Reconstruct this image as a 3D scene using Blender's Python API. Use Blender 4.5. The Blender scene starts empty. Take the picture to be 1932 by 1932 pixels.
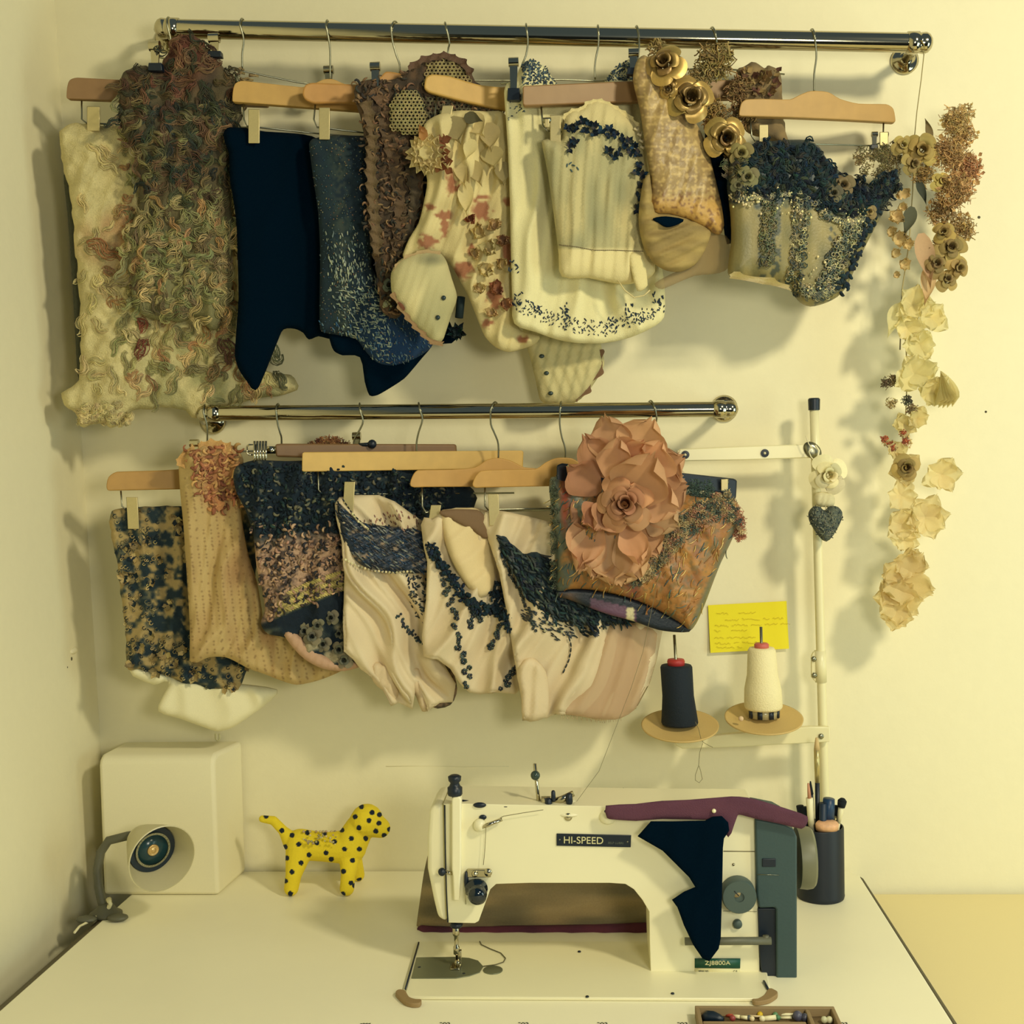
import bpy, math, random
import numpy as np
from mathutils import Vector, Matrix
from mathutils.geometry import delaunay_2d_cdt

# ---------------------------------------------------------------- camera
FL = 2250.0
T = 0.75
EYE = Vector((0.0, -1.875, T + 0.656))
VP = (1100.0, 863.0)
ROLL = 0.020
yc = Vector(((VP[0]-966)/FL, (966-VP[1])/FL, -1)).normalized()
zc = Vector((-ROLL, 1, 0)); zc = (zc - zc.dot(yc)*yc).normalized()
xc = yc.cross(zc)
R_cw = Matrix((xc, yc, zc))             # camera -> world
cam_d = bpy.data.cameras.new('camera'); cam = bpy.data.objects.new('camera', cam_d)
bpy.context.scene.collection.objects.link(cam)
cam.matrix_world = Matrix.Translation(EYE) @ R_cw.to_4x4()
cam_d.sensor_width = 36; cam_d.lens = 36*FL/1932; cam_d.clip_start = .01
bpy.context.scene.camera = cam

# ---------------------------------------------------------------- world, light, exposure
sc = bpy.context.scene
wd = bpy.data.worlds.new('room_air'); sc.world = wd; wd.use_nodes = True
wd.node_tree.nodes['Background'].inputs[0].default_value = (.62, .86, 1, 1)
wd.node_tree.nodes['Background'].inputs[1].default_value = .125
def area(name, loc, target, size, power, col):
    l = bpy.data.lights.new(name, 'AREA'); l.shape = 'RECTANGLE'; l.size = size[0]; l.size_y = size[1]
    l.energy = power; l.color = col
    o = bpy.data.objects.new(name, l); sc.collection.objects.link(o); o.location = loc
    o.rotation_euler = (Vector(target)-Vector(loc)).to_track_quat('-Z', 'Y').to_euler()
    return o
area('ceiling_lamp_light', (1.20, -1.50, 2.42), (0.0, 0, 1.25), (.20, .20), 21.5, (1, .90, .60))
area('front_fill_light', (.5, -2.0, 1.5), (0.1, 0, 1.1), (.30, .30), 8.5, (1, .95, .74))  # added low frontal fill for wall and table, no actual lamp
area('right_fill_light', (1.75, -1.0, 1.15), (0.3, 0, 1.15), (.7, .9), 7.5, (.80, .98, .86))  # added soft fill brightening the right side, no actual window
sc.view_settings.view_transform = 'Standard'; sc.view_settings.look = 'None'
sc.view_settings.exposure = 0.12; sc.view_settings.gamma = 1.0
sc.view_settings.use_curve_mapping = False

# ---------------------------------------------------------------- helpers
def ray(px, py):
    d = R_cw @ Vector(((px-966)/FL, (966-py)/FL, -1)); return d
def W(px, py, y):
    d = ray(px, py); t = (y-EYE.y)/d.y; return EYE + d*t
def ZP(px, py, z):
    d = ray(px, py); t = (z-EYE.z)/d.z; return EYE + d*t
def PX(p):
    v = R_cw.transposed() @ (Vector(p)-EYE); return (966+FL*v.x/-v.z, 966-FL*v.y/-v.z)
M_ = np.array(R_cw)
def Wn(px, py, y):
    d = np.stack([(px-966)/FL, (966-py)/FL, -np.ones_like(px)], 1) @ M_.T
    t = (np.asarray(y)-EYE.y)/d[:, 1]
    return np.array(EYE)[None, :] + d*np.reshape(t, (-1, 1))
S = 1/1282.0          # metres per pixel around the clothes
def lin(c):
    c = np.asarray(c, float)/255
    return np.where(c <= .04045, c/12.92, ((c+.055)/1.055)**2.4)
def rgba(c): l = lin(c); return (float(l[0]), float(l[1]), float(l[2]), 1)

def hsh(ix, iy, s):
    n = (ix.astype(np.int64)*374761393 + iy.astype(np.int64)*668265263 + s*2147483647*7) & 0xffffffff
    n = ((n ^ (n >> 13))*1274126177) & 0xffffffff
    return ((n ^ (n >> 16)) & 0xffff)/65535.0
def vn(x, y, sc_, s=0):
    x = np.asarray(x, float)/sc_; y = np.asarray(y, float)/sc_
    x, y = np.broadcast_arrays(x, y); ix = np.floor(x); iy = np.floor(y); fx = x-ix; fy = y-iy
    fx = fx*fx*(3-2*fx); fy = fy*fy*(3-2*fy)
    a = hsh(ix, iy, s); b = hsh(ix+1, iy, s); c = hsh(ix, iy+1, s); d = hsh(ix+1, iy+1, s)
    return (a*(1-fx)+b*fx)*(1-fy)+(c*(1-fx)+d*fx)*fy
def mixc(a, b, t):
    t = np.clip(np.asarray(t, float), 0, 1)[..., None]
    return np.asarray(a, float)*(1-t)+np.asarray(b, float)*t

# materials
MATS = {}
def mat(name, col=None, rough=.6, metal=0, bump=0, bscale=400, attr=False, sheen=0, alpha=1, noise=0, spec=.5, transl=0, coat=0):
    if name in MATS: return MATS[name]
    m = bpy.data.materials.new(name); m.use_nodes = True; nt = m.node_tree; b = nt.nodes['Principled BSDF']
    b.inputs['Roughness'].default_value = rough; b.inputs['Metallic'].default_value = metal
    b.inputs['Specular IOR Level'].default_value = spec
    b.inputs['Sheen Weight'].default_value = sheen; b.inputs['Alpha'].default_value = alpha
    b.inputs['Coat Weight'].default_value = coat
    tc = nt.nodes.new('ShaderNodeTexCoord')
    if attr:
        a = nt.nodes.new('ShaderNodeAttribute'); a.attribute_name = 'col'; src = a.outputs['Color']
    else:
        a = nt.nodes.new('ShaderNodeRGB'); a.outputs[0].default_value = rgba(col); src = a.outputs[0]
    n = nt.nodes.new('ShaderNodeTexNoise'); n.inputs['Scale'].default_value = bscale; n.inputs['Detail'].default_value = 3
    nt.links.new(tc.outputs['Object'], n.inputs['Vector'])
    hs = nt.nodes.new('ShaderNodeMix'); hs.data_type = 'RGBA'; hs.blend_type = 'MULTIPLY'
    mr = nt.nodes.new('ShaderNodeMapRange'); mr.inputs[3].default_value = 1-noise; mr.inputs[4].default_value = 1+noise
    nt.links.new(n.outputs[0], mr.inputs[0]); hs.inputs[0].default_value = 1
    nt.links.new(src, hs.inputs[6]); nt.links.new(mr.outputs[0], hs.inputs[7])
    nt.links.new(hs.outputs[2], b.inputs['Base Color'])
    if bump:
        bp = nt.nodes.new('ShaderNodeBump'); bp.inputs['Strength'].default_value = bump; bp.inputs['Distance'].default_value = .002
        nt.links.new(n.outputs[0], bp.inputs['Height']); nt.links.new(bp.outputs[0], b.inputs['Normal'])
    if transl:
        tr = nt.nodes.new('ShaderNodeBsdfTranslucent'); mx = nt.nodes.new('ShaderNodeMixShader'); mx.inputs[0].default_value = transl
        nt.links.new(hs.outputs[2], tr.inputs[0]); nt.links.new(b.outputs[0], mx.inputs[1]); nt.links.new(tr.outputs[0], mx.inputs[2])
        nt.links.new(mx.outputs[0], nt.nodes['Material Output'].inputs[0])
    MATS[name] = m; return m
M_cloth = mat('woven_cloth', attr=True, rough=.9, bump=.5, bscale=900, sheen=.0, noise=.10)
M_wool = mat('wool', attr=True, rough=.95, bump=.8, bscale=500, noise=.25)
M_satin = mat('satin', attr=True, rough=.45, bump=.25, bscale=300, noise=.12)
M_silk = mat('silk', attr=True, rough=.75, bump=.15, bscale=700, noise=.05)
M_bead = mat('beads', attr=True, rough=.3, noise=.05, bscale=200)
M_gilt = mat('gilt_thread', attr=True, rough=.38, metal=.45, noise=.2, bscale=300)
M_petal = mat('petal', attr=True, rough=.8, transl=.3, noise=.08, bscale=300)
M_tulle = mat('tulle', attr=True, rough=.9, alpha=.42, noise=.1)
M_chrome = mat('chrome', (186, 178, 152), rough=.12, metal=1, bscale=50, noise=.03)
M_steel = mat('steel_wire', (150, 150, 130), rough=.3, metal=1, noise=.1)
M_clip = mat('clip_plate', (205, 190, 140), rough=.42, metal=.55, noise=.08)
M_wood = mat('hanger_wood', attr=True, rough=.5, bump=.1, bscale=60, noise=.12)
M_black = mat('black_plastic', (10, 26, 42), rough=.4, noise=.05)
M_blackmat = mat('black_felt', (0, 17, 32), rough=1, spec=.05, bump=.3, bscale=700, noise=.1)
M_wall = mat('wall_plaster', (238, 231, 197), rough=.95, bump=.25, bscale=60, noise=.02, spec=.2)
M_white = mat('white_enamel', (232, 224, 180), rough=.35, noise=.015, bscale=30)

class MB:
    def __init__(s): s.v = []; s.f = []; s.c = []; s.n = 0; s.cc = (200, 200, 200)
    def add(s, vs, fs, col=None):
        vs = np.asarray(vs, float); k = s.n
        s.v.append(vs); s.f.extend([tuple(i+k for i in f) for f in fs])
        col = lin(s.cc if col is None else col)
        if col.ndim == 1: col = np.tile(col, (len(vs), 1))
        s.c.append(col); s.n += len(vs)
    def box(s, c, d, col=None, rot=None):
        c = Vector(c); vs = []
        for i in (-1, 1):
            for j in (-1, 1):
                for k in (-1, 1):
                    v = Vector((i*d[0]/2, j*d[1]/2, k*d[2]/2))
                    if rot: v = rot @ v
                    vs.append(c+v)
        s.add(vs, [(0, 1, 3, 2), (4, 6, 7, 5), (0, 4, 5, 1), (2, 3, 7, 6), (0, 2, 6, 4), (1, 5, 7, 3)], col)
    def prism(s, front, back, col=None):
        n = len(front); vs = list(front)+list(back)
        fs = [tuple(range(n)), tuple(range(2*n-1, n-1, -1))]+[(i, i+n, (i+1) % n+n, (i+1) % n) for i in range(n)]
        s.add(vs, fs, col)
    def tube(s, pts, r, n=6, col=None, cap=True, flat=1.0):
        P = np.array([tuple(p) for p in pts], float); m = len(P)
        rr = np.full(m, r) if np.isscalar(r) else np.asarray(r, float)
        Tn = np.gradient(P, axis=0); Tn /= (np.linalg.norm(Tn, axis=1)[:, None]+1e-12)
        ref = np.array([0, 1, 0.01]) if abs(Tn[0][1]) < .9 else np.array([1, 0, 0.])
        N = np.cross(Tn, ref); bad = np.linalg.norm(N, axis=1) < .05
        N[bad] = np.cross(Tn[bad], np.array([1, 0, 0.])); N /= np.linalg.norm(N, axis=1)[:, None]
        for i in range(1, m):
            if N[i] @ N[i-1] < 0: N[i] = -N[i]
        B = np.cross(Tn, N)
        a = np.linspace(0, 2*math.pi, n, endpoint=False)
        vs = P[:, None, :]+rr[:, None, None]*(np.cos(a)[None, :, None]*N[:, None, :]+flat*np.sin(a)[None, :, None]*B[:, None, :])
        fs = [(i*n+j, i*n+(j+1) % n, (i+1)*n+(j+1) % n, (i+1)*n+j) for i in range(m-1) for j in range(n)]
        if cap: fs += [tuple(range(n-1, -1, -1)), tuple((m-1)*n+j for j in range(n))]
        if col is not None and np.ndim(col) == 2: col = np.repeat(np.asarray(col), n, 0)
        s.add(vs.reshape(-1, 3), fs, col)
    def lathe(s, o, ax, prof, n=24, col=None, sx=1, sy=1):
        o = Vector(o); ax = Vector(ax).normalized(); u = ax.orthogonal().normalized()
        if abs(ax.z) > .9: u = Vector((1, 0, 0))
        w = ax.cross(u)
        vs = []; m = len(prof)
        for (h, r) in prof:
            for j in range(n):
                a = 2*math.pi*j/n; vs.append(o+ax*h+u*(r*sx*math.cos(a))+w*(r*sy*math.sin(a)))
        fs = [(i*n+j, i*n+(j+1) % n, (i+1)*n+(j+1) % n, (i+1)*n+j) for i in range(m-1) for j in range(n)]
        fs += [tuple(range(n-1, -1, -1)), tuple((m-1)*n+j for j in range(n))]
        s.add(vs, fs, col)
    def ball(s, c, r, col=None, n=6, sc3=(1, 1, 1), rot=None):
        m = max(4, n//2+1); vs = []; c = Vector(c)
        for i in range(m+1):
            t = math.pi*i/m
            for j in range(n):
                a = 2*math.pi*j/n
                v = Vector((math.sin(t)*math.cos(a)*sc3[0], math.sin(t)*math.sin(a)*sc3[1], math.cos(t)*sc3[2]))*r
                if rot: v = rot @ v
                vs.append(c+v)
        fs = [(i*n+j, (i+1)*n+j, (i+1)*n+(j+1) % n, i*n+(j+1) % n) for i in range(m) for j in range(n)]
        s.add(vs, fs, col)
    def build(s, name, m, parent=None, bevel=0, smooth=True, seg=2, autos=False):
        V = np.concatenate(s.v) if s.v else np.zeros((0, 3))
        C = np.concatenate(s.c) if s.c else np.zeros((0, 3))
        lo = V.min(0); hi = V.max(0); org = np.array([(lo[0]+hi[0])/2, (lo[1]+hi[1])/2, lo[2]])
        me = bpy.data.meshes.new(name); me.from_pydata((V-org).tolist(), [], s.f)
        at = me.color_attributes.new('col', 'FLOAT_COLOR', 'POINT')
        at.data.foreach_set('color', np.concatenate([C, np.ones((len(C), 1))], 1).astype(np.float32).ravel())
        if smooth: me.polygons.foreach_set('use_smooth', [True]*len(me.polygons))
        me.materials.append(m); me.validate(); me.update()
        o = bpy.data.objects.new(name, me); sc.collection.objects.link(o)
        wl = Vector(org)
        o['wl'] = tuple(wl)
        if parent: o.parent = parent; o.location = wl-Vector(parent['wl'])
        else: o.location = wl
        if bevel:
            b = o.modifiers.new('bevel', 'BEVEL'); b.width = bevel; b.segments = seg; b.limit_method = 'ANGLE'; b.angle_limit = math.radians(35)
            b.harden_normals = False
        if autos or bevel:
            try: me.set_sharp_from_angle(angle=math.radians(35))
            except Exception: pass
        return o
def tag(o, label=None, cat=None, group=None, kind=None):
    if label: o['label'] = label
    if cat: o['category'] = cat
    if group: o['group'] = group
    if kind: o['kind'] = kind
    return o
def thing(name, loc, label, cat, group=None):
    o = bpy.data.objects.new(name, None); sc.collection.objects.link(o); o.location = loc; o['wl'] = tuple(loc)
    o.empty_display_size = .05
    return tag(o, label, cat, group)

def smoothpoly(pts, sub=3):
    P = np.asarray(pts, float); n = len(P); out = []
    def tan(i):
        a, b, c = P[i-1], P[i % n], P[(i+1) % n]; t = c-a; t = t/(np.hypot(*t)+1e-9); return t*min(np.hypot(*(b-a)), np.hypot(*(c-b)))*.85
    for i in range(n):
        p1, p2 = P[i], P[(i+1) % n]; m1 = tan(i); m2 = tan((i+1) % n)
        for k in range(sub):
            t = k/sub; t2 = t*t; t3 = t2*t
            out.append((2*t3-3*t2+1)*p1+(t3-2*t2+t)*m1+(-2*t3+3*t2)*p2+(t3-t2)*m2)
    return np.array(out)
def inpoly(x, y, P):
    r = np.zeros(len(x), bool); n = len(P); j = n-1
    for i in range(n):
        xi, yi = P[i]; xj, yj = P[j]
        if yi != yj:
            c = ((yi > y) != (yj > y)) & (x < (xj-xi)*(y-yi)/(yj-yi)+xi); r ^= c
        j = i
    return r
def edist(x, y, P):
    d = np.full(len(x), 1e9); n = len(P)
    for i in range(n):
        a = P[i]; b = P[(i+1) % n]; ab = b-a; L = ab @ ab
        if L < 1e-9: continue
        t = np.clip(((x-a[0])*ab[0]+(y-a[1])*ab[1])/L, 0, 1)
        d = np.minimum(d, np.hypot(x-a[0]-t*ab[0], y-a[1]-t*ab[1]))
    return d
def slope(hx, y0=-.10, k=.35):
    return lambda px: y0+k*(np.asarray(px, float)-hx)*S
def flatY(y): return lambda px: y+0*np.asarray(px, float)

class Sheet:
    """a piece of cloth: outline in the plane of its hanger, real thickness, folds and swell"""
    def __init__(s, pts, Y, bulge=.012, E=40, folds=(), thick=.004, step=5, sub=3, colf=(200, 190, 150), relief=None, ruff=0, seed=1):
        s.P = smoothpoly(pts, sub) if sub > 1 else np.asarray(pts, float)
        if ruff:
            # densify and ruffle the edge
            Q = []
            for i in range(len(s.P)):
                a = s.P[i]; b = s.P[(i+1) % len(s.P)]; m = max(1, int(np.hypot(*(b-a))/6))
                for k in range(m): Q.append(a+(b-a)*k/m)
            Q = np.array(Q)
            Q[:, 0] += ruff*(vn(Q[:, 0], Q[:, 1], 13, seed)-.5)*2; Q[:, 1] += ruff*(vn(Q[:, 0], Q[:, 1], 13, seed+9)-.5)*2
            s.P = Q
        s.Y = Y; s.bulge = bulge; s.E = E; s.folds = folds; s.thick = thick; s.colf = colf; s.relief = relief; s.step = step; s.seed = seed
    def off(s, x, y):
        e = edist(x, y, s.P); t = np.clip(e/s.E, 0, 1); o = s.bulge*np.sqrt(np.clip(1-(1-t)**2, 0, 1))
        ed = np.clip(e/(s.E*.6), 0, 1)
        for f in s.folds:
            amp, per, ang = f[0], f[1], f[2]; ph = f[3] if len(f) > 3 else 0
            u = x*math.cos(ang)+y*math.sin(ang)
            w = (vn(x, y, 90, s.seed+5)-.5)*per*.8
            q = (u+w)/per*2*math.pi+ph; sn = .5+.5*np.sin(q+.45*np.sin(q)); k_ = .55+.9*vn(x, y, per*1.6, s.seed+8)
            o = o+amp*k_*(.5*sn+.5*(1-np.sqrt(np.clip(1-sn, 0, 1))))*(.45+.55*ed)
        if s.relief is not None: o = o+s.relief(x, y)*np.clip(e/6, .2, 1)
        return o
    def front(s, x, y, up=0.0):
        x = np.atleast_1d(np.asarray(x, float)); y = np.atleast_1d(np.asarray(y, float))
        return Wn(x, y, s.Y(x)-s.off(x, y)-s.thick/2-up)
    def pt(s, x, y, up=0.0): return Vector(s.front(x, y, up)[0])
    def mb(s, m=None):
        m = m or MB(); P = s.P; st = s.step
        x0, y0 = P.min(0); x1, y1 = P.max(0)
        gx, gy = np.meshgrid(np.arange(x0+st/2, x1, st), np.arange(y0+st/2, y1, st*.87)); gx = gx+(np.arange(gy.shape[0]) % 2)[:, None]*st/2
        gx = gx.ravel(); gy = gy.ravel(); k = inpoly(gx, gy, P); gx = gx[k]; gy = gy[k]
        k = edist(gx, gy, P) > st*.45; gx = gx[k]; gy = gy[k]
        Q = []
        for i in range(len(P)):
            a = P[i]; b = P[(i+1) % len(P)]; n = max(1, int(np.hypot(*(b-a))/st))
            for t in range(n): Q.append(a+(b-a)*t/n)
        Q = np.array(Q); nb = len(Q)
        pts = [Vector((float(a), float(b))) for a, b in Q]+[Vector((float(a), float(b))) for a, b in zip(gx, gy)]
        vo, eo, fo, *_ = delaunay_2d_cdt(pts, [(i, (i+1) % nb) for i in range(nb)], [], 1, 1e-4)
        X = np.array([v.x for v in vo]); Yy = np.array([v.y for v in vo])
        o = s.off(X, Yy); yb = s.Y(X)
        F = Wn(X, Yy, yb-o-s.thick/2); Fb = Wn(X, Yy, yb-s.thick/2); B = Fb.copy(); B[:, 1] = yb+s.thick/2
        if s.bulge < .004: B[:, 1] = F[:, 1]+s.thick
        N = len(X); cnt = {}
        fs = []
        for f in fo:
            f = list(f)
            area_ = sum(X[f[i]]*Yy[f[(i+1) % len(f)]]-X[f[(i+1) % len(f)]]*Yy[f[i]] for i in range(len(f)))
            if area_ > 0: f = f[::-1]
            fs.append(tuple(f)); fs.append(tuple(i+N for i in f[::-1]))
            for i in range(len(f)):
                e = (f[i], f[(i+1) % len(f)]); cnt[e] = cnt.get(e, 0)+1
        for (a, b) in list(cnt):
            if (b, a) not in cnt: fs.append((b, a, a+N, b+N))
        c = s.colf(X, Yy) if callable(s.colf) else np.tile(np.asarray(s.colf, float), (N, 1))
        m.add(np.concatenate([F, B]), fs, np.concatenate([c, c])); return m
    def scatter(s, n, rnd, region=None):
        P = np.asarray(region, float) if region is not None else s.P
        x0, y0 = P.min(0); x1, y1 = P.max(0); out = []
        while len(out) < n:
            x = rnd.uniform(x0, x1); y = rnd.uniform(y0, y1)
            if inpoly(np.array([x]), np.array([y]), P)[0]: out.append((x, y))
        return out

def cvar(c, rnd, v=.12):
    k = 1+rnd.uniform(-v, v); return [min(255, max(0, a*k+rnd.uniform(-6, 6)*v*5)) for a in c]
def lock(m, sh, x, y, L, r, ang, curl, col, rnd, up=.004, n=9, lift=.010, flat=.6):
    """one curled lock of wool or yarn lying on a sheet (or any callable base)"""
    pts = []; a = ang; px, py = x, y; cd = rnd.choice((-1, 1))*curl
    xs = []; ys = []
    for i in range(n):
        xs.append(px); ys.append(py)
        px += math.cos(a)*L/n; py += math.sin(a)*L/n; a += cd*(i/n+.3)
    Yb = sh.front(np.array(xs), np.array(ys), up)
    t = np.linspace(0, 1, n)
    Yb[:, 1] -= lift*np.sin(t*math.pi)*rnd.uniform(.4, 1)
    rr = r*S*np.sin(np.clip(t*.85+.12, 0, 1)*math.pi)**.6+.0004
    m.tube(Yb, rr, 5, col, flat=flat)
def petal(m, base, d, nrm, L, w, cup, curl, col, nu=4, nv=5, tip=.3, rnd=None, tipcol=None, wave=0):
    """tip > .7 gives a pointed leaf, otherwise a rounded petal"""
    d = Vector(d).normalized(); nrm = Vector(nrm); nrm = (nrm-nrm.dot(d)*d).normalized(); sdv = d.cross(nrm); base = Vector(base)
    vs = []; cs = []; ph = rnd.uniform(0, 6) if rnd else 0; ph2 = rnd.uniform(0, 6) if rnd else 0
    for i in range(nv+1):
        t = i/nv
        if tip > .7: wd_ = w*max(.02, math.sin(math.pi*min(1, t*.96+.04)**.75)**.9)
        else: wd_ = w*min(1, (t/.6+.08))**.65*(math.sqrt(max(.012, 1-((t-.58)/.43)**2)) if t > .58 else 1)
        for j in range(-nu, nu+1):
            u = j/nu; lw = wave*L*(math.sin(u*5+ph)*.5+math.sin(t*6+u*2+ph2)*.5)*t
            vs.append(base+d*(L*t*(1-.14*u*u+(.05*math.sin(u*9+ph) if wave else 0)))+sdv*(wd_/2*u)+nrm*(cup*L*u*u*t+curl*L*t*t+lw)); cs.append(col if tipcol is None else [a+(b-a)*t for a, b in zip(col, tipcol)])
    k = 2*nu+1
    fs = [(i*k+j, i*k+j+1, (i+1)*k+j+1, (i+1)*k+j) for i in range(nv) for j in range(k-1)]
    m.add(vs, fs, np.array(cs))
def rose(m, c, R, col, rnd, axis=(0, -1, 0), layers=4, col2=None, tight=1.0, spin=0):
    c = Vector(c); ax = Vector(axis).normalized(); u = ax.orthogonal().normalized(); v = ax.cross(u)
    # rolled heart
    pts = []
    for q in range(22):
        a = q*.62; r = R*(.05+.011*q); pts.append(c+(u*math.cos(a)+v*math.sin(a))*r+ax*R*(.52-.006*q))
    for q in range(21):
        a, b = pts[q], pts[q+1]; m.add([a, b, b-ax*R*.45, a-ax*R*.45], [(0, 1, 2, 3)], cvar(col2 or col, rnd, .1))
    for l in range(1, layers+1):
        f = l/layers; k = 3+(l > 1)+(l > 3)
        for i in range(k):
            a = 2*math.pi*(i+.5*(l % 2))/k+spin+l*.7+rnd.uniform(-.25, .25); sz = rnd.uniform(.88, 1.12)
            nu, nv = 6, 8; vs = []; cc = cvar([p+(q-p)*f for p, q in zip(col2 or col, col)], rnd, .09)
            half = math.pi/k*1.7; ph = rnd.uniform(0, 6); lean = rnd.uniform(-.1, .1)
            for q in range(nv+1):
                t = q/nv
                for j in range(-nu, nu+1):
                    w = j/nu; e = w*w; an = a+w*half*(.55+.45*math.sin(math.pi*min(1, t*.8+.15)))
                    top = 1-.30*e*e; tt = t*top
                    rr_ = R*sz*((.08+.22*f)+f*(.60*tt**(1.5*tight)))*(1-.13*e*(1-f*.4))+R*.16*f*max(0, tt-.72)/.28
                    h = R*(.62-.42*f)*math.sin(tt*math.pi*.60)+R*.30*(1-f)*tt-R*.20*f*(max(0, tt-.70)/.30)**1.5+R*.045*math.sin(w*4+ph)*tt+lean*R*w*tt
                    vs.append(c+(u*math.cos(an)+v*math.sin(an))*rr_+ax*h)
            kk = 2*nu+1
            m.add(vs, [(q*kk+j, q*kk+j+1, (q+1)*kk+j+1, (q+1)*kk+j) for q in range(nv) for j in range(kk-1)], cc)
def fleece(m, sh, x, y, L, w, ang, curl, col, rnd, up=.002, n=11, strands=7, lift=.008, r=.75):
    """a lock of wool: several thin wavy strands running together"""
    a = ang; px, py = x, y; cd = rnd.choice((-1, 1))*curl; X = []; Y = []; A = []; f = rnd.uniform(.5, 1.1); ph = rnd.uniform(0, 6)
    for i in range(n):
        X.append(px); Y.append(py); A.append(a); px += math.cos(a)*L/n; py += math.sin(a)*L/n; a += cd*(.25+i/n*.9)+.55*math.sin(i*f+ph)
    X = np.array(X); Y = np.array(Y); A = np.array(A); t = np.linspace(0, 1, n)
    prof = np.sin(np.clip(t*.8+.18, 0, 1)*math.pi)**.7; lf = lift*np.sin(t*math.pi)*rnd.uniform(.5, 1)
    for s_ in range(strands):
        o = (s_/(strands-1)-.5)*w; j = rnd.uniform(-.3, .3)*w/strands*2; wv = np.sin(t*9+s_*1.3+ph)*w*.10
        xx = X-np.sin(A)*(o*prof+j+wv); yy = Y+np.cos(A)*(o*prof+j+wv)
        P = sh.front(xx, yy, up); P[:, 1] -= lf*(1-(2*s_/(strands-1)-1)**2*.6)
        m.tube(P, (r*S*rnd.uniform(.7, 1.5))*(.4+.6*prof), 4, cvar(col, rnd, .13), cap=False)
def fluff(m, c, R, col, rnd, n=40, r=1.2, squash=.5, up=Vector((0, -1, 0))):
    """soft tangled fuzz: short crinkled wisps filling a rounded volume"""
    c = Vector(c)
    for i in range(int(n*3.2)):
        d = Vector((rnd.gauss(0, 1), rnd.gauss(0, 1), rnd.gauss(0, 1))).normalized(); q = R*.80*rnd.random()**.5
        b = c+Vector((d.x*q, -abs(d.y)*q*squash, d.z*q)); L = R*rnd.uniform(.25, .55); e = Vector((rnd.gauss(0, 1), rnd.gauss(0, .5), rnd.gauss(0, 1))).normalized(); w = Vector((rnd.gauss(0, 1), rnd.gauss(0, .5), rnd.gauss(0, 1))).normalized()
        ph = rnd.uniform(0, 6); P = [b+e*L*(k/4-.5)+w*L*.28*math.sin(k*1.7+ph) for k in range(5)]
        m.tube(P, r*.55*S*rnd.uniform(.6, 1.2), 3, cvar(col, rnd, .2), cap=False)
def ruffle(m, path, Yf, w, amp, per, col, rnd, up=.004, ang=None, n=None):
    """a gathered strip following a pixel path"""
    P = np.asarray(path, float); seg = np.r_[0, np.cumsum(np.hypot(*np.diff(P, axis=0).T))]; L = seg[-1]; n = n or int(L/3)
    t = np.linspace(0, L, n); x = np.interp(t, seg, P[:, 0]); y = np.interp(t, seg, P[:, 1])
    dx = np.gradient(x); dy = np.gradient(y); q = np.hypot(dx, dy)+1e-9; nx = -dy/q; ny = dx/q
    vs = []; cs = []; k = 5
    ph = t/per*2*math.pi+2*vn(t, t*0, per*2, 3)
    for j in range(k):
        s_ = j/(k-1)-.5
        X = x+nx*w*s_+np.sin(ph+j*.5)*per*.15*abs(s_)*2; Yy = y+ny*w*s_+np.cos(ph)*w*.12*abs(s_)*2
        vs.append(Wn(X, Yy, Yf(X)-up-(amp*(.5+.5*np.sin(ph+s_*2))*(.3+abs(s_)*1.4))*S)); cs.append(np.tile(cvar(col, rnd, .05), (n, 1)))
    vs = np.array(vs).reshape(-1, 3)
    m.add(vs, [(j*n+i, j*n+i+1, (j+1)*n+i+1, (j+1)*n+i) for j in range(k-1) for i in range(n-1)], np.array(cs).reshape(-1, 3))
def text_obj(body, p0, p1, h, y_dir, m, name, parent, font_sx=1, depth=.0006):
    """lettering from p0 towards p1 (world), fitted to that length, facing -y"""
    cu = bpy.data.curves.new(name, 'FONT'); cu.body = body; cu.extrude = depth; cu.size = 1
    ob = bpy.data.objects.new('tmp', cu); sc.collection.objects.link(ob)
    dg = bpy.context.evaluated_depsgraph_get(); me = bpy.data.meshes.new_from_object(ob.evaluated_get(dg))
    bpy.data.objects.remove(ob)
    V = np.array([v.co[:] for v in me.vertices]); w = V[:, 0].max()-V[:, 0].min(); hh = V[:, 1].max()-V[:, 1].min()
    p0 = Vector(p0); p1 = Vector(p1); ex = (p1-p0); L = ex.length; ex.normalize(); ey = (Vector(y_dir)-Vector(y_dir).dot(ex)*ex).normalized(); ez = ex.cross(ey)
    mb = MB(); x0 = V[:, 0].min(); y0 = V[:, 1].min()
    vs = [p0+ex*((a[0]-x0)/w*L)+ey*((a[1]-y0)/hh*h)+ez*(a[2]) for a in V]
    mb.add([tuple(v) for v in vs], [tuple(p.vertices) for p in me.polygons]); mb.cc = (255, 255, 255)
    return mb.build(name, m, parent, smooth=False)
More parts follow.
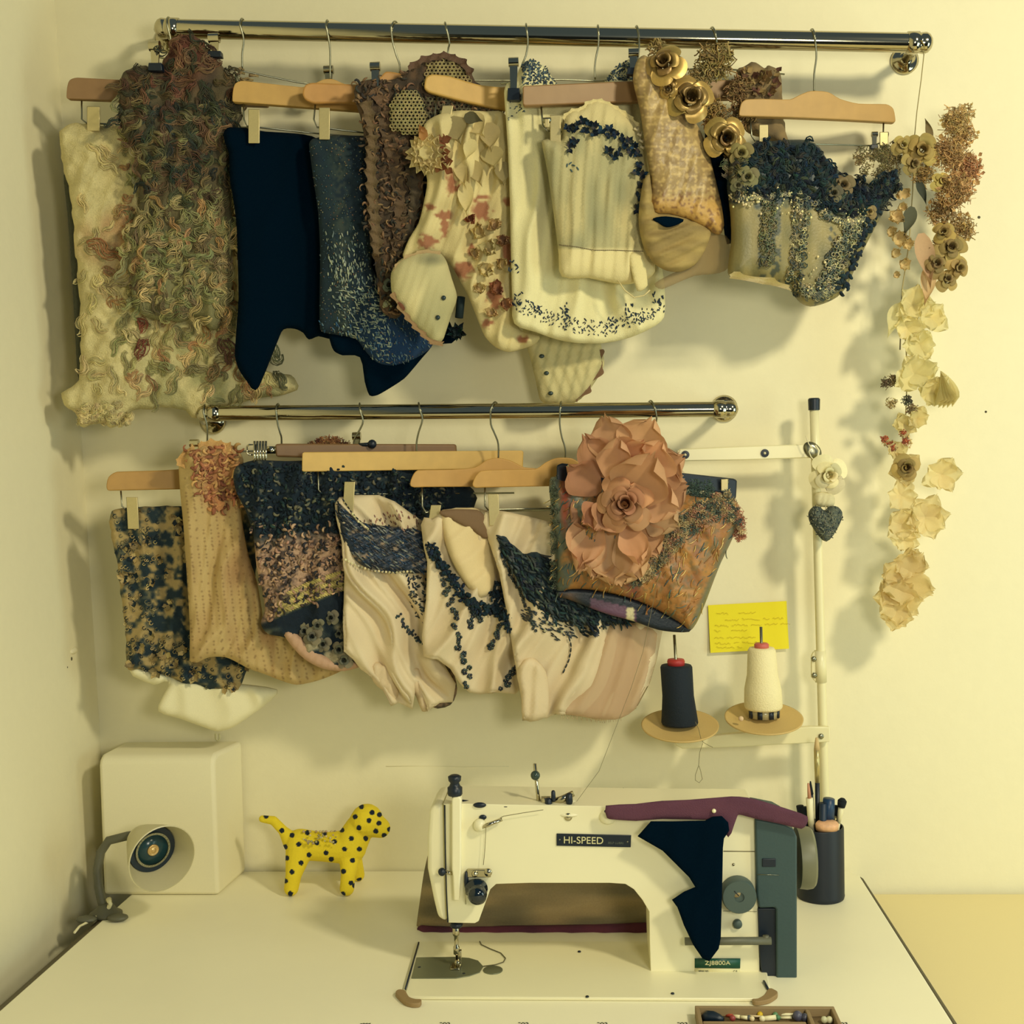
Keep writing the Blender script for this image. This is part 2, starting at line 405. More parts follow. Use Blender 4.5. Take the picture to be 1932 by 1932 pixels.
# ================================================================ the room
def quad(name, pts, m, kind='structure', t=.05, out=None):
    mb = MB(); o = Vector(out)*t; mb.prism([Vector(p) for p in pts], [Vector(p)+o for p in pts]); return tag(mb.build(name, m, smooth=False), kind=kind)
ct = W(103, 0, 0); cb = W(205, 1650, 0)
def cornerx(z): return ct.x+(cb.x-ct.x)*(ct.z-z)/(ct.z-cb.z)
ZT = 2.75
quad('wall_back', [(-1.2, 0, 0), (3, 0, 0), (3, 0, ZT), (-1.2, 0, ZT)], M_wall, out=(0, 1, 0))
quad('wall_left', [(cornerx(0), 0, 0), (cornerx(ZT), 0, ZT), (cornerx(ZT), -3.2, ZT), (cornerx(0), -3.2, 0)], M_wall, out=(-1, 0, 0))
M_floor = mat('floor_boards', (22, 32, 38), rough=.5, bump=.1, bscale=8, noise=.2)
quad('floor', [(-1.2, .0, 0), (-1.2, -6, 0), (3, -6, 0), (3, .0, 0)], M_floor, out=(0, 0, -1))
# small paint chips and nail holes of the left and back wall
def chip(px, py, r, col, y=0.0, left=False):
    m = MB()
    if left:
        d = ray(px, py); t = (cornerx(1.2)-EYE.x)/d.x; p = EYE+d*t; p.x = cornerx(p.z)
        m.ball(p, r*S, col, 6, (.15, 1, 1))
    else:
        m.ball(W(px, py, 0), r*S, col, 6, (1, .15, 1))
    return m
m = MB(); m.tube([W(728, 1446, -.0002), W(800, 1445, -.0002), (W(880, 1447, -.0002)), W(960, 1446, -.0002)], .0005, 4, (175, 165, 120)); tag(m.build('trim_1', M_wall), kind='structure')
M_mark = mat('old_nail_hole', (84, 78, 58), rough=.9)
mk = MB()
for (px, py, r) in [(1212, 1497, 3), (1847, 410, 3), (1176, 1489, 3), (1860, 777, 2.5)]:
    mk.ball(W(px, py, 0), r*S, (84, 78, 58), 6, (1, .2, 1))
for (px, py, r) in [(134, 1243, 4), (126, 1259, 2)]:
    d = ray(px, py); p = EYE+d*((cornerx(1.15)-EYE.x)/d.x); p.x = cornerx(p.z); mk.ball(p, r*S, (84, 78, 58), 6, (.2, 1, 1))
tag(mk.build('trim_2', M_mark), kind='structure')
mk = MB(); d = ray(138, 1228); p = EYE+d*((cornerx(1.17)-EYE.x)/d.x); p.x = cornerx(p.z); mk.ball(p, .014, (231, 222, 176), 10, (.25, 1, .35)); tag(mk.build('trim_3', M_wall), kind='structure')

# ================================================================ work table and the cabinet beside it
M_table = mat('table_laminate', (247, 242, 212), rough=.45, noise=.015, bscale=20)
M_edge = mat('table_edging', (96, 88, 66), rough=.6, noise=.1)
tl = ZP(215, 1716, T); tl2 = ZP(0, 1906, T); d_ = (tl2-tl).normalized(); tlf = tl+d_*(abs(.85/d_.y)); tlb = tl-d_*(abs((tl.y+.004)/d_.y))
tr = ZP(1612, 1652, T); tr2 = ZP(1792, 1932, T); d_ = (tr2-tr).normalized(); trf = tr+d_*abs(.70/d_.y)
tlf.y = min(tlf.y, trf.y); trf.y = tlf.y
table = thing('sewing_table', (0, -.35, 0), 'long cream sewing table against the wall, carrying the sewing machine', 'table')
m = MB()
cr = [Vector((tlb.x, -.004, T)), Vector((tr.x-.02, -.004, T)), Vector((tr.x-.004, -.010, T)), Vector((tr.x+.008, -.03, T)), trf, tlf]
m.prism(cr, [p-Vector((0, 0, .028)) for p in cr]); m.build('table_top', M_table, table, bevel=.002, autos=True)
m = MB()
for i in range(3, 6):
    pass
def strip(a, b, w, h, z, col):
    a = Vector(a); b = Vector(b); e = (b-a).normalized(); n = Vector((e.y, -e.x, 0))
    return [a+n*0, b+n*0, b+n*w, a+n*w]
q = [cr[3]+Vector((.0005, 0, -.001)), trf+Vector((.0005, 0, -.001)), trf+Vector((.006, 0, -.001)), cr[3]+Vector((.003, -.01, -.001))]
m.prism(q, [p-Vector((0, 0, .03)) for p in q]); m.build('edge_band', M_edge, table)
m = MB(); q = [tl+Vector((-.0005, -.03, -.001)), tlf+Vector((-.0005, 0, -.001)), tlf+Vector((-.008, 0, -.001)), tl+Vector((-.008, -.02, -.001))]
m.prism(q[::-1], [p-Vector((0, 0, .03)) for p in q[::-1]]); m.build('edge_band', M_edge, table)
for (x, y) in [(tlb.x+.08, -.08), (tr.x-.08, -.08), (tlb.x+.08, -.72), (trf.x-.12, -.72)]:
    m = MB(); m.box((x, y, (T-.028)/2), (.04, .04, T-.028)); m.build('leg', M_edge, table, bevel=.002)
m = MB()   # printed scale along the front of the table
for px in (690, 840, 988, 1137, 1288, 1590):
    for i in range(3):
        for j in range(2):
            p = ZP(px-8+i*7, 1929.5+j*4.0+(2 if px < 800 else 0), T+.0004); m.box(p, (.0028, .0012, .0004), (70, 76, 58))
        p = ZP(px-4+i*6, 1931.5, T+.0004); m.box(p, (.0012, .003, .0004), (70, 76, 58))
    m.build('printed_mark', mat('ink_marks', (70, 76, 58)), table); m = MB()
M_cab = mat('cabinet_paint', (236, 220, 166), rough=.6, noise=.02)
zc_ = T-.035
a0 = Vector((tr.x+.022, -.012, zc_)); a1 = Vector((trf.x+.022, trf.y, zc_))
cab = thing('low_cabinet', (a0.x+.4, -.35, 0), 'pale peach-cream low cabinet to the right of the table, top nearly level with it', 'cabinet')
m = MB(); q = [a0, Vector((1.35, -.012, zc_)), Vector((1.35, trf.y, zc_)), a1]
m.prism(q, [p-Vector((0, 0, .03)) for p in q]); m.build('cabinet_top', M_cab, cab, bevel=.002)
m = MB(); q2 = [p+Vector((.01 if i in (0, 3) else -.01, .02 if i > 1 else 0, -.0302)) for i, p in enumerate(q)]; m.prism(q2, [Vector((p.x, p.y, .0)) for p in q2]); m.build('cabinet_body', M_cab, cab)

# ================================================================ hanging rails
YR = -.10
def railpy(top, px): return (54+(px-312)*27/1426) if top else (780-(px-388)*8/990)
def railp(top, px): return W(px, railpy(top, px), YR)
def rail(top, x0, x1, r, label, fl):
    a = railp(top, x0); b = railp(top, x1)
    o = thing('hanging_rail', ((a.x+b.x)/2, 0, (a.z+b.z)/2), label, 'rail', 'chrome hanging rails')
    m = MB(); m.tube([a+(b-a)*t for t in np.linspace(0, 1, 12)], r, 28); m.build('rail_tube', M_chrome, o, autos=True)
    for (p, e, f) in ((a, (a-b).normalized(), fl[0]), (b, (b-a).normalized(), fl[1])):
        m = MB(); m.lathe(p-e*.016, e, [(0, r*1.12), (.016, r*1.16), (.017, r*1.0), (.020, r*1.05), (.026, r*1.10), (.031, r*.95), (.035, r*.6), (.037, r*.1)], 24); m.build('end_cap', M_chrome, o)
        c = W(f[0], f[1], 0); m = MB()
        m.lathe(c, (0, -1, 0), [(0, .021), (.003, .021), (.006, .017), (.010, .010), (.014, .008)], 28)
        q = p-e*.004; m.tube([c+Vector((0, -.01, 0)), c+Vector((0, -.045, 0)), Vector((c.x*.5+q.x*.5, -.075, c.z*.5+q.z*.5)), q], [.008, .007, .007, .008], 12)
        for s in (-1, 1): m.ball(c+Vector((.004*s, -.004, .014*s)), .003, None, 8)
        m.build('wall_bracket', M_chrome, o)
    return o
rail(True, 318, 1732, .0138, 'long upper chrome rail hung with costumes, sloping slightly down to the right', ((318, 75), (1706, 115)))
rail(False, 396, 1366, .0113, 'shorter lower chrome rail ending in a round wall bracket above the spool stand', ((402, 795), (1366, 771)))

# ================================================================ hangers
WOODL = (186, 148, 78); WOODD = (160, 112, 68)
def hookpath(top, xt, mids, end, Yf):
    rr = (.0138 if top else .0113)+.002
    p = railp(top, xt[0]); p2 = railp(top, xt[1]); pts = []
    for a in np.linspace(-25, 180, 11):
        t = (a+25)/205; c = p.lerp(p2, max(0, t)); pts.append((c.x, YR+rr*math.cos(math.radians(a)), c.z+rr*math.sin(math.radians(a))))
    y0 = YR-rr
    for i, (x, y) in enumerate(list(mids)+[end]):
        t = (i+1)/(len(mids)+1); ye = float(Yf(end[0])); yy = y0+(ye-y0)*t; q = W(x, y, yy); pts.append(tuple(q))
    # Catmull smoothing
    P = np.array(pts); out = []
    for i in range(len(P)-1):
        p0 = P[max(0, i-1)]; p1 = P[i]; p2 = P[i+1]; p3 = P[min(len(P)-1, i+2)]
        for t in (0, .33, .66): out.append(.5*((2*p1)+(-p0+p2)*t+(2*p0-5*p1+4*p2-p3)*t*t+(-p0+3*p1-3*p2+p3)*t**3))
    out.append(P[-1]); return out
def clip_plate(o, Yf, x, y, w, h, tilt=0, up=.020, kind='plate'):
    m = MB()
    if kind == 'plate':
        yy = float(Yf(x))-up; tx = math.tan(tilt)
        f = [(x-w/2+tx*h/2, y-h/2), (x+w/2+tx*h/2, y-h/2), (x+w/2-tx*h/2, y+h/2), (x-w/2-tx*h/2, y+h/2)]
        F = [W(a, b, yy-.0005*(1 if i < 2 else -1)) for i, (a, b) in enumerate(f)]
        m.prism(F, [p+Vector((0, .0022, 0)) for p in F]); c = m.build('clip', M_clip, o, bevel=.0008)
        g = MB(); B = [W(a, b, yy+.010+.004) for a, b in f]; g.prism(B, [p+Vector((0, .002, 0)) for p in B])
        p = W(x, y-h*.30, yy+.007); g.tube([p+Vector((-.006, 0, 0)), p+Vector((.006, 0, 0))], .004, 10); g.build('clip_jaw', M_steel, c)
    elif kind == 'spring':      # sprung metal clip with black grip
        yy = float(Yf(x))-up
        p = W(x, y-h*.42, yy); m.tube([p+Vector((-w*.45*S, 0, 0)), p+Vector((w*.45*S, 0, 0))], w*.42*S, 14)
        f = [(x-w*.38, y-h*.4), (x+w*.38, y-h*.4), (x+w*.30, y+h*.25), (x-w*.30, y+h*.25)]
        F = [W(a, b, yy-.003) for a, b in f]; m.prism(F, [q+Vector((0, .003, 0)) for q in F])
        c = m.build('clip', M_chrome, o, autos=True)
        g = MB(); f = [(x-w*.55, y+h*.2), (x+w*.55, y+h*.2), (x+w*.62, y+h*.5), (x-w*.62, y+h*.5)]
        F = [W(a, b, yy-.006) for a, b in f]; g.prism(F, [q+Vector((0, .012, 0)) for q in F]); g.build('clip_grip', M_black, c, bevel=.001)
def hanger(label, hx, top, xt, mids, bar=None, wood=WOODL, wire=None, clips=(), end=None, th=.012, metal=False, black=False, k=.35, y0=-.10, group=None, span=None, curvy=True):
    Yf = slope(hx, y0, k)
    if bar is not None: end = end or (mids[-1][0], min(p[1] for p in bar)+6)
    p = W(end[0], end[1], float(Yf(end[0])))
    nm = 'wire_hanger' if metal else ('trouser_hanger' if not black else 'plastic_hanger')
    o = thing(nm, tuple(p), label, 'hanger', group)
    m = MB(); m.tube(hookpath(top, xt, mids, end, Yf), .0014, 7); m.build('hook', M_steel, o)
    if bar is not None:
        P = smoothpoly(bar, 3) if curvy else np.array(bar, float)
        F = [W(a, b, float(Yf(a))-th/2) for a, b in P]; m = MB(); m.cc = wood
        m.prism(F, [q+Vector((0, th, 0)) for q in F]); m.build('hanger_bar', M_black if black else M_wood, o, bevel=.003, seg=3)
    if wire:
        m = MB(); m.tube([W(a, b, float(Yf(a))+.001) for a, b in wire], .0013, 6); m.build('clip_wire', M_steel, o)
    for c in clips: clip_plate(o, Yf, *c[:4], **(c[4] if len(c) > 4 else {}))
    return o
def barpts(x0, x1, yl, yr, h, hump=None, cx=None, hr=22, rr=14):
    """wooden bar outline in px; optional hump in the middle"""
    def ty(x): return yl+(yr-yl)*(x-x0)/(x1-x0)
    up = [(x0+2, ty(x0)+h*.5), (x0+rr*.5, ty(x0)+h*.12), (x0+rr*1.6, ty(x0))]
    if hump:
        cx = cx or (x0+x1)/2
        up += [(cx-hump*1.5, ty(cx)-1), (cx-hump*.75, ty(cx)-hr*.55), (cx-hump*.25, ty(cx)-hr), (cx+hump*.25, ty(cx)-hr), (cx+hump*.75, ty(cx)-hr*.55), (cx+hump*1.5, ty(cx)-1)]
    up += [(x1-rr*1.6, ty(x1)), (x1-rr*.5, ty(x1)+h*.12), (x1-2, ty(x1)+h*.5)]
    return up+[(x1-1, ty(x1)+h-2), (x1-6, ty(x1)+h), (x0+6, ty(x0)+h), (x0+1, ty(x0)+h-2)]
# ---- upper row
hanger('reddish wooden hanger at the far left of the upper rail, behind the curly wool', 320, True, (318, 322), [(323, 80), (322, 110)],
       bar=barpts(124, 505, 146, 160, 40, 34, 320, 20), wood=(146, 112, 70), wire=[(154, 186), (154, 225), (163, 232), (330, 240), (480, 240)], clips=[(176, 224, 24, 46, dict(up=.016))])
hanger('bare metal clip hanger behind the curly wool bundle, second hook on the upper rail', 460, True, (459, 459), [(460, 75), (457, 100)], metal=True, end=(457, 132),
       wire=[(300, 108), (360, 122), (457, 134), (560, 155), (640, 166)], clips=[(292, 108, 22, 50, dict(kind='spring')), (404, 88, 22, 38, dict(kind='spring')), (620, 146, 20, 34, dict(kind='spring', up=.01))])
hanger('light wooden hanger carrying the plain black garment', 620, True, (618, 620), [(622, 85), (623, 120)],
       bar=barpts(437, 800, 152, 178, 40, 34, 620, 16), wire=[(459, 189), (460, 225), (466, 238), (600, 252), (780, 266)], clips=[(479, 238, 21, 64)], wood=(192, 152, 80))
hanger('orange-tinted wooden hanger above the dark beaded bodice', 745, True, (757, 741), [(741, 80), (748, 105), (754, 122)],
       bar=[(570, 176), (575, 160), (590, 155), (640, 157), (690, 158), (715, 146), (728, 134), (756, 138), (775, 150), (800, 165), (900, 176), (915, 190), (912, 205), (800, 204), (660, 194), (595, 195), (576, 188)], wood=(190, 140, 74),
       wire=[(595, 195), (592, 225), (598, 240), (700, 252), (860, 265)], clips=[(612, 233, 20, 60)])
hanger('metal clip hanger above the brown crocheted garment', 845, True, (833, 845), [(848, 80), (845, 98)], metal=True, end=(846, 140),
       wire=[(700, 152), (760, 154), (846, 146), (900, 152), (962, 152), (980, 155)], clips=[(708, 156, 20, 72, dict(kind='spring'))])
hanger('pale wooden hanger tilted down to the right, holding the floral bodice', 990, True, (990, 995), [(996, 80), (992, 105), (984, 125)],
       bar=[(800, 165), (803, 146), (815, 139), (850, 143), (900, 158), (950, 163), (985, 150), (1000, 146), (1030, 160), (1180, 185), (1190, 200), (1180, 212), (1000, 210), (950, 207), (880, 193), (810, 174)],
       wood=(204, 164, 88), wire=[(824, 180), (820, 222), (826, 236), (960, 250), (1120, 255)], clips=[(838, 232, 20, 66, dict(tilt=.22))])
hanger('metal clip hanger gripping the blue speckled straps of the white skirt', 1128, True, (1127, 1129), [(1129, 85), (1124, 110), (1122, 130)], metal=True, end=(1123, 150),
       wire=[(945, 158), (1000, 152), (1060, 150), (1123, 153), (1200, 150), (1250, 148)], clips=[(969, 150, 20, 78, dict(kind='spring', up=.025))])
hanger('straight reddish-brown wooden hanger holding the cream bodice with navy flowers', 1200, True, (1196, 1204), [(1206, 85), (1204, 110), (1203, 130)],
       bar=[(986, 163), (990, 161), (1195, 152), (1400, 150), (1402, 186), (1200, 192), (990, 200), (986, 196)], curvy=False, y0=-.128, wood=(146, 112, 70),
       wire=[(1021, 200), (1024, 238), (1032, 247), (1120, 252), (1380, 250)], clips=[(1032, 232, 8, 16), (1048, 249, 20, 64, dict(kind='plate'))])
hanger('metal clip hanger hidden behind the gold roses', 1345, True, (1335, 1348), [(1352, 82), (1350, 90)], metal=True, end=(1345, 120),
       wire=[(1195, 138), (1345, 128), (1480, 140)], clips=[(1195, 118, 20, 44, dict(kind='spring'))])
hanger('small humped wooden hanger fully visible at the right end of the upper rail', 1537, True, (1528, 1533), [(1539, 85), (1540, 110), (1536, 140)],
       bar=[(1394, 216), (1398, 195), (1408, 187), (1440, 186), (1490, 187), (1510, 178), (1530, 171), (1562, 173), (1585, 186), (1620, 195), (1672, 196), (1686, 205), (1690, 228), (1684, 231), (1600, 226), (1480, 221), (1400, 219)],
       wood=(180, 142, 80), wire=[(1415, 221), (1418, 256), (1424, 266), (1540, 272), (1645, 275), (1666, 268), (1667, 230)], clips=[(1441, 252, 17, 34, dict(up=.014)), (1668, 262, 16, 26, dict(up=.014)), (1650, 266, 12, 30, dict(kind='spring', up=.01))])
# ---- lower row
hanger('wooden hanger at the far left of the lower rail, half hidden by the ribbed knit', 390, False, (388, 389), [(390, 800), (391, 820), (391, 838)],
       bar=[(200, 918), (204, 900), (220, 890), (290, 888), (345, 884), (375, 868), (400, 866), (430, 880), (560, 886), (578, 900), (578, 918), (400, 922), (204, 926)], wood=(184, 142, 76),
       wire=[(228, 926), (230, 955), (238, 962), (340, 958), (540, 955)], clips=[(250, 968, 21, 60, dict(tilt=-.05))])
hanger('metal clip hanger above the ribbed tan knit garment', 525, False, (525, 525), [(524, 800), (528, 815), (531, 826)], metal=True, end=(531, 846),
       wire=[(360, 850), (440, 852), (531, 850), (640, 848), (705, 840)], clips=[(367, 856, 18, 46, dict(kind='spring')), (673, 842, 18, 46, dict(kind='spring'))])
o_ = hanger('dark wooden hanger with a ribbed chrome clip, behind the long straight hanger', 680, False, (674, 683), [(685, 795), (678, 812), (668, 830)],
       bar=[(518, 838), (530, 837), (860, 838), (862, 870), (700, 868), (520, 862)], curvy=False, wood=(124, 94, 62), clips=[])
m = MB()
Yk = slope(680)
for i in range(5):
    x = 480+i*5.4; m.prism([W(a, b, float(Yk(x))-.018) for a, b in [(x-2.2, 832), (x+2.2, 832), (x+1.2, 886), (x-2.6, 886)]], [W(a, b, float(Yk(x))-.014) for a, b in [(x-2.2, 832), (x+2.2, 832), (x+1.2, 886), (x-2.6, 886)]])
m.build('clip', M_chrome, o_)
m = MB(); q = [(466, 842), (470, 839), (482, 839), (482, 858), (470, 858), (466, 855)]
m.tube([W(a, b, float(Yk(a))-.012) for a, b in q+[q[0]]], .0013, 6)
F = [W(a, b, float(Yk(a))-.009) for a, b in [(500, 842), (520, 842), (520, 856), (500, 856)]]; m.prism(F, [q+Vector((0, .006, 0)) for q in F]); m.build('clip_bracket', M_chrome, o_)
m = MB(); p = W(702, 838, float(Yk(702))-.01); m.tube([p, p+Vector((-.02, 0, -.001))], .003, 8); m.ball(p, .007, None, 10); m.build('clip_grip', M_black, o_)
hanger('long straight pale wooden hanger in the middle of the lower rail', 790, False, (784, 795), [(797, 792), (790, 815), (786, 835)],
       bar=[(570, 855), (574, 853), (984, 850), (987, 852), (986, 880), (984, 884), (572, 890), (569, 888)], curvy=False, wood=(206, 170, 94),
       wire=[(600, 888), (601, 924), (608, 932), (760, 932), (970, 930)], clips=[(658, 939, 20, 60, dict(tilt=.06))])
hanger('humped wooden hanger with a knot at its left end, fifth hook of lower rail', 932, False, (945, 927), [(926, 800), (934, 820), (940, 838)],
       bar=[(775, 918), (777, 900), (788, 887), (850, 886), (895, 882), (918, 868), (940, 864), (965, 870), (990, 882), (1070, 888), (1080, 902), (1080, 916), (940, 918), (800, 919)], wood=(190, 146, 76),
       wire=[(796, 919), (797, 955), (803, 967), (860, 966), (1060, 962)], clips=[(818, 982, 19, 58, dict(tilt=.16))])
hanger('humped wooden hanger just left of the big pink rose', 1058, False, (1062, 1057), [(1056, 800), (1060, 825), (1066, 845)],
       bar=[(892, 918), (896, 900), (908, 888), (960, 886), (1010, 885), (1030, 872), (1050, 864), (1080, 865), (1105, 880), (1190, 886), (1205, 900), (1205, 915), (1060, 917), (910, 920)], wood=(192, 148, 76),
       wire=[(915, 920), (915, 955), (921, 962), (1000, 960), (1180, 958)], clips=[(932, 962, 20, 60, dict(tilt=-.05))])
hanger('black plastic clip hanger behind the big pink rose', 1232, False, (1218, 1235), [(1239, 790), (1236, 800)], black=True,
       bar=[(1050, 878), (1060, 874), (1098, 878), (1160, 868), (1225, 800), (1232, 794), (1240, 797), (1236, 812), (1285, 892), (1384, 903), (1391, 906), (1389, 940), (1384, 944), (1366, 942), (1362, 930), (1290, 922), (1100, 918), (1050, 918)],
       wood=(10, 26, 42), end=(1234, 804), clips=[(1077, 890, 13, 26, dict(up=.014)), (1367, 915, 13, 22, dict(up=.014))], curvy=False)
# ================================================================ things on and above the table
# ---- sewing machine
YFm = -.385; YBm = -.300          # front and back face of the arm
sm = thing('sewing_machine', (W(1100, 1700, -.34).x, -.34, T), 'cream industrial sewing machine standing on the table under purple and black cloth scraps', 'sewing machine')
M_mach = mat('machine_enamel', (240, 234, 198), rough=.35, noise=.02, bscale=15)
M_teal = mat('belt_cover_plastic', (52, 74, 76), rough=.55, noise=.06, bscale=300, bump=.1)
M_grey = mat('grey_plastic', (72, 88, 84), rough=.5, noise=.05)
M_plate = mat('needle_plate_steel', (120, 124, 100), rough=.35, metal=.5, noise=.03)
M_rub = mat('tan_rubber', (150, 124, 84), rough=.7, noise=.1)
TB = T+.0045
m = MB(); q = [ZP(a, b, TB) for a, b in [(790, 1776), (1437, 1776), (1456, 1884), (763, 1880)]]; m.prism(q[::-1], [Vector((p.x, p.y, T+.0003)) for p in q[::-1]]); m.build('bed_plate', M_mach, sm, bevel=.0012)
m = MB(); m.tube([ZP(790, 1778, TB+.0006), ZP(765, 1866, TB+.0006)], .0012, 5); m.build('bed_gap', M_black, sm)
def slab(pts, yf, yb, name, mt, bevel=.004, par=None, seg=3, sub=1, sameback=True):
    P = smoothpoly(pts, sub) if sub > 1 else pts
    F = [W(a, b, yf) for a, b in P]; mb = MB(); mb.prism(F, [Vector((p.x, yb, p.z)) for p in F]); return mb.build(name, mt, par or sm, bevel=bevel, seg=seg, autos=True)
arm = [(822, 1517), (860, 1516), (1000, 1519), (1200, 1522), (1424, 1524), (1426, 1600), (1430, 1700), (1434, 1858), (1330, 1856), (1228, 1843), (1226, 1780), (1225, 1720), (1212, 1698), (1196, 1678), (1180, 1668), (1150, 1666), (1000, 1666), (936, 1668), (925, 1678), (903, 1738), (896, 1742), (846, 1741), (843, 1700), (840, 1600), (838, 1519)]
arm[0] = (836, 1517); slab(arm, YFm, YBm, 'machine_arm', M_mach, .007)
slab([(810, 1530), (818, 1518), (836.5, 1517), (843, 1741), (826, 1733), (818, 1700), (806, 1640), (806, 1580)], YFm+.003, YBm+.005, 'face_plate', M_mach, .006)
m = MB(); m.tube([W(839, 1519, YFm-.0004), W(840, 1600, YFm-.0004), W(842, 1680, YFm-.0004), W(845, 1740, YFm-.0004)], .0009, 5); m.build('seam', M_black, sm)
slab([(852, 1508), (856, 1503), (867, 1503), (870, 1508), (870, 1640), (869, 1652), (866, 1700), (856, 1700), (854, 1652), (852, 1640)], YFm-.012, YFm+.002, 'presser_bar_guide', M_mach, .002)
m = MB(); a = W(859, 1518, YFm-.004); m.lathe(a, (0, 0, 1), [(0, .0035), (.012, .004), (.012, .0085), (.014, .0095), (.022, .0095), (.024, .007), (.028, .0055), (.031, .008), (.036, .0085), (.038, .005)], 20); m.build('pressure_screw', M_black, sm)
m = MB(); m.tube([W(872, 1511, YFm+.01), W(895, 1514, YFm+.02), W(912, 1518, YFm+.02)], [.0018, .002, .002], 8); m.ball(W(905, 1519, YFm-.001), .0085, None, 14, (1, .35, .42)); m.build('thread_takeup_cover', M_black, sm)
m = MB(); m.ball(W(911, 1542, YFm-.001), .0048, None, 12, (1, .4, .7)); m.build('oil_plug', M_black, sm); m = MB(); m.ball(W(954, 1522, YFm+.001), .004, None, 10, (1.3, .3, .3)); m.build('oil_plug', M_black, sm)
m = MB(); m.lathe(W(906, 1555, YFm), (0, -1, 0), [(0, .008), (.006, .008), (.010, .006), (.012, .001)], 18); m.build('thread_guide_boss', M_mach, sm)
m = MB(); m.tube([W(908, 1562, YFm-.008), W(917, 1558, YFm-.012), W(947, 1546, YFm-.006)], [.0018, .0026, .0024], 8); m.build('thread_guide', M_chrome, sm)
m = MB(); m.tube([W(840, 1645, YFm-.006), W(854, 1648, YFm-.006)], .0025, 8); m.build('thread_hook', M_chrome, sm)
m = MB(); m.ball(W(834, 1645, YFm-.008), .0052, None, 12); m.build('thumb_screw', M_black, sm)
# tension unit
m = MB(); c = W(886, 1650, YFm-.004); m.box(W(904, 1647, YFm-.003), (.030, .006, .010)); m.ball(W(921, 1646, YFm-.005), .0055, None, 10, (1, .6, 1)); m.ball(W(896, 1649, YFm-.006), .0045, None, 10); m.build('tension_bracket', M_chrome, sm, bevel=.001)
m = MB(); ax = Vector((.18, -1, -.30)).normalized(); c = W(898, 1672, YFm-.001)
m.lathe(c, ax, [(0, .010), (.004, .0145), (.007, .0145), (.009, .011), (.018, .0125), (.024, .011), (.027, .008), (.0285, .003)], 22); m.build('tension_dial', mat('gloss_black', (8, 24, 36), rough=.12, coat=.5), sm)
m = MB(); m.ball(W(880, 1663, YFm-.004), .014, None, 10, (.22, .3, 1)); m.build('tension_spring_plate', M_black, sm)
m = MB(); m.tube([W(879, 1680, YFm-.006), W(878, 1690, YFm-.006), W(879, 1706, YFm-.004)], .0006, 5); m.build('check_spring', M_chrome, sm)
# needle bar and presser foot
NB = ZP(862, 1824, TB)
m = MB(); tp = W(861, 1738, NB.y)
m.lathe(Vector((NB.x, NB.y, NB.z+.004)), (0, 0, 1), [(0, .0012), (.012, .0015), (.013, .004), (.022, .004), (.024, .0028), (.036, .0028), (.038, .0045), (.046, .0045), (.048, .003), (tp.z-NB.z-.004, .003), (tp.z-NB.z, .003)], 14); m.build('needle_bar', M_chrome, sm)
m = MB(); m.box((NB.x-.001, NB.y-.005, NB.z+.002), (.012, .018, .003)); m.box((NB.x+.004, NB.y, NB.z+.012), (.005, .006, .02)); m.ball((NB.x+.001, NB.y-.004, NB.z+.007), .004, None, 8); m.build('presser_foot', M_chrome, sm, bevel=.0008)
m = MB(); m.lathe(W(861, 1744, NB.y)-Vector((0, 0, .004)), (0, 0, 1), [(0, .003), (.001, .0075), (.004, .0085), (.007, .007)], 16); m.build('bar_bushing', M_black, sm)
q = [ZP(a, b, TB+.0012) for a, b in [(786, 1806), (860, 1805), (885, 1807), (902, 1812), (912, 1823), (905, 1834), (885, 1841), (860, 1845), (776, 1845)]]
m = MB(); m.prism(q[::-1], [p-Vector((0, 0, .001)) for p in q[::-1]]); m.build('needle_plate', M_plate, sm, bevel=.0003)
m = MB(); m.lathe(ZP(930, 1831, TB), (0, 0, 1), [(0, .0125), (.001, .0125), (.0012, .012)], 24); m.build('bed_plug', M_plate, sm)
for a, b in ((791, 1826), (875, 1838), (1093, 1796), (1108, 1881), (1269, 1875)): m = MB(); m.lathe(ZP(a, b, TB+.0003), (0, 0, 1), [(0, .0022), (.0012, .002)], 10); m.build('bed_screw', M_black, sm)
m = MB(); m.tube([ZP(a, b, TB+.0012) for a, b in [(905, 1776), (908, 1782), (925, 1790), (945, 1798), (954, 1808), (950, 1815), (935, 1820), (912, 1823)]], .0007, 5); m.build('lower_thread', mat('dark_thread', (96, 92, 66), rough=.9), sm)
for pts in ([(746, 1872), (752, 1866), (764, 1868), (772, 1880), (784, 1884), (795, 1885), (792, 1892), (778, 1893), (762, 1888)], [(1419, 1884), (1430, 1883), (1442, 1876), (1449, 1865), (1456, 1864), (1467, 1870), (1466, 1876), (1452, 1885), (1434, 1889), (1423, 1889)]):
    P = smoothpoly(pts, 3); q = [ZP(a, b, T+.006) for a, b in P]; m = MB(); m.prism(q[::-1], [Vector((p.x, p.y, T+.0003)) for p in q[::-1]]); m.build('corner_hinge', M_rub, sm, bevel=.001)
m = MB(); m.tube([ZP(1441, 1851, TB+.002), ZP(1449, 1866, T+.006)], .0015, 6); m.build('hinge_pin', M_black, sm)
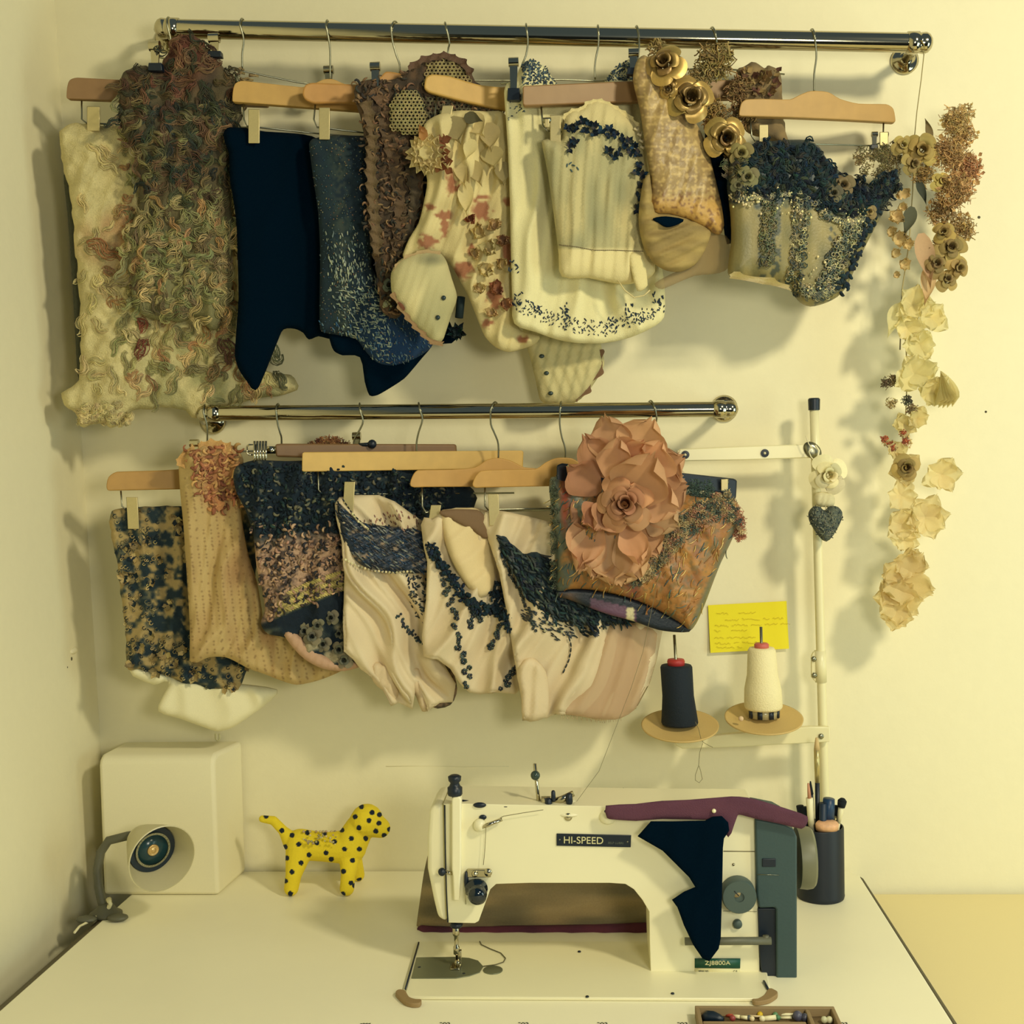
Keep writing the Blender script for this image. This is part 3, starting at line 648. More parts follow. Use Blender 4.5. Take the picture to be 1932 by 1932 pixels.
# post and bobbin winder
m = MB(); a = W(1017, 1520, YFm+.02); b = W(1009, 1441, YFm+.02); m.tube([a, a.lerp(b, .3), b], [.0028, .0024, .0022], 8); m.build('thread_post', M_chrome, sm)
m = MB(); m.ball(W(1010, 1463, YFm+.018), .0062, None, 12); m.build('post_bead', mat('dark_glass_bead', (50, 66, 60), rough=.15), sm)
m = MB(); m.tube([W(1032, 1515, YFm+.02), W(1060, 1508, YFm+.01), W(1082, 1497, YFm+.015)], [.004, .0045, .004], 8, flat=.7); m.box(W(1030, 1513, YFm+.018), (.012, .012, .012)); m.build('winder_arm', M_chrome, sm)
for a, b, r in ((1035, 1517, .0048), (1074, 1508, .0046), (1044, 1503, .003)):
    m = MB(); m.lathe(W(a, b, YFm+.008)-Vector((0, 0, .006)), (0, 0, 1), [(0, r*.8), (.003, r), (.012, r*.9), (.014, r*.5)], 12); m.build('winder_knob', M_black, sm)
m = MB(); m.lathe(W(1074, 1527, YFm+.022), (0, -.12, 1), [(0, .024), (.002, .025), (.004, .022), (.004, .0185), (.007, .018), (.008, .010), (.012, .008)], 32); m.build('bobbin_winder_wheel', M_mach, sm)
m = MB(); m.lathe(W(1072, 1541, YFm+.001), (0, -1, 0), [(0, .0055), (.002, .005), (.003, .003)], 14); m.build('screw', M_chrome, sm)
m = MB(); m.lathe(W(1146, 1545, YFm+.004), (.1, -.5, 1), [(0, .010), (.003, .0115), (.009, .010), (.014, .007), (.017, .002)], 18); kn = m.build('lift_knob', M_mach, sm)
m = MB(); m.ball(W(1146, 1531, YFm-.003), .005, None, 10, (1, 1, .6)); m.build('knob_cap', M_black, kn)
# upper thread
m = MB(); m.tube([W(a, b, YFm-.006) for a, b in [(1025, 1528), (985, 1534), (950, 1540), (917, 1560), (915, 1600), (912, 1632)]], .0004, 4); m.build('needle_thread', mat('fine_thread', (120, 112, 78)), sm)
m = MB(); m.tube([W(a, b, y) for a, b, y in [(1088, 1512, YFm), (1130, 1455, -.33), (1190, 1300, -.25), (1213, 1230, -.22), (1240, 1100, -.19), (1290, 870, -.17)]], .0003, 4); tag(m.build('sewing_thread', mat('fine_thread')), 'single loose thread running from the thread stand arm down to the sewing machine', 'thread')
# name plate
m = MB(); q = [(1050, 1573), (1191, 1576), (1190, 1599), (1050, 1596)]; F = [W(a, b, YFm-.0018) for a, b in q]; m.prism(F, [p+Vector((0, .0018, 0)) for p in F]); npl = m.build('name_plate', M_black, sm, bevel=.0006)
M_ltr = mat('plate_lettering', (214, 208, 160), rough=.4)
text_obj('HI-SPEED', W(1064, 1591, YFm-.0021), W(1138, 1592.5, YFm-.0021), .0088, (0, 0, 1), M_ltr, 'lettering', npl)
text_obj('SELF LUBRI', W(1147, 1592, YFm-.0021), W(1176, 1592.7, YFm-.0021), .0026, (0, 0, 1), mat('faint_lettering', (90, 100, 90)), 'lettering', npl, depth=.0002)
for a, b in ((1056, 1584), (1184, 1588)): m = MB(); m.ball(W(a, b, YFm-.002), .0012, None, 8); m.build('rivet', M_steel, npl)
# serial plate
m = MB(); q = [(1311, 1809), (1397, 1809), (1396.5, 1827), (1311, 1826)]; F = [W(a, b, YFm-.0016) for a, b in q]; m.prism(F, [p+Vector((0, .0015, 0)) for p in F]); gp = m.build('model_plate', mat('green_enamel', (10, 76, 58), rough=.4), sm)
text_obj('ZJ8800A', W(1330, 1822.5, YFm-.0019), W(1378, 1822.5, YFm-.0019), .0066, (0, 0, 1), M_ltr, 'lettering', gp)
m = MB(); q = [(1311, 1827), (1396.5, 1828), (1396, 1838), (1311, 1837)]; F = [W(a, b, YFm-.0014) for a, b in q]; m.prism(F, [p+Vector((0, .0014, 0)) for p in F]); wp = m.build('serial_strip', mat('pale_strip', (222, 214, 165)), sm)
M_ink = mat('plate_ink', (60, 70, 56))
text_obj('SERIAL NO.', W(1318, 1833.5, YFm-.0016), W(1337, 1833.5, YFm-.0016), .0019, (0, 0, 1), M_ink, 'lettering', wp, depth=.0002)
text_obj('C E', W(1384, 1834.5, YFm-.0016), W(1391, 1834.5, YFm-.0016), .0026, (0, 0, 1), M_ink, 'lettering', wp, depth=.0002)
# pillar panels
m = MB(); m.tube([W(1365, 1606, YFm-.0002), W(1424, 1606.5, YFm-.0002)], .0006, 4); m.build('seam', mat('seam_shadow', (120, 112, 80)), sm); m = MB(); m.tube([W(1364, 1719, YFm-.0002), W(1428, 1720, YFm-.0002)], .0003, 4); m.build('seam', mat('seam_shadow', (120, 112, 80)), sm)
m = MB(); c = W(1391, 1682, YFm); m.lathe(c, (0, -1, 0), [(0, .020), (.002, .0215), (.018, .0215), (.0205, .020), (.0205, .0062), (.0185, .006)], 32); dl = m.build('stitch_dial', M_grey, sm, autos=True)
m = MB(); c2 = W(1389.5, 1685, YFm-.0190); m.lathe(c2, (0, -1, 0), [(0, .0052), (.0014, .0050)], 18); sd = m.build('dial_screw', mat('old_brass', (150, 132, 92), rough=.5), dl)
m = MB(); m.box(c2+Vector((0, -.0016, 0)), (.0085, .0006, .0011), rot=Matrix.Rotation(math.radians(48), 3, 'Y')); m.build('slot', M_black, sd)
m = MB(); m.lathe(W(1391, 1742, YFm), (0, -1, 0), [(0, .0058), (.004, .0058), (.0055, .004)], 16); m.build('pillar_screw', M_grey, sm)
m = MB(); m.lathe(W(1384, 1631, YFm), (0, -1, 0), [(0, .002), (.001, .0015)], 10); m.build('pillar_screw', M_chrome, sm)
m = MB(); a = W(1292, 1776, YFm-.016); b = W(1455, 1775, YFm-.016); m.tube([a, b], .0048, 14); m.tube([W(1445, 1765, YFm-.014), W(1445, 1776, YFm-.014)], .004, 10); m.tube([W(1400, 1776, YFm-.016), W(1400, 1776, YFm)], .004, 8); m.build('reverse_lever', mat('lever_grey', (98, 98, 80), rough=.5), sm)
# belt cover and hand wheel
slab([(1425, 1546), (1440, 1548), (1480, 1556), (1498, 1566), (1504, 1580), (1504, 1855), (1465, 1855), (1464, 1716), (1462, 1713), (1432, 1714), (1428, 1690)], YFm-.008, YBm+.01, 'belt_cover', M_teal, .003)
slab([(1430, 1714), (1465, 1714), (1466, 1853), (1438, 1850), (1433, 1800)], YFm-.0035, YBm, 'cover_recess', M_black, .001)
slab([(1438, 1620), (1464, 1620), (1464, 1636), (1438, 1636)], YFm-.0092, YFm-.007, 'cover_slot', M_black, .001)
m = MB(); m.tube([W(1429, 1650, YFm-.0085), W(1470, 1651, YFm-.0085)], .0005, 4); m.build('seam', M_steel, sm)
hw0 = W(1504, 1618, -.345); m = MB(); rr = 56/1460
m.lathe(hw0, (1, 0, 0), [(0, rr), (.010, rr*1.03), (.017, rr*1.0), (.020, rr*.92), (.021, rr*.5), (.021, .001)], 48); m.build('hand_wheel', mat('wheel_grey', (112, 112, 88), rough=.45), sm, autos=True)

# ---- scraps on the machine
def scrap(name, pts, y, label, cat, col, mt=None, par=None, bulge=.002, E=8, folds=(), thick=.0015, step=7, sub=2):
    sh = Sheet(pts, flatY(y), bulge=bulge, E=E, folds=folds, thick=thick, step=step, sub=sub, colf=col)
    o = sh.mb().build(name, mt or M_cloth, par)
    if label: tag(o, label, cat)
    return o, sh
PUR = lambda x, y: mixc((98, 56, 74), (84, 46, 66), vn(x, y, 30, 2))
o, psh = scrap('cloth_strip', [(1143, 1520), (1200, 1517), (1250, 1511), (1300, 1509), (1380, 1503), (1410, 1505), (1440, 1512), (1500, 1531), (1524, 1541), (1522, 1555), (1512, 1564), (1470, 1554), (1430, 1546), (1400, 1538), (1392, 1538), (1384, 1560), (1374, 1580), (1366, 1562), (1355, 1545), (1335, 1547), (1250, 1545), (1200, 1549), (1155, 1546), (1145, 1543)], -.402, 'purple cloth strip laid along the top of the machine with a pearl pin in it', 'cloth', PUR, folds=[(.0025, 90, .9)], sub=2, bulge=.0008, E=5, thick=.0012)
m = MB(); m.ball(psh.pt(1347, 1530, .002), .0028, (240, 232, 190), 10); tag(m.build('pin_head', mat('pearl', (240, 232, 190), rough=.3)), 'tiny white pearl-headed pin stuck in the purple cloth strip', 'pin')
scrap('cloth_scrap', [(1203, 1578), (1228, 1550), (1260, 1550), (1330, 1549), (1345, 1541), (1362, 1540), (1374, 1552), (1376, 1567), (1366, 1582), (1364, 1600), (1363, 1660), (1360, 1770), (1356, 1790), (1338, 1814), (1325, 1808), (1308, 1783), (1290, 1745), (1284, 1728), (1278, 1712), (1268, 1698), (1290, 1683), (1312, 1674), (1300, 1655), (1270, 1625), (1250, 1605)], -.409, 'black jagged cloth scrap draped over the front of the sewing machine pillar', 'cloth', (0, 17, 32), M_blackmat, sub=1, folds=[(.0012, 60, .5)], bulge=.001)
TUL = lambda x, y: mixc((166, 144, 104), (112, 102, 78), np.clip(vn(x*.35, y*1.3, 26, 7)*1.4-.2, 0, 1))
bt = thing('cloth_bundle', tuple(ZP(1000, 1765, T)), 'purple cloth with folded brown tulle lying behind the machine bed', 'cloth')
sh = Sheet([(786, 1745), (792, 1700), (800, 1645), (812, 1600), (835, 1600), (900, 1640), (1040, 1640), (1160, 1640), (1290, 1650), (1290, 1768), (1000, 1768), (790, 1766)], flatY(-.226), bulge=.012, E=30, folds=[(.004, 44, 1.35), (.002, 17, 1.7, 1)], thick=.003, step=8, colf=TUL); sh.mb().build('tulle', mat('folded_tulle', attr=True, rough=.9, noise=.15, alpha=.82), bt)
sh = Sheet([(787, 1752), (796, 1747), (860, 1750), (940, 1748), (1080, 1746), (1180, 1742), (1300, 1740), (1300, 1769), (1200, 1769), (1000, 1769), (870, 1769), (794, 1768)], flatY(-.242), bulge=.008, E=10, folds=[(.002, 60, .2)], thick=.003, step=8, colf=lambda x, y: mixc((96, 40, 58), (70, 30, 50), vn(x, y, 40, 2))); sh.mb().build('purple_cloth', M_cloth, bt)

# ---- white storage box behind the lamp
fx0, fx1 = W(192, 1705, -.115).x, W(412, 1705, -.115).x
zb = W(200, 1435, -.115).z
bx = thing('storage_box', ((fx0+fx1)/2, -.06, T), 'plain cream box with a rounded top edge standing behind the lamp', 'box')
m = MB(); zt = W(230, 1403, -.02).z; xr = W(437, 1600, -.012).x
prof = [(-.112, T+.0004), (-.112, zb-.008), (-.108, zb), (-.098, zb+.006), (-.02, zt), (-.006, zt), (-.006, T+.0004)]
yf = fx0; 
F = [Vector((fx0+.002, y, z)) for y, z in prof]; B = [Vector((fx1+(.012 if y > -.05 else 0), y, z)) for y, z in prof]
m.prism(F, B); m.build('box_body', mat('box_card', (236, 229, 194), rough=.7, noise=.03), bx, bevel=.006, seg=3)
m = MB(); p = W(425, 1410, -.022); m.box(p, (.018, .012, .003)); m.build('black_catch', M_black, bx)
m = MB(); c = W(411, 1391, -.005); m.tube([c+Vector((-.003, 0, .006)), c+Vector((-.003, 0, -.003)), c+Vector((0, 0, -.006)), c+Vector((.003, 0, -.003)), c+Vector((.003, 0, .006))], .0009, 6); tag(m.build('cup_hook', mat('pale_hook', (235, 230, 180), rough=.3)), 'tiny pale hook on the wall just above the cream box', 'hook')

# ---- spotlight lamp on a gooseneck
yl = -.20
lp = thing('desk_lamp', tuple(ZP(200, 1725, T)), 'grey gooseneck spotlight in the left corner, its round shade turned to the room', 'lamp')
base = ZP(200, 1727, T)
m = MB(); m.lathe(base+Vector((0, 0, .0003)), (0, 0, 1), [(0, .020), (.004, .020), (.008, .014), (.016, .009), (.018, .006)], 24, sx=1.2); m.build('lamp_base', mat('lamp_grey', (92, 92, 76), rough=.5), lp)
m = MB(); neck = [(197, 1716, base.y), (193, 1700, base.y+.005), (187, 1670, -.165), (184, 1635, -.17), (190, 1603, -.17), (203, 1584, -.17), (218, 1576, -.172), (236, 1578, -.172)]
rc_ = W(306, 1620, -.245); axn = Vector((.80, -.91, -.14)).normalized(); bk = rc_-axn*.097
neck = [(197, 1716, base.y), (192, 1700, base.y), (186, 1672, base.y+.004), (184, 1640, bk.y-.01), (190, 1608, bk.y-.004), (205, 1586, bk.y)]
NP = [W(*a) for a in neck]+[bk.lerp(W(214, 1580, bk.y), .4), bk]
m.tube(NP, [.0066]*len(NP), 12); m.build('gooseneck', mat('lamp_grey'), lp)
rc = W(300, 1620, -.25); bc = W(240, 1583, -.172); ax = (rc-bc).normalized()
ax = Vector((.80, -.91, -.14)).normalized(); L = .085; rc = W(306, 1620, -.245); bc = rc-ax*L
m = MB(); R = .0485
m.lathe(bc, ax, [(-.012, .010), (0, .016), (.004, .021), (.012, .022), (.016, .026), (.06, .041), (L, R), (L+.001, R-.0015), (.062, .039), (.03, .030), (.0295, .001)], 48, col=(198, 190, 150)); m.build('lamp_shade', mat('shade_enamel', (206, 198, 160), rough=.4, noise=.03), lp, autos=True)
m = MB(); m.lathe(bc+ax*.028, ax, [(0, .0265), (.010, .0305), (.020, .0335), (.020, .001)], 40); m.build('inner_reflector', mat('dark_reflector', (8, 32, 50), rough=.35), lp, autos=True)
m = MB(); m.lathe(bc+ax*.0485, ax, [(0, .0255), (.003, .0255), (.003, .0225), (.0005, .0225)], 40); m.build('bulb_rim', M_steel, lp, autos=True)
m = MB(); m.lathe(bc+ax*.0485, ax, [(0, .0222), (.0015, .0222), (.0018, .001)], 32); m.build('bulb_face', mat('bulb_glass_dark', (34, 66, 74), rough=.2), lp)
m = MB()
for i in range(30):
    a = 2*math.pi*i/30; u = ax.orthogonal().normalized(); v = ax.cross(u); m.ball(bc+ax*.0515+(u*math.cos(a)+v*math.sin(a))*.0238, .0011, None, 5)
m.build('bulb_teeth', M_chrome, lp)
m = MB(); m.lathe(bc+ax*.050, ax, [(0, .0085), (.002, .0085), (.0035, .0068), (.0015, .0062), (.0035, .0035), (.0045, .001)], 24); m.build('bulb_centre', mat('bulb_brass', (214, 180, 120), rough=.3, metal=.6), lp)
m = MB(); m.tube([W(205, 1697, base.y-.012), W(208, 1705, base.y-.02), ZP(203, 1718, T+.006), ZP(185, 1728, T+.004), ZP(165, 1740, T+.003), ZP(150, 1748, T+.003), ZP(140, 1760, T+.002)], [.0042, .0034, .003, .0024, .002, .0018, .0018], 8); m.build('power_cord', M_white, lp)
m = MB(); 
for a, b in ((222, 1731), (163, 1734)): q = ZP(a, b, T+.005); m.ball(q, .016, None, 10, (1, .7, .3))
m.build('clamp_foot', mat('lamp_grey'), lp)

# ---- yellow toy dog
yd = -.085
def D(px, py, y): return np.array(W(px, py, y))
fz = T+.001
def blob(parts):
    mb = MB()
    for (a, ra, b, rb) in parts:
        a = Vector(a); b = Vector(b); n = 8; L = (b-a).length
        if L < 1e-6: mb.ball(a, ra, None, 14); continue
        for i in range(n+1):
            t = i/n; mb.ball(a.lerp(b, t), ra+(rb-ra)*t, None, 14)
    return mb
k = S*1.12
yn = -.112; yfar = -.050
P = []
P.append((W(566, 1593, yd), 27*k, W(610, 1598, yd), 25*k)); P.append((W(610, 1598, yd), 25*k, W(660, 1598, yd), 30*k))
P.append((W(660, 1596, yd), 30*k, W(676, 1566, yd), 26*k)); P.append((W(676, 1566, yd), 26*k, W(692, 1548, yd), 26*k))
P.append((W(692, 1548, yd-.003), 29*k, W(690, 1551, yd+.003), 29*k)); P.append((W(692, 1550, yd), 26*k, W(718, 1562, yd), 17.5*k))
P.append((W(552, 1590, yd), 17*k, W(535, 1568, yd), 9*k)); P.append((W(535, 1568, yd), 9*k, W(516, 1548, yd), 8*k)); P.append((W(516, 1548, yd), 8*k, W(495, 1545, yd), 6.5*k))
P.append((W(564, 1606, yn+.02), 24*k, W(554, 1650, yn+.002), 14.5*k))
f1 = ZP(551, 1690, T+13*k); f1 = W(550, 1689, yn); f1.z = T+13*k; P.append((W(554, 1650, yn+.002), 14.5*k, f1, 13*k))
f2 = W(655, 1688, yn); f2.z = T+13*k; P.append((W(660, 1612, yn+.022), 20*k, W(657, 1650, yn+.002), 13*k)); P.append((W(657, 1650, yn+.002), 13*k, f2, 13*k))
f3 = W(676, 1660, yfar); f3.z = T+12*k; P.append((W(663, 1612, yfar-.018), 18*k, f3, 12*k))
f4 = W(556, 1660, yfar); f4.z = T+12*k; P.append((W(566, 1612, yfar-.018), 20*k, f4, 12*k))
raw = blob(P); V = np.concatenate(raw.v); me = bpy.data.meshes.new('raw'); me.from_pydata(V.tolist(), [], raw.f)
tmp = bpy.data.objects.new('raw', me); sc.collection.objects.link(tmp)
rm = tmp.modifiers.new('r', 'REMESH'); rm.mode = 'VOXEL'; rm.voxel_size = .0014
s_ = tmp.modifiers.new('s', 'SMOOTH'); s_.iterations = 8; s_.factor = .5
dg = bpy.context.evaluated_depsgraph_get(); dm = bpy.data.meshes.new_from_object(tmp.evaluated_get(dg)); bpy.data.objects.remove(tmp)
V = np.array([v.co[:] for v in dm.vertices]); F = [tuple(p.vertices) for p in dm.polygons]
dots = [(502, 1540), (532, 1567), (551, 1576), (563.5, 1593), (538, 1598), (541, 1619), (583, 1613), (568, 1628), (551, 1645), (538.5, 1662), (548, 1686), (598, 1590), (615, 1609), (625, 1621), (588, 1631), (631, 1588), (645, 1566), (663, 1582), (650, 1602), (678, 1602), (665, 1623), (648, 1644), (662, 1666), (647, 1687), (677, 1562), (690, 1582), (670, 1541), (682, 1522), (702, 1533), (696, 1548), (715, 1553), (709, 1568), (735, 1565), (725, 1576), (669, 1671), (678, 1654), (716, 1537), (612, 1572), (580, 1571)]
rads = [5]*len(dots)
uv = np.array([PX(v) for v in V]); frontm = V[:, 1] < yd+.018
isd = np.zeros(len(V), bool)
for (a, b) in dots: isd |= (np.hypot(uv[:, 0]-a, uv[:, 1]-b) < 4.9) & frontm
rnd = random.Random(4)
for i in rnd.sample(range(len(V)), 60):
    if V[i, 1] > yd+.025: isd |= (np.linalg.norm(V-V[i], axis=1) < .0042) & ~frontm
C = np.where(isd[:, None], lin((8, 26, 44)), lin((232, 208, 40)))
raw = MB(); raw.v = [V]; raw.f = F; raw.c = [C]; raw.n = len(V)
dog = thing('toy_dog', tuple(Vector((W(600, 1650, yd).x, yd, T))), 'small yellow stuffed toy dog with black dots standing on the table by the wall', 'toy')
raw.build('body', mat('dog_felt', attr=True, rough=.9, bump=.3, bscale=600, noise=.06), dog)
m = MB(); rnd = random.Random(9)
for i in range(26):
    x = 573+i*2.5+rnd.uniform(-3, 3); y = 1568+rnd.uniform(0, 24); p = W(x, y+6, yd-.0285+.010*max(0, (1580-y)/12)); m.ball(p, .0018*rnd.uniform(.7, 1.3), cvar((190, 176, 128), rnd, .2), 6)
    if i % 3 == 0: m.ball(W(x, 1569, yd-.004+rnd.uniform(-.01, .01)), .0022, cvar((180, 160, 120), rnd, .2), 6)
m.build('pearl_trim', mat('small_beads', attr=True, rough=.25), dog)

# ---- spool stand
ys = -.055
ss = thing('thread_stand', tuple(ZP(1556, 1690, T)), 'cream metal thread stand with a tall pole and two spool arms, right of the clothes', 'thread stand')
ptop = W(1536, 770, ys); pbot = W(1560, 1668, ys); pbot.z = T+.003
m = MB(); m.tube([ptop.lerp(pbot, t) for t in np.linspace(0, 1, 9)], .0068, 20); m.build('pole', M_white, ss)
m = MB(); m.lathe(ptop+Vector((0, 0, -.003)), (0, 0, 1), [(0, .0085), (.016, .009), (.018, .0075)], 18); m.build('pole_cap', M_black, ss, autos=True)
m = MB(); m.lathe(Vector((pbot.x, pbot.y, T+.0003)), (0, 0, 1), [(0, .024), (.004, .024), (.007, .012), (.02, .010)], 20); m.build('pole_foot', M_white, ss)
def armslab(pts, y, th, name): 
    F = [W(a, b, y) for a, b in pts]; mb = MB(); mb.prism(F, [p+Vector((0, th, 0)) for p in F]); return mb.build(name, M_white, ss, bevel=.0015)
armslab([(1277, 851), (1284, 847), (1400, 842), (1528, 838), (1540, 838), (1541, 862), (1528, 864), (1400, 868), (1290, 870), (1281, 864)], ys-.012, .004, 'thread_guide_arm')
for a, b in ((1293, 858), (1443, 855)):
    m = MB(); c = W(a, b, ys-.012); m.lathe(c, (0, -1, 0), [(0, .0062), (.0018, .0060), (.0022, .0026), (.0005, .0024)], 22); ey = m.build('thread_eye', M_black, ss, autos=True)
    m = MB(); m.lathe(c, (0, -1, 0), [(0, .0022), (.0012, .0022)], 12); m.build('eyelet', M_white, ey)
m = MB(); m.lathe(W(1532, 850, ys-.009), (0, -1, 0), [(0, .011), (.004, .011), (.006, .005)], 20, sy=1.4); m.build('arm_clamp', M_steel, ss)
armslab([(1268, 1394), (1280, 1396), (1400, 1382), (1530, 1371), (1566, 1372), (1566, 1400), (1530, 1402), (1400, 1409), (1288, 1413), (1276, 1407)], ys-.018, .010, 'spool_arm')
q = [W(a, b, ys-.0185) for a, b in [(1360, 1386), (1535, 1371), (1562, 1371), (1560, 1366), (1525, 1366), (1360, 1381)]]
m = MB(); m.lathe(W(1549, 1389, ys-.018), (0, -1, 0), [(0, .0042), (.002, .004), (.003, .0025)], 14); m.build('bolt', M_steel, ss)
m = MB(); c = W(1548, 1257, ys); m.tube([c+Vector((-.0005, 0, .024)), c+Vector((.0005, 0, -.024))], .0088, 18); m.build('pole_coupling', M_white, ss)
m = MB(); q = [(1531, 1238), (1535, 1230), (1546, 1228), (1546, 1287), (1538, 1286), (1531, 1278)]; F = [W(a, b, ys-.003) for a, b in q]; m.prism(F, [p+Vector((0, .006, 0)) for p in F]); m.build('coupling_flange', M_white, ss, bevel=.001)
for a, b in ((1535, 1243), (1536, 1274)):
    m = MB(); m.lathe(W(a, b, ys-.003), (0, -1, 0), [(0, .0045), (.003, .0042), (.004, .002)], 6); m.build('bolt', M_steel, ss)
yk = -.095
for i, (cx, cy, col, topx, topy, pin) in enumerate(((1283, 1370, 'k', 1276, 1258, 1198), (1441, 1356, 'w', 1437, 1225, 1188))):
    c = W(cx, cy, yk); up = (0, 0, 1); up = Vector((W(topx, topy, yk)-W(cx, cy, yk))).normalized()
    nrm = Vector((0.0, -.22, 1)).normalized()     # the holder's discs tip a little towards the room
    m = MB(); R = .0572; m.lathe(c-nrm*.002, nrm, [(0, .010), (0, R*.9), (.002, R), (.0045, R*1.01), (.004, R*.97), (.0022, R*.6), (.0018, .012)], 48); m.build('spool_disc', mat('disc_cream', (206, 176, 112), rough=.6, noise=.05), ss)
    m = MB(); a = c-nrm*.012; m.tube([a, c+up*.148*(.93 if i == 0 else .93)], .0022, 8); m.build('spool_pin', M_steel, ss)
    m = MB(); m.tube([c-nrm*.012, Vector((c.x, ys-.012, c.z-.010))], .006, 10); m.build('disc_boss', M_white, ss)
    if i == 0:
        cn = thing('thread_cone', tuple(c), 'black cone of sewing thread with a red core, on the left disc', 'thread cone')
        h0 = .003; H = W(1276, 1255, yk)-c; H = H.length
        m = MB(); m.lathe(c, up, [(h0, .0262), (h0+.003, .0275), (H*.5, .0235), (H-.003, .0238), (H, .0222), (H, .001)], 36); m.build('thread', mat('black_thread', (4, 22, 36), rough=.8, bump=.4, bscale=500), cn)
        m = MB(); m.lathe(c+up*(H-.002), up, [(0, .0122), (.008, .0132), (.011, .012), (.011, .004)], 24); m.build('core_top', mat('red_core', (172, 48, 46), rough=.5), cn)
        m = MB(); q = [(1312, 1362), (1318, 1375), (1322, 1392), (1326, 1400), (1338, 1407), (1345, 1410)]; m.tube([W(a, b, yk-.05+.002*i_) for i_, (a, b) in enumerate(q)], .0004, 4)
        q = [(1326, 1402), (1320, 1420), (1318, 1445), (1312, 1462), (1312, 1472), (1319, 1477), (1325, 1470), (1322, 1455), (1319, 1445)]; m.tube([W(a, b, yk-.04) for a, b in q], .0004, 4); m.build('loose_thread', mat('fine_thread'), cn)
    else:
        cn = thing('thread_cone', tuple(c), 'cream cone of sewing thread raised above the right disc, in front of the yellow note', 'thread cone')
        H = (W(1437, 1222, yk)-c).length
        m = MB(); h0 = .015; m.lathe(c, up, [(h0, .0262), (h0+.004, .0282), (h0+.03, .0272), (H*.62, .0228), (H-.004, .0205), (H, .018), (H, .001)], 36); m.build('thread', mat('cream_thread', (238, 226, 178), rough=.7, bump=.5, bscale=500), cn)
        m = MB(); m.lathe(c+up*.0022, up, [(0, .0212), (.014, .0228)], 24, col=(170, 156, 118)); m.build('core', mat('clear_core', (168, 156, 118), rough=.2), cn)
        for k_ in range(4):
            a_ = -math.pi/2+(k_-1.5)*.75; u_ = Vector((math.cos(a_), math.sin(a_), 0)); p = c+u_*.0226+up*.009; mm = MB(); mm.box(p, (.007, .002, .012), rot=Matrix.Rotation(a_+math.pi/2, 3, 'Z')); mm.build('core_slot', M_black, cn)
        m = MB(); m.lathe(c+up*(H-.001), up, [(0, .0105), (.006, .011), (.008, .009), (.008, .004)], 20); m.build('core_top', mat('pink_core', (196, 98, 88), rough=.5), cn)
        m = MB(); m.ball(W(1398, 1356, yk-.030), .004, (220, 190, 150), 8); m.build('thread_tail', M_silk, cn)
# ---- sticky note
nt = thing('sticky_note', tuple(W(1412, 1230, -.004)), 'yellow sticky note with faint handwriting on the wall behind the thread cones', 'note')
ysn = -.003
m = MB(); gx = np.linspace(0, 1, 9); vs = []
c4 = [W(1336, 1142, ysn), W(1484, 1134, ysn), W(1488, 1223, ysn), (W(1340, 1231, ysn))]
for j in range(7):
    for i in range(9):
        t = i/8; s_ = j/6; p = (c4[0]*(1-t)+c4[1]*t)*(1-s_)+(c4[3]*(1-t)+c4[2]*t)*s_; p = p+Vector((0, -.004*s_*s_, 0)); vs.append(p)
n0 = len(vs); vs += [p+Vector((0, .0006, 0)) for p in vs]
fs = [(j*9+i, j*9+i+1, (j+1)*9+i+1, (j+1)*9+i) for j in range(6) for i in range(8)]; fs = [f[::-1] for f in fs]+[tuple(a+n0 for a in f) for f in fs]
m.add(vs, fs); m.build('paper', mat('yellow_paper', (240, 226, 40), rough=.8), nt)
m = MB(); rnd = random.Random(3)
rows = [(1352, 1158, [22, 0, 32]), (1368, 1170, [26, 34, 12, 20]), (1349, 1181, [26, 30, 20, 24, 18]), (1348, 1191, [12, 0, 30]), (1348, 1204, [18, 54]), (1349, 1214, [30, 10, 28]), (1352, 1222, [34, 8])]
for (x, y, ws) in rows:
    for w_ in ws:
        if w_ == 0: x += 14; continue
        n = max(3, int(w_/2.2)); pts = [(x+i*w_/n, y-(x-1340)*.03+rnd.uniform(-2.1, 2.1)) for i in range(n+1)]
        m.tube([W(a, b, ysn-.0012-.004*((b-1138)/90)**2) for a, b in pts], .0003, 3); x += w_+6
m.build('handwriting', mat('pencil_ink', (196, 172, 40)), nt)

# ---- brush pot
pc = ZP(1551, 1697, T); pc = Vector((pc.x, pc.y+.012, T)); kk = PX(pc+Vector((.1, 0, 0)))[0]-PX(pc)[0]; Rp = 45/kk*.1; hp = (W(1551, 1558, pc.y).z-T)
pot = thing('brush_pot', tuple(pc), 'black round leather pot holding make-up brushes at the right end of the machine', 'pot')
m = MB(); m.lathe(pc+Vector((0, 0, .0005)), (0, 0, 1), [(0, Rp*.98), (.004, Rp*1.01), (.006, Rp), (hp-.002, Rp), (hp, Rp*.98), (hp, Rp*.93), (.01, Rp*.92), (.01, .001)], 48); m.build('pot_body', mat('black_leather', (6, 20, 34), rough=.5, noise=.05), pot, autos=True)
for z in (.006, hp-.003):
    m = MB(); m.tube([pc+Vector((Rp*1.012*math.cos(a), Rp*1.012*math.sin(a), z)) for a in np.linspace(0, 2*math.pi, 49)], .0007, 5, cap=False); m.build('stitching', mat('stitch_grey', (120, 124, 104)), pot)
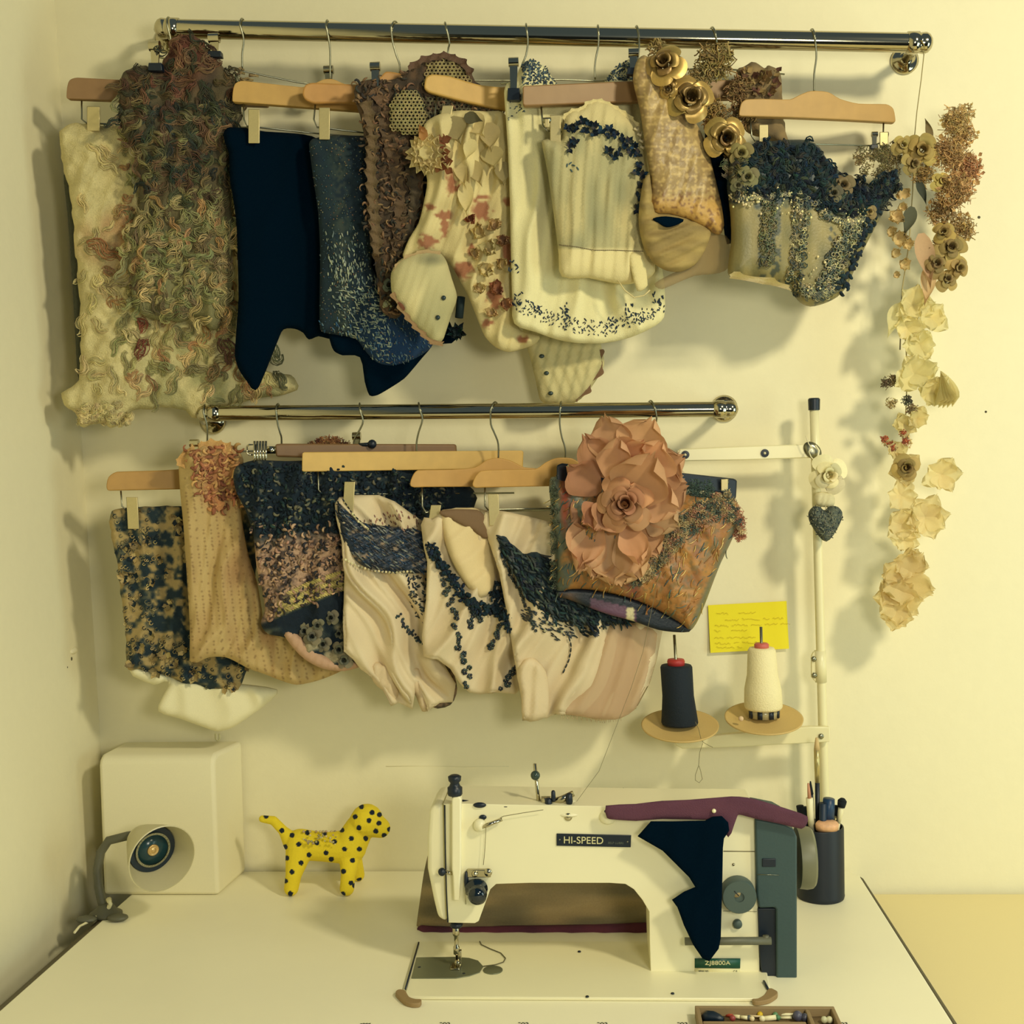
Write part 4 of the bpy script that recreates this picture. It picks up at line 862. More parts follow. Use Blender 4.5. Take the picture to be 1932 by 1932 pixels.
def stick(label, cat, name, bx_, by_, tx, ty, y, segs, lab_group=None):
    """upright tool in the pot: segs = list of (t0, t1, r0, r1, material, part)"""
    a = Vector((pc.x+(tx-1551)*.35/1290, pc.y+(y-pc.y)*.4, T+.015)); b = W(tx, ty, y)
    o = thing(name, tuple(a), label, cat, lab_group)
    for (t0, t1, r0, r1, mt, pn) in segs:
        mb = MB(); mb.tube([a.lerp(b, t0), a.lerp(b, (t0+t1)/2), a.lerp(b, t1)], [r0, (r0+r1)/2*1.05, r1], 10); mb.build(pn, mt, o)
M_brh = mat('brush_hair_black', (12, 22, 30), rough=.95); M_gold_f = mat('ferrule', (190, 176, 120), rough=.3, metal=.6); M_navy = mat('navy_plastic', (14, 52, 88), rough=.4)
M_creamh = mat('cream_handle', (232, 224, 180), rough=.4)
pb = pc.y
stick('tallest brush in the pot, thin dark handle with a pale upper end', 'brush', 'paint_brush', 0, 0, 1541, 1392, pb-.0, [(0, .70, .0035, .0035, M_black, 'handle'), (.70, .92, .0035, .0045, M_gold_f, 'ferrule'), (.92, 1, .0045, .002, mat('pale_hair', (206, 180, 128), rough=.9), 'bristles')])
stick('black pencil brush leaning beside the tallest brush', 'brush', 'paint_brush', 0, 0, 1529, 1474, pb-.008, [(0, .88, .003, .003, M_black, 'handle'), (.88, 1, .0035, .001, M_brh, 'bristles')])
stick('cream handled pen with a pinkish tip standing left in the pot', 'pen', 'pen', 0, 0, 1525, 1478, pb-.014, [(0, .55, .0015, .003, M_creamh, 'barrel'), (.55, .86, .0045, .0052, mat('white_barrel', (240, 234, 196), rough=.4), 'cap'), (.86, 1, .0028, .0015, mat('pink_tip', (196, 140, 110), rough=.6), 'tip')])
stick('thick glossy navy marker in the middle of the pot', 'marker', 'marker_pen', 0, 0, 1564, 1507, pb-.012, [(0, .75, .0085, .0085, M_navy, 'barrel'), (.75, 1, .0095, .0085, M_navy, 'cap')])
stick('powder brush with a rounded black head at the right of the pot', 'brush', 'paint_brush', 0, 0, 1590, 1506, pb-.004, [(0, .72, .002, .0028, M_creamh, 'handle'), (.72, .9, .0028, .0045, M_creamh, 'ferrule'), (.9, .97, .0055, .0068, M_brh, 'bristles'), (.97, 1.0, .0066, .003, M_brh, 'bristles')])
stick('short black brush head poking out at the left rim of the pot', 'brush', 'paint_brush', 0, 0, 1509, 1520, pb+.004, [(0, .8, .002, .003, M_black, 'handle'), (.8, 1, .0045, .0055, M_brh, 'bristles')])
stick('short stubby black brush second from the left rim of the pot', 'brush', 'paint_brush', 0, 0, 1518, 1523, pb-.002, [(0, .8, .002, .003, M_black, 'handle'), (.8, 1, .0045, .0055, M_brh, 'bristles')])
stick('blue-black pencil behind the navy marker in the pot', 'pencil', 'pencil', 0, 0, 1548, 1514, pb+.012, [(0, 1, .006, .0058, mat('dark_navy', (8, 36, 62), rough=.5), 'barrel')])
stick('black pencil just left of the navy marker in the pot', 'pencil', 'pencil', 0, 0, 1553, 1516, pb-.02, [(0, 1, .0055, .0055, mat('dark_navy'), 'barrel')])
stick('dark brush with a pale collar right of the navy marker', 'brush', 'paint_brush', 0, 0, 1580, 1520, pb+.004, [(0, .75, .003, .003, M_black, 'handle'), (.75, .88, .0035, .004, M_gold_f, 'ferrule'), (.88, 1, .0045, .004, M_brh, 'bristles')])
m = MB(); e = W(1560, 1555, pb-.022); m.lathe(e-Vector((0, 0, .008)), Vector((0, -.3, 1)), [(0, .016), (.009, .017), (.012, .015), (.0125, .001)], 20, sy=.6, col=(220, 170, 130)); tag(m.build('eraser', mat('pink_eraser', (226, 176, 134), rough=.5, noise=.3, bscale=200)), 'pink and cream eraser wedged at the front rim of the brush pot', 'eraser')

# ---- tray of oddments at the front edge
mat('oddment', attr=True, rough=.4)
M_tray = mat('tray_taupe', (146, 124, 88), rough=.75, noise=.06)
zt_ = T+.0145
tq = [ZP(a, b, zt_) for a, b in [(1311, 1898), (1573, 1897)]]
tx0, tx1, ty = tq[0].x, tq[1].x, (tq[0].y+tq[1].y)/2
tray = thing('craft_tray', ((tx0+tx1)/2, ty-.06, T), 'taupe compartment tray of sewing oddments at the front edge of the table', 'tray')
wt = .005; dpt = .085
m = MB(); m.box(((tx0+tx1)/2, ty-dpt/2, T+.0022), (tx1-tx0, dpt, .003)); m.build('tray_base', M_tray, tray)
m = MB()
for c, d in (((( tx0+tx1)/2, ty-wt/2, T+.009), (tx1-tx0, wt, .011)), (((tx0+tx1)/2, ty-dpt+wt/2, T+.009), (tx1-tx0, wt, .011)), ((tx0+wt/2, ty-dpt/2, T+.009), (wt, dpt-.011, .0109)), ((tx1-wt/2, ty-dpt/2, T+.009), (wt, dpt-.011, .0109))): m.box(c, d)
m.build('tray_wall', M_tray, tray, bevel=.001)
xd = tx0+(tx1-tx0)*.80
m = MB(); m.box((xd, ty-dpt/2, T+.0085), (wt, dpt-.012, .0098)); m.build('divider', M_tray, tray, bevel=.001)
m = MB(); m.box(((tx0+xd)/2, ty-.0335, T+.0075), (xd-tx0-.012, .004, .0075)); m.build('divider', M_tray, tray, bevel=.001)
rnd = random.Random(12)
zt0 = T+.006
def small(name, label, cat, px, py, L, r, ang, cols, group=None):
    p = ZP(px, py, zt0); dd = Vector((math.cos(ang), math.sin(ang), .12)); mb = MB(); n = len(cols)
    for i, c_ in enumerate(cols): mb.tube([p+dd*(L*(i/n-.5)), p+dd*(L*((i+1)/n-.5))], r, 8, c_)
    tag(mb.build(name, mat('oddment', attr=True, rough=.4)), label, cat, group)
P = smoothpoly([(1325, 1921), (1330, 1914), (1342, 1913), (1352, 1917), (1366, 1923), (1360, 1927), (1332, 1926)], 2)
m = MB(); m.tube([ZP(a, b, zt0+.002) for a, b in [(1327, 1921), (1336, 1918), (1346, 1919), (1356, 1921), (1364, 1924)]], [.004, .007, .007, .005, .003], 8, (10, 30, 46)); tag(m.build('seam_clip', mat('oddment')), 'black plastic clip lying at the left of the taupe tray', 'clip')
small('seam_ripper', 'red and white seam ripper in the taupe tray next to the black clip', 'tool', 1390, 1918, .026, .0022, -.5, [(180, 70, 50), (235, 226, 180), (235, 226, 180)])
small('needle_case', 'pale needle lying diagonally in the middle of the taupe tray', 'needle', 1421, 1917, .02, .0012, -.4, [(220, 200, 160)])
small('crochet_hook', 'longest white stick lying across the right part of the taupe tray', 'tool', 1476, 1914, .032, .0018, -.3, [(238, 230, 190)])
small('chalk_stick', 'short fat white chalk stick in the taupe tray', 'chalk', 1450, 1921, .017, .003, 0, [(240, 232, 190)])
small('chalk_stick', 'slim white chalk stick right of the green button in the tray', 'chalk', 1482, 1920, .014, .0016, -.2, [(240, 232, 190)])
for px, py, r, c_, l_ in ((1434, 1914, .0034, (214, 180, 30), 'bright yellow bead near the middle of the taupe tray'), (1463, 1915, .0034, (96, 140, 100), 'upper green bead in the taupe tray'), (1468, 1920, .0030, (80, 128, 92), 'lower green bead in the taupe tray'), (1419, 1922, .003, (230, 214, 170), 'cream bead left of the chalk stick in the tray'), (1438, 1922, .0035, (236, 226, 186), 'white bead touching the fat chalk stick in the tray'), (1382, 1921, .0036, (150, 60, 60), 'dark red bead beside the seam ripper in the tray'), (1413, 1920, .003, (84, 90, 96), 'grey bead between the needle and the seam ripper'), (1505, 1917, .006, (80, 80, 100), 'large grey-violet bead below the tray divider'), (1518, 1920, .005, (60, 62, 78), 'dark grey bead against the tray divider'), (1555, 1924, .004, (206, 206, 170), 'left silver bead in the right compartment of the tray'), (1565, 1924, .004, (216, 214, 176), 'right silver bead in the right compartment of the tray'), (1497, 1912, .0028, (120, 56, 60), 'small maroon bead at the back wall of the tray')):
    m = MB(); m.ball(ZP(px, py, T+.004+r), r, c_, 10); tag(m.build('bead', mat('oddment')), l_, 'bead', 'beads in the craft tray')

# ---- white rose and felt heart hanging on the pole
yh = -.085; rnd = random.Random(21)
fr = thing('fabric_rose', tuple(W(1558, 895, yh)), 'white fabric rose tied to the pole of the thread stand', 'fabric flower')
m = MB(); rose(m, W(1560, 897, yh), 36*S, (238, 230, 190), rnd, axis=(0.1, -1, .05), layers=3, col2=(224, 214, 168)); m.build('bloom', M_petal, fr)
m = MB(); m.tube([W(a, b, yh+.004) for a, b in [(1532, 842), (1526, 852), (1530, 862), (1540, 872), (1550, 885)]], .0008, 5, (232, 224, 184)); m.tube([W(a, b, yh+.002) for a, b in [(1538, 840), (1545, 850), (1542, 866), (1548, 885)]], .0016, 5, (232, 224, 184)); m.tube([W(a, b, yh+.002) for a, b in [(1520, 822), (1526, 838), (1536, 850)]], .0007, 5, (232, 224, 184)); m.build('ribbon', M_silk, fr)
sh = Sheet([(1540, 930), (1555, 928), (1573, 934), (1572, 956), (1545, 955), (1536, 945)], flatY(yh+.002), bulge=.006, E=12, thick=.002, step=4, folds=[(.003, 10, .3)], colf=(230, 222, 182)); sh.mb().build('ribbon_tail', M_petal, fr)
hp_ = [(1556, 963), (1566, 955), (1580, 956), (1589, 966), (1588, 980), (1577, 1003), (1559, 1022), (1541, 1006), (1528, 984), (1526, 968), (1534, 957), (1546, 956)]
sh = Sheet(hp_, flatY(yh), bulge=.016, E=26, thick=.004, step=3, folds=(), colf=lambda x, y: mixc((116, 118, 96), (46, 60, 66), (vn(x, y, 7, 3)*.6+vn(x, y, 3, 4)*.4)), relief=lambda x, y: vn(x, y, 5, 2)*.002)
hb = thing('felt_heart', tuple(W(1558, 1022, yh)), 'grey felt heart hanging below the white rose on the pole', 'ornament'); sh.mb().build('heart', M_wool, hb)
m = MB(); m.tube([W(1558, 965, yh-.006), W(1557, 940, yh)], .0006, 4, (210, 200, 160))
m.build('hanging_loop', M_silk, hb)
m = MB()
for (x, y) in sh.scatter(170, rnd): lock(m, sh, x, y, 6, .45, rnd.uniform(0, 6.28), .8, cvar((124, 126, 108) if rnd.random() < .6 else (50, 62, 66), rnd), rnd, n=5, lift=.001, up=.0002)
m.build('felt_fibres', M_wool, hb)
# ================================================================ costumes on the upper rail
PI = math.pi
def garment(name, label, pts, Y, mt, parts=True, pn='panel', **k):
    sh = Sheet(pts, Y, **k)
    c = sh.P.mean(0); o = thing(name, tuple(W(c[0], c[1], float(Y(c[0])))), label, 'garment')
    sh.mb().build(pn, mt, o); return o, sh
def panel(o, pts, Y, mt, pn, **k):
    sh = Sheet(pts, Y, **k); sh.mb().build(pn, mt, o); return sh
def seg_pts(path, n):
    P = np.asarray(path, float); s = np.r_[0, np.cumsum(np.hypot(*np.diff(P, axis=0).T))]; t = np.linspace(0, s[-1], n)
    x = np.interp(t, s, P[:, 0]); y = np.interp(t, s, P[:, 1]); return list(zip(x, y, np.arctan2(np.gradient(y), np.gradient(x))))
def leaf(m, sh, x, y, ang, L, w, col, up=.001):
    """flat embroidered leaf or sequin lying on the cloth"""
    q = []; n = 6
    for i in range(n*2):
        a = 2*PI*i/(n*2); lx = math.cos(a)*L/2; ly = math.sin(a)*w/2
        q.append((x+lx*math.cos(ang)-ly*math.sin(ang), y+lx*math.sin(ang)+ly*math.cos(ang)))
    q = np.array(q); F = sh.front(q[:, 0], q[:, 1], up); c = sh.front([x], [y], up+.0012)
    m.add(np.concatenate([F, c]), [((i+1) % 12, i, 12) for i in range(12)], col)
def beadat(m, sh, x, y, r, col, up=.001, n=6, sc3=(1, .7, 1)): m.ball(sh.pt(x, y, up), r*S, col, n, sc3)

# ---- 1 cream felted skirt with curled locks
rnd = random.Random(101)
Y1 = slope(320, -.098, .30)
def c_felt(x, y):
    c = mixc((226, 212, 156), (186, 172, 120), vn(x, y, 26, 1)*.7+vn(x, y, 7, 2)*.3)
    c = mixc(c, (176, 126, 88), np.clip(1.6-np.hypot((x-270)/90, (y-455)/50), 0, 1)*.75*vn(x, y, 18, 5)*1.5)
    return mixc(c, (140, 142, 98), np.clip((x-230)/120, 0, 1)*np.clip(vn(x, y, 34, 6)*1.6-.4, 0, 1)*.8)
felt, sf = garment('felted_skirt', 'wide cream felted wool skirt at the far left, with green and rust wool curls',
    [(112, 247), (125, 238), (150, 233), (200, 238), (260, 236), (340, 245), (430, 250), (440, 350), (445, 480), (452, 600), (470, 680), (520, 705), (556, 712), (560, 735), (510, 748), (450, 760), (412, 768), (398, 782), (380, 788), (362, 786), (352, 774), (320, 770), (262, 771), (242, 782), (224, 800), (208, 805), (190, 797), (172, 800), (156, 806), (146, 800), (142, 780), (122, 765), (118, 742), (150, 715), (152, 640), (149, 560), (143, 470), (136, 400), (126, 340), (114, 290)],
    Y1, M_wool, pn='skirt_panel', bulge=.016, E=50, folds=[(.006, 90, .1), (.003, 33, .4)], step=4, colf=c_felt, ruff=3, relief=lambda x, y: vn(x, y, 16, 3)*.006+vn(x, y, 6, 4)*.002)
panel(felt, [(120, 330), (140, 332), (170, 400), (190, 560), (180, 700), (150, 722), (143, 650), (136, 520), (127, 400)], lambda px: Y1(px)+.022, M_cloth, 'back_panel', bulge=.004, E=10, step=8, colf=(70, 72, 54))  # plain dark panel behind the skirt's left edge
m = MB()
for (x, y) in sf.scatter(330, rnd):
    if x < 235 and rnd.random() < .6: continue
    if not 150 < x < 520 or y > 730: continue
    q = x/450+rnd.uniform(-.3, .3)
    base = (214, 198, 140) if x < 230 else rnd.choice([(192, 176, 122), (150, 146, 98), (170, 130, 88), (164, 156, 104), (196, 172, 120)])
    fleece(m, sf, x, y, rnd.uniform(30, 70), rnd.uniform(7, 17), rnd.uniform(.5, 2.5), rnd.uniform(.05, .3), cvar(base, rnd, .1), rnd, up=.0006, lift=.004)
for i in range(60):   # scalloped felt bobbles along the hem
    t = rnd.random(); x = 148+t*100; y = 772+rnd.uniform(-14, 26); 
    fleece(m, sf, x, min(y, 792), 20, 9, rnd.uniform(0, 3), .5, cvar((206, 190, 136), rnd, .1), rnd, n=7, lift=.003)
tag(m.build('wool_curls', M_wool, felt), kind='stuff')
m = MB()   # rust locks and leaves at the lower right
for (x, y, L, r, a, c, col) in [(272, 640, 46, 9, 1.5, .2, (120, 66, 50)), (262, 600, 40, 7, 1.2, .5, (136, 74, 54)), (300, 690, 40, 6, .3, -.4, (150, 148, 104)), (165, 462, 90, 10, -.35, .1, (166, 118, 78)), (230, 440, 70, 14, .3, .2, (172, 124, 84)), (195, 510, 30, 6, -.7, .3, (150, 116, 80)), (528, 670, 46, 7, 1.2, .75, (88, 92, 66)), (520, 700, 50, 6, 1.6, .1, (96, 98, 72)), (505, 655, 40, 6, .4, .7, (94, 96, 70)), (350, 705, 60, 6, -.4, .3, (140, 132, 92)), (300, 560, 60, 6, .2, .4, (158, 116, 82)), (420, 640, 60, 11, 1.9, .2, (112, 78, 64)), (400, 690, 44, 8, .6, .6, (150, 124, 86)), (330, 500, 80, 6, .9, .3, (138, 100, 74)), (280, 480, 60, 5, 1.4, -.3, (128, 96, 70)), (352, 440, 70, 6, .8, .4, (120, 84, 66))]:
    fleece(m, sf, x, y, L, r*2.6, a, c*.6, col, rnd, up=.004, n=14, strands=11, lift=.006, r=.9)
tag(m.build('rust_locks', M_wool, felt), kind='stuff')

# ---- 2 bundle of curly wool locks
Y2 = slope(460, -.108, .30)
def c_cw(x, y):
    c = mixc((112, 96, 66), (62, 60, 48), vn(x, y, 22, 11)); c = mixc(c, (100, 58, 44), np.clip(1.3-np.hypot((x-350)/60, (y-100)/70), 0, 1))
    return mixc(c, (134, 132, 90), np.clip((y-330)/200, 0, 1)*.8)
wool, sw = garment('curly_wool_garment', 'mass of brown, rust and olive curly wool locks hanging in front of the felted skirt',
    [(222, 190), (228, 150), (236, 132), (262, 122), (300, 130), (314, 105), (322, 78), (345, 68), (372, 72), (392, 90), (410, 115), (430, 140), (452, 160), (456, 210), (440, 260), (432, 330), (440, 400), (436, 470), (438, 540), (420, 600), (396, 622), (372, 600), (330, 610), (280, 600), (250, 570), (240, 500), (236, 440), (262, 380), (255, 300), (232, 240)],
    Y2, M_wool, pn='wool_base', bulge=.018, E=46, folds=[(.006, 50, .3)], step=5, colf=c_cw, ruff=5)
m = MB()
pal_top = [(104, 70, 52), (120, 82, 60), (80, 54, 44), (104, 88, 60), (66, 66, 50), (130, 98, 70)]
pal_mid = [(104, 98, 66), (72, 76, 56), (120, 98, 70), (52, 60, 52), (132, 124, 86), (96, 74, 56)]
pal_low = [(150, 146, 98), (134, 136, 92), (176, 140, 96), (160, 150, 102), (118, 104, 74), (186, 166, 116)]
for (x, y) in sw.scatter(430, rnd):
    pal = pal_top if y < 190 else (pal_mid if y < 380 else pal_low)
    fleece(m, sw, x, y-12, rnd.uniform(28, 66), rnd.uniform(7, 16), rnd.uniform(.6, 2.5), rnd.uniform(.05, .4), cvar(rnd.choice(pal), rnd, .12), rnd, up=.001, lift=.008)
tag(m.build('wool_locks', M_wool, wool), kind='stuff')
m = MB()
for (x, y) in [(rnd.uniform(440, 550), rnd.uniform(128, 160)) for _ in range(60)]:
    if y < 165-(550-x)*.4+(20 if x > 470 else 0): continue
    P = Wn(np.array([x, x+rnd.uniform(5, 20)]), np.array([y, y+rnd.uniform(-5, 6)]), Y2(np.array([x, x]))); m.tube(P, .0016, 5, cvar((150, 130, 88), rnd))
if m.n: tag(m.build('loose_wisps', M_wool, wool), kind='stuff')

# ---- 3 plain black garment
Y3 = slope(620, -.103, .33)
blk, s3 = garment('black_garment', 'plain black velvet garment with a pointed tail, left of the dark beaded bodice',
    [(422, 250), (432, 240), (470, 242), (500, 248), (560, 252), (600, 262), (625, 300), (640, 500), (640, 610), (628, 638), (600, 634), (582, 640), (572, 628), (555, 620), (534, 621), (524, 640), (508, 680), (495, 712), (481, 736), (466, 720), (450, 696), (443, 670), (446, 620), (450, 560), (446, 420), (434, 340), (432, 290), (424, 268)],
    Y3, M_blackmat, pn='velvet_panel', bulge=.008, E=20, folds=[(.004, 90, .1)], step=8, colf=(0, 17, 32))
# ---- 4 dark beaded bodice
Y4 = slope(745, -.106, .33)
def c_bb(x, y):
    c = mixc((8, 32, 48), (20, 44, 52), vn(x, y, 20, 2)); c = mixc(c, (84, 84, 66), (np.clip(1-abs(x-640+(y-300)*-.03)/26, 0, 1)*(vn(x, y, 5, 8) > .45))*.55)
    return mixc(c, (8, 48, 86), np.clip((y-520)/120, 0, 1)*np.clip((x-650)/60, 0, 1))
bb, s4 = garment('beaded_bodice', 'dark blue-green beaded bodice embroidered with pale leaf shapes, beside the black garment',
    [(583, 272), (590, 262), (620, 256), (680, 256), (705, 262), (716, 330), (712, 430), (700, 500), (730, 545), (770, 590), (815, 648), (800, 666), (772, 682), (740, 690), (712, 684), (690, 664), (672, 640), (650, 634), (625, 630), (604, 622), (603, 560), (604, 480), (600, 400), (590, 330)],
    Y4, M_cloth, pn='bodice_panel', bulge=.016, E=45, folds=[(.006, 80, 0)], step=5, colf=c_bb, relief=lambda x, y: vn(x, y, 5, 3)*.0015)
panel(bb, [(622, 628), (680, 632), (700, 660), (760, 670), (818, 640), (812, 656), (795, 676), (780, 694), (762, 714), (735, 732), (712, 745), (697, 746), (688, 720), (679, 674), (645, 670), (630, 662), (623, 645)], lambda px: Y4(px)+.004, M_blackmat, 'lining_tail', bulge=.006, E=20, step=8, colf=(0, 17, 32))
panel(bb, [(680, 262), (800, 270), (830, 330), (822, 440), (830, 560), (860, 640), (820, 646), (790, 620), (740, 570), (700, 500), (696, 400)], lambda px: Y4(px)+.004, M_blackmat, 'side_panel', bulge=.005, E=30, step=9, colf=(2, 22, 38))
m = MB()
for (x, y) in s4.scatter(900, rnd):
    d = rnd.random(); beadat(m, s4, x, y, rnd.uniform(.7, 1.5), rnd.choice([(92, 100, 84), (44, 76, 84), (120, 116, 86), (60, 84, 90), (110, 84, 66), (30, 66, 96)]), .0006, 5)
tag(m.build('beads', M_bead, bb), kind='stuff')
m = MB()
for i in range(520):
    t = rnd.random()**.7; x = 640+t*60+rnd.uniform(-38, 46); y = 470+t*190+rnd.uniform(-60, 40)
    if not inpoly(np.array([x]), np.array([y]), s4.P)[0]: continue
    a = .7+rnd.choice((-.6, .5))+rnd.uniform(-.2, .2) if y > 540 else 1.5+rnd.uniform(-.4, .4)
    leaf(m, s4, x, y, a, rnd.uniform(5, 9), rnd.uniform(1.6, 2.8), cvar((150, 160, 138), rnd, .12) if rnd.random() < .55 else cvar((92, 112, 112), rnd, .12), .0012)
for i in range(230):
    x = rnd.uniform(600, 810); y = rnd.uniform(600, 690)
    if inpoly(np.array([x]), np.array([y]), s4.P)[0]: leaf(m, s4, x, y, 1.3+rnd.uniform(-.5, .5), rnd.uniform(5, 8), 1.6, cvar((48, 96, 138) if rnd.random() < .6 else (110, 130, 128), rnd, .15), .0012)
tag(m.build('leaf_embroidery', M_bead, bb), kind='stuff')

# ---- 5 brown crocheted and ruffled garment
Y5 = slope(845, -.116, .33)
def c_cr(x, y): return mixc((104, 80, 58), (58, 50, 42), vn(x, y, 12, 5))
cro, s5 = garment('crocheted_garment', 'brown crocheted garment with twisting ruffles, under the tilted pale hanger',
    [(668, 180), (676, 158), (700, 150), (740, 152), (776, 130), (800, 112), (838, 102), (870, 112), (888, 134), (905, 160), (940, 190), (950, 240), (880, 250), (830, 262), (800, 330), (800, 400), (786, 450), (770, 480), (764, 540), (760, 590), (742, 600), (722, 588), (712, 540), (704, 480), (696, 430), (692, 340), (690, 270), (676, 210)],
    Y5, M_wool, pn='knit_panel', bulge=.010, E=40, folds=[(.004, 26, .15)], step=5, colf=c_cr, ruff=3)
m = MB()
for path, w, col in [([(690, 190), (704, 250), (700, 320), (706, 400), (714, 480)], 22, (108, 90, 64)), ([(720, 210), (740, 290), (752, 360), (756, 420), (748, 480)], 26, (100, 80, 60)), ([(740, 240), (770, 300), (784, 370), (770, 440), (756, 500)], 22, (78, 68, 54)), ([(700, 170), (730, 200), (752, 260), (765, 310)], 20, (112, 86, 64)), ([(748, 470), (740, 520), (742, 560)], 22, (88, 78, 60)), ([(770, 130), (800, 112), (840, 104), (872, 116), (890, 140)], 14, (100, 76, 60))]:
    ruffle(m, path, lambda x: Y5(x)-.013, w, 13, 22, col, rnd, up=.002)
m.build('knit_ruffle', M_wool, cro)
m = MB()
for (x, y) in s5.scatter(620, rnd):
    if y < 190 and x > 770: continue
    lock(m, s5, x, y, rnd.uniform(10, 24), rnd.uniform(1, 2.2), rnd.uniform(0, 6.28), rnd.uniform(.3, .9), cvar(rnd.choice([(124, 94, 68), (86, 70, 54), (50, 50, 46), (138, 110, 80)]), rnd, .12), rnd, n=7, up=.0008, lift=.006)
tag(m.build('yarn_loops', M_wool, cro), kind='stuff')
def crochet(o, shp, reg, st, col, r=.0011, name='crochet_lace'):
    m = MB(); P = np.asarray(reg, float); x0, y0 = P.min(0); x1, y1 = P.max(0); row = 0; y = y0
    while y < y1:
        x = x0+(row % 2)*st/2
        while x < x1:
            if inpoly(np.array([x]), np.array([y]), P)[0]:
                a = np.linspace(0, 2*PI, 8)[:-1]; rr = st*.46
                pts = shp.front(x+rr*np.cos(a)+rnd.uniform(-.6, .6), y+rr*np.sin(a)*.95, .003)
                m.tube(list(pts)+[pts[0]], r, 4, cvar(col, rnd, .10), cap=False)
            x += st
        y += st*.85; row += 1
    tag(m.build(name, M_wool, o), kind='stuff')
bag = panel(cro, [(737, 200), (748, 180), (768, 168), (790, 172), (800, 200), (806, 240), (792, 256), (768, 252), (742, 244), (735, 225)], lambda x: Y5(x)-.018, M_wool, 'crochet_pouch', bulge=.010, E=26, step=4, colf=(46, 46, 38))
crochet(cro, bag, bag.P, 7.5, (158, 146, 100)); crochet(cro, s5, [(800, 150), (806, 120), (838, 108), (866, 116), (884, 140), (890, 165), (800, 166)], 7.5, (156, 142, 98)); crochet(cro, s5, [(790, 180), (940, 190), (950, 236), (860, 236), (800, 250)], 8.5, (104, 98, 74))
m = MB(); c = s5.pt(736, 538, .006); rose(m, c, 14*S, (62, 72, 60), rnd, layers=2); beadat(m, s5, 728, 574, 6, (120, 122, 92), .004, 8); 
for i in range(12): beadat(m, s5, 722+rnd.uniform(0, 18), 566+rnd.uniform(0, 14), 2.4, cvar((140, 138, 100), rnd), .004, 6)
tag(m.build('glass_beads', M_bead, cro), kind='stuff')

# ---- 6 floral cream bodice
Y6 = slope(990, -.113, .33)
RST = (150, 92, 66)
def c_fl(x, y):
    c = mixc((222, 206, 150), (196, 180, 128), vn(x, y, 30, 1))
    for (a, b, rx, ry, s_) in [(838, 405, 20, 9, 1), (838, 430, 9, 18, 2), (808, 455, 24, 16, 3), (875, 510, 22, 18, 4), (905, 395, 24, 28, 5), (850, 345, 10, 24, 6), (935, 560, 16, 30, 7), (918, 610, 12, 12, 8), (985, 640, 12, 8, 9), (864, 355, 12, 8, 12), (810, 390, 14, 8, 13), (890, 470, 10, 12, 14), (955, 480, 14, 30, 15), (960, 380, 16, 12, 16)]:
        c = mixc(c, RST, np.clip((1.35-np.hypot((x-a)/rx, (y-b)/ry)-vn(x, y, 7, s_)*.9)*4, 0, 1)*.85)
    return c
flb, s6 = garment('floral_bodice', 'cream bodice with rust flower applique, net petals and fluffy blossoms, under the tilted pale hanger',
    [(800, 235), (830, 215), (870, 208), (915, 210), (950, 212), (966, 250), (970, 330), (972, 420), (970, 520), (972, 590), (982, 622), (1018, 634), (1008, 650), (985, 658), (960, 664), (935, 655), (915, 635), (902, 605), (886, 565), (868, 530), (850, 500), (824, 480), (790, 478), (765, 490), (760, 480), (772, 450), (790, 420), (800, 380), (806, 340), (796, 290)],
    Y6, M_cloth, pn='bodice_panel', bulge=.010, E=22, folds=[(.012, 60, .12), (.005, 26, .3)], step=4, colf=c_fl)
def c_cup(x, y): return mixc(mixc((214, 202, 150), (170, 164, 120), np.clip(vn(x*.6+y*.25, y*.1, 12, 3)*1.3-.3, 0, 1)), (118, 116, 88), np.clip(1.1-np.hypot((x-815)/34, (y-490)/14), 0, 1)*.8)
cup = panel(flb, [(738, 545), (738, 515), (752, 492), (775, 480), (800, 474), (828, 476), (842, 492), (852, 525), (862, 560), (852, 592), (840, 628), (834, 642), (818, 648), (800, 632), (778, 612), (758, 585), (744, 565)], lambda x: Y6(x)-.020, M_cloth, 'cup', bulge=.022, E=48, step=4, colf=c_cup, folds=[(.0015, 16, .35)])
m = MB()
for (x, y) in ((837, 562), (826, 599)): m = MB(); m.ball(cup.pt(x, y, .001), .0035, (30, 50, 56), 8); m.build('button', M_bead, flb)
m = MB(); ruffle(m, [(740, 552), (762, 590), (785, 618), (815, 646), (835, 648)], lambda x: Y6(x)-.028, 9, 2, 24, (146, 116, 80), rnd); ruffle(m, [(742, 512), (765, 486), (800, 474), (832, 478)], lambda x: Y6(x)-.026, 8, 2, 24, (176, 150, 106), rnd); leaf(m, cup, 757, 578, .9, 20, 9, (142, 92, 74), .004); m.build('trim', M_cloth, flb)
m = MB()   # folded net ribbon and petals at the top
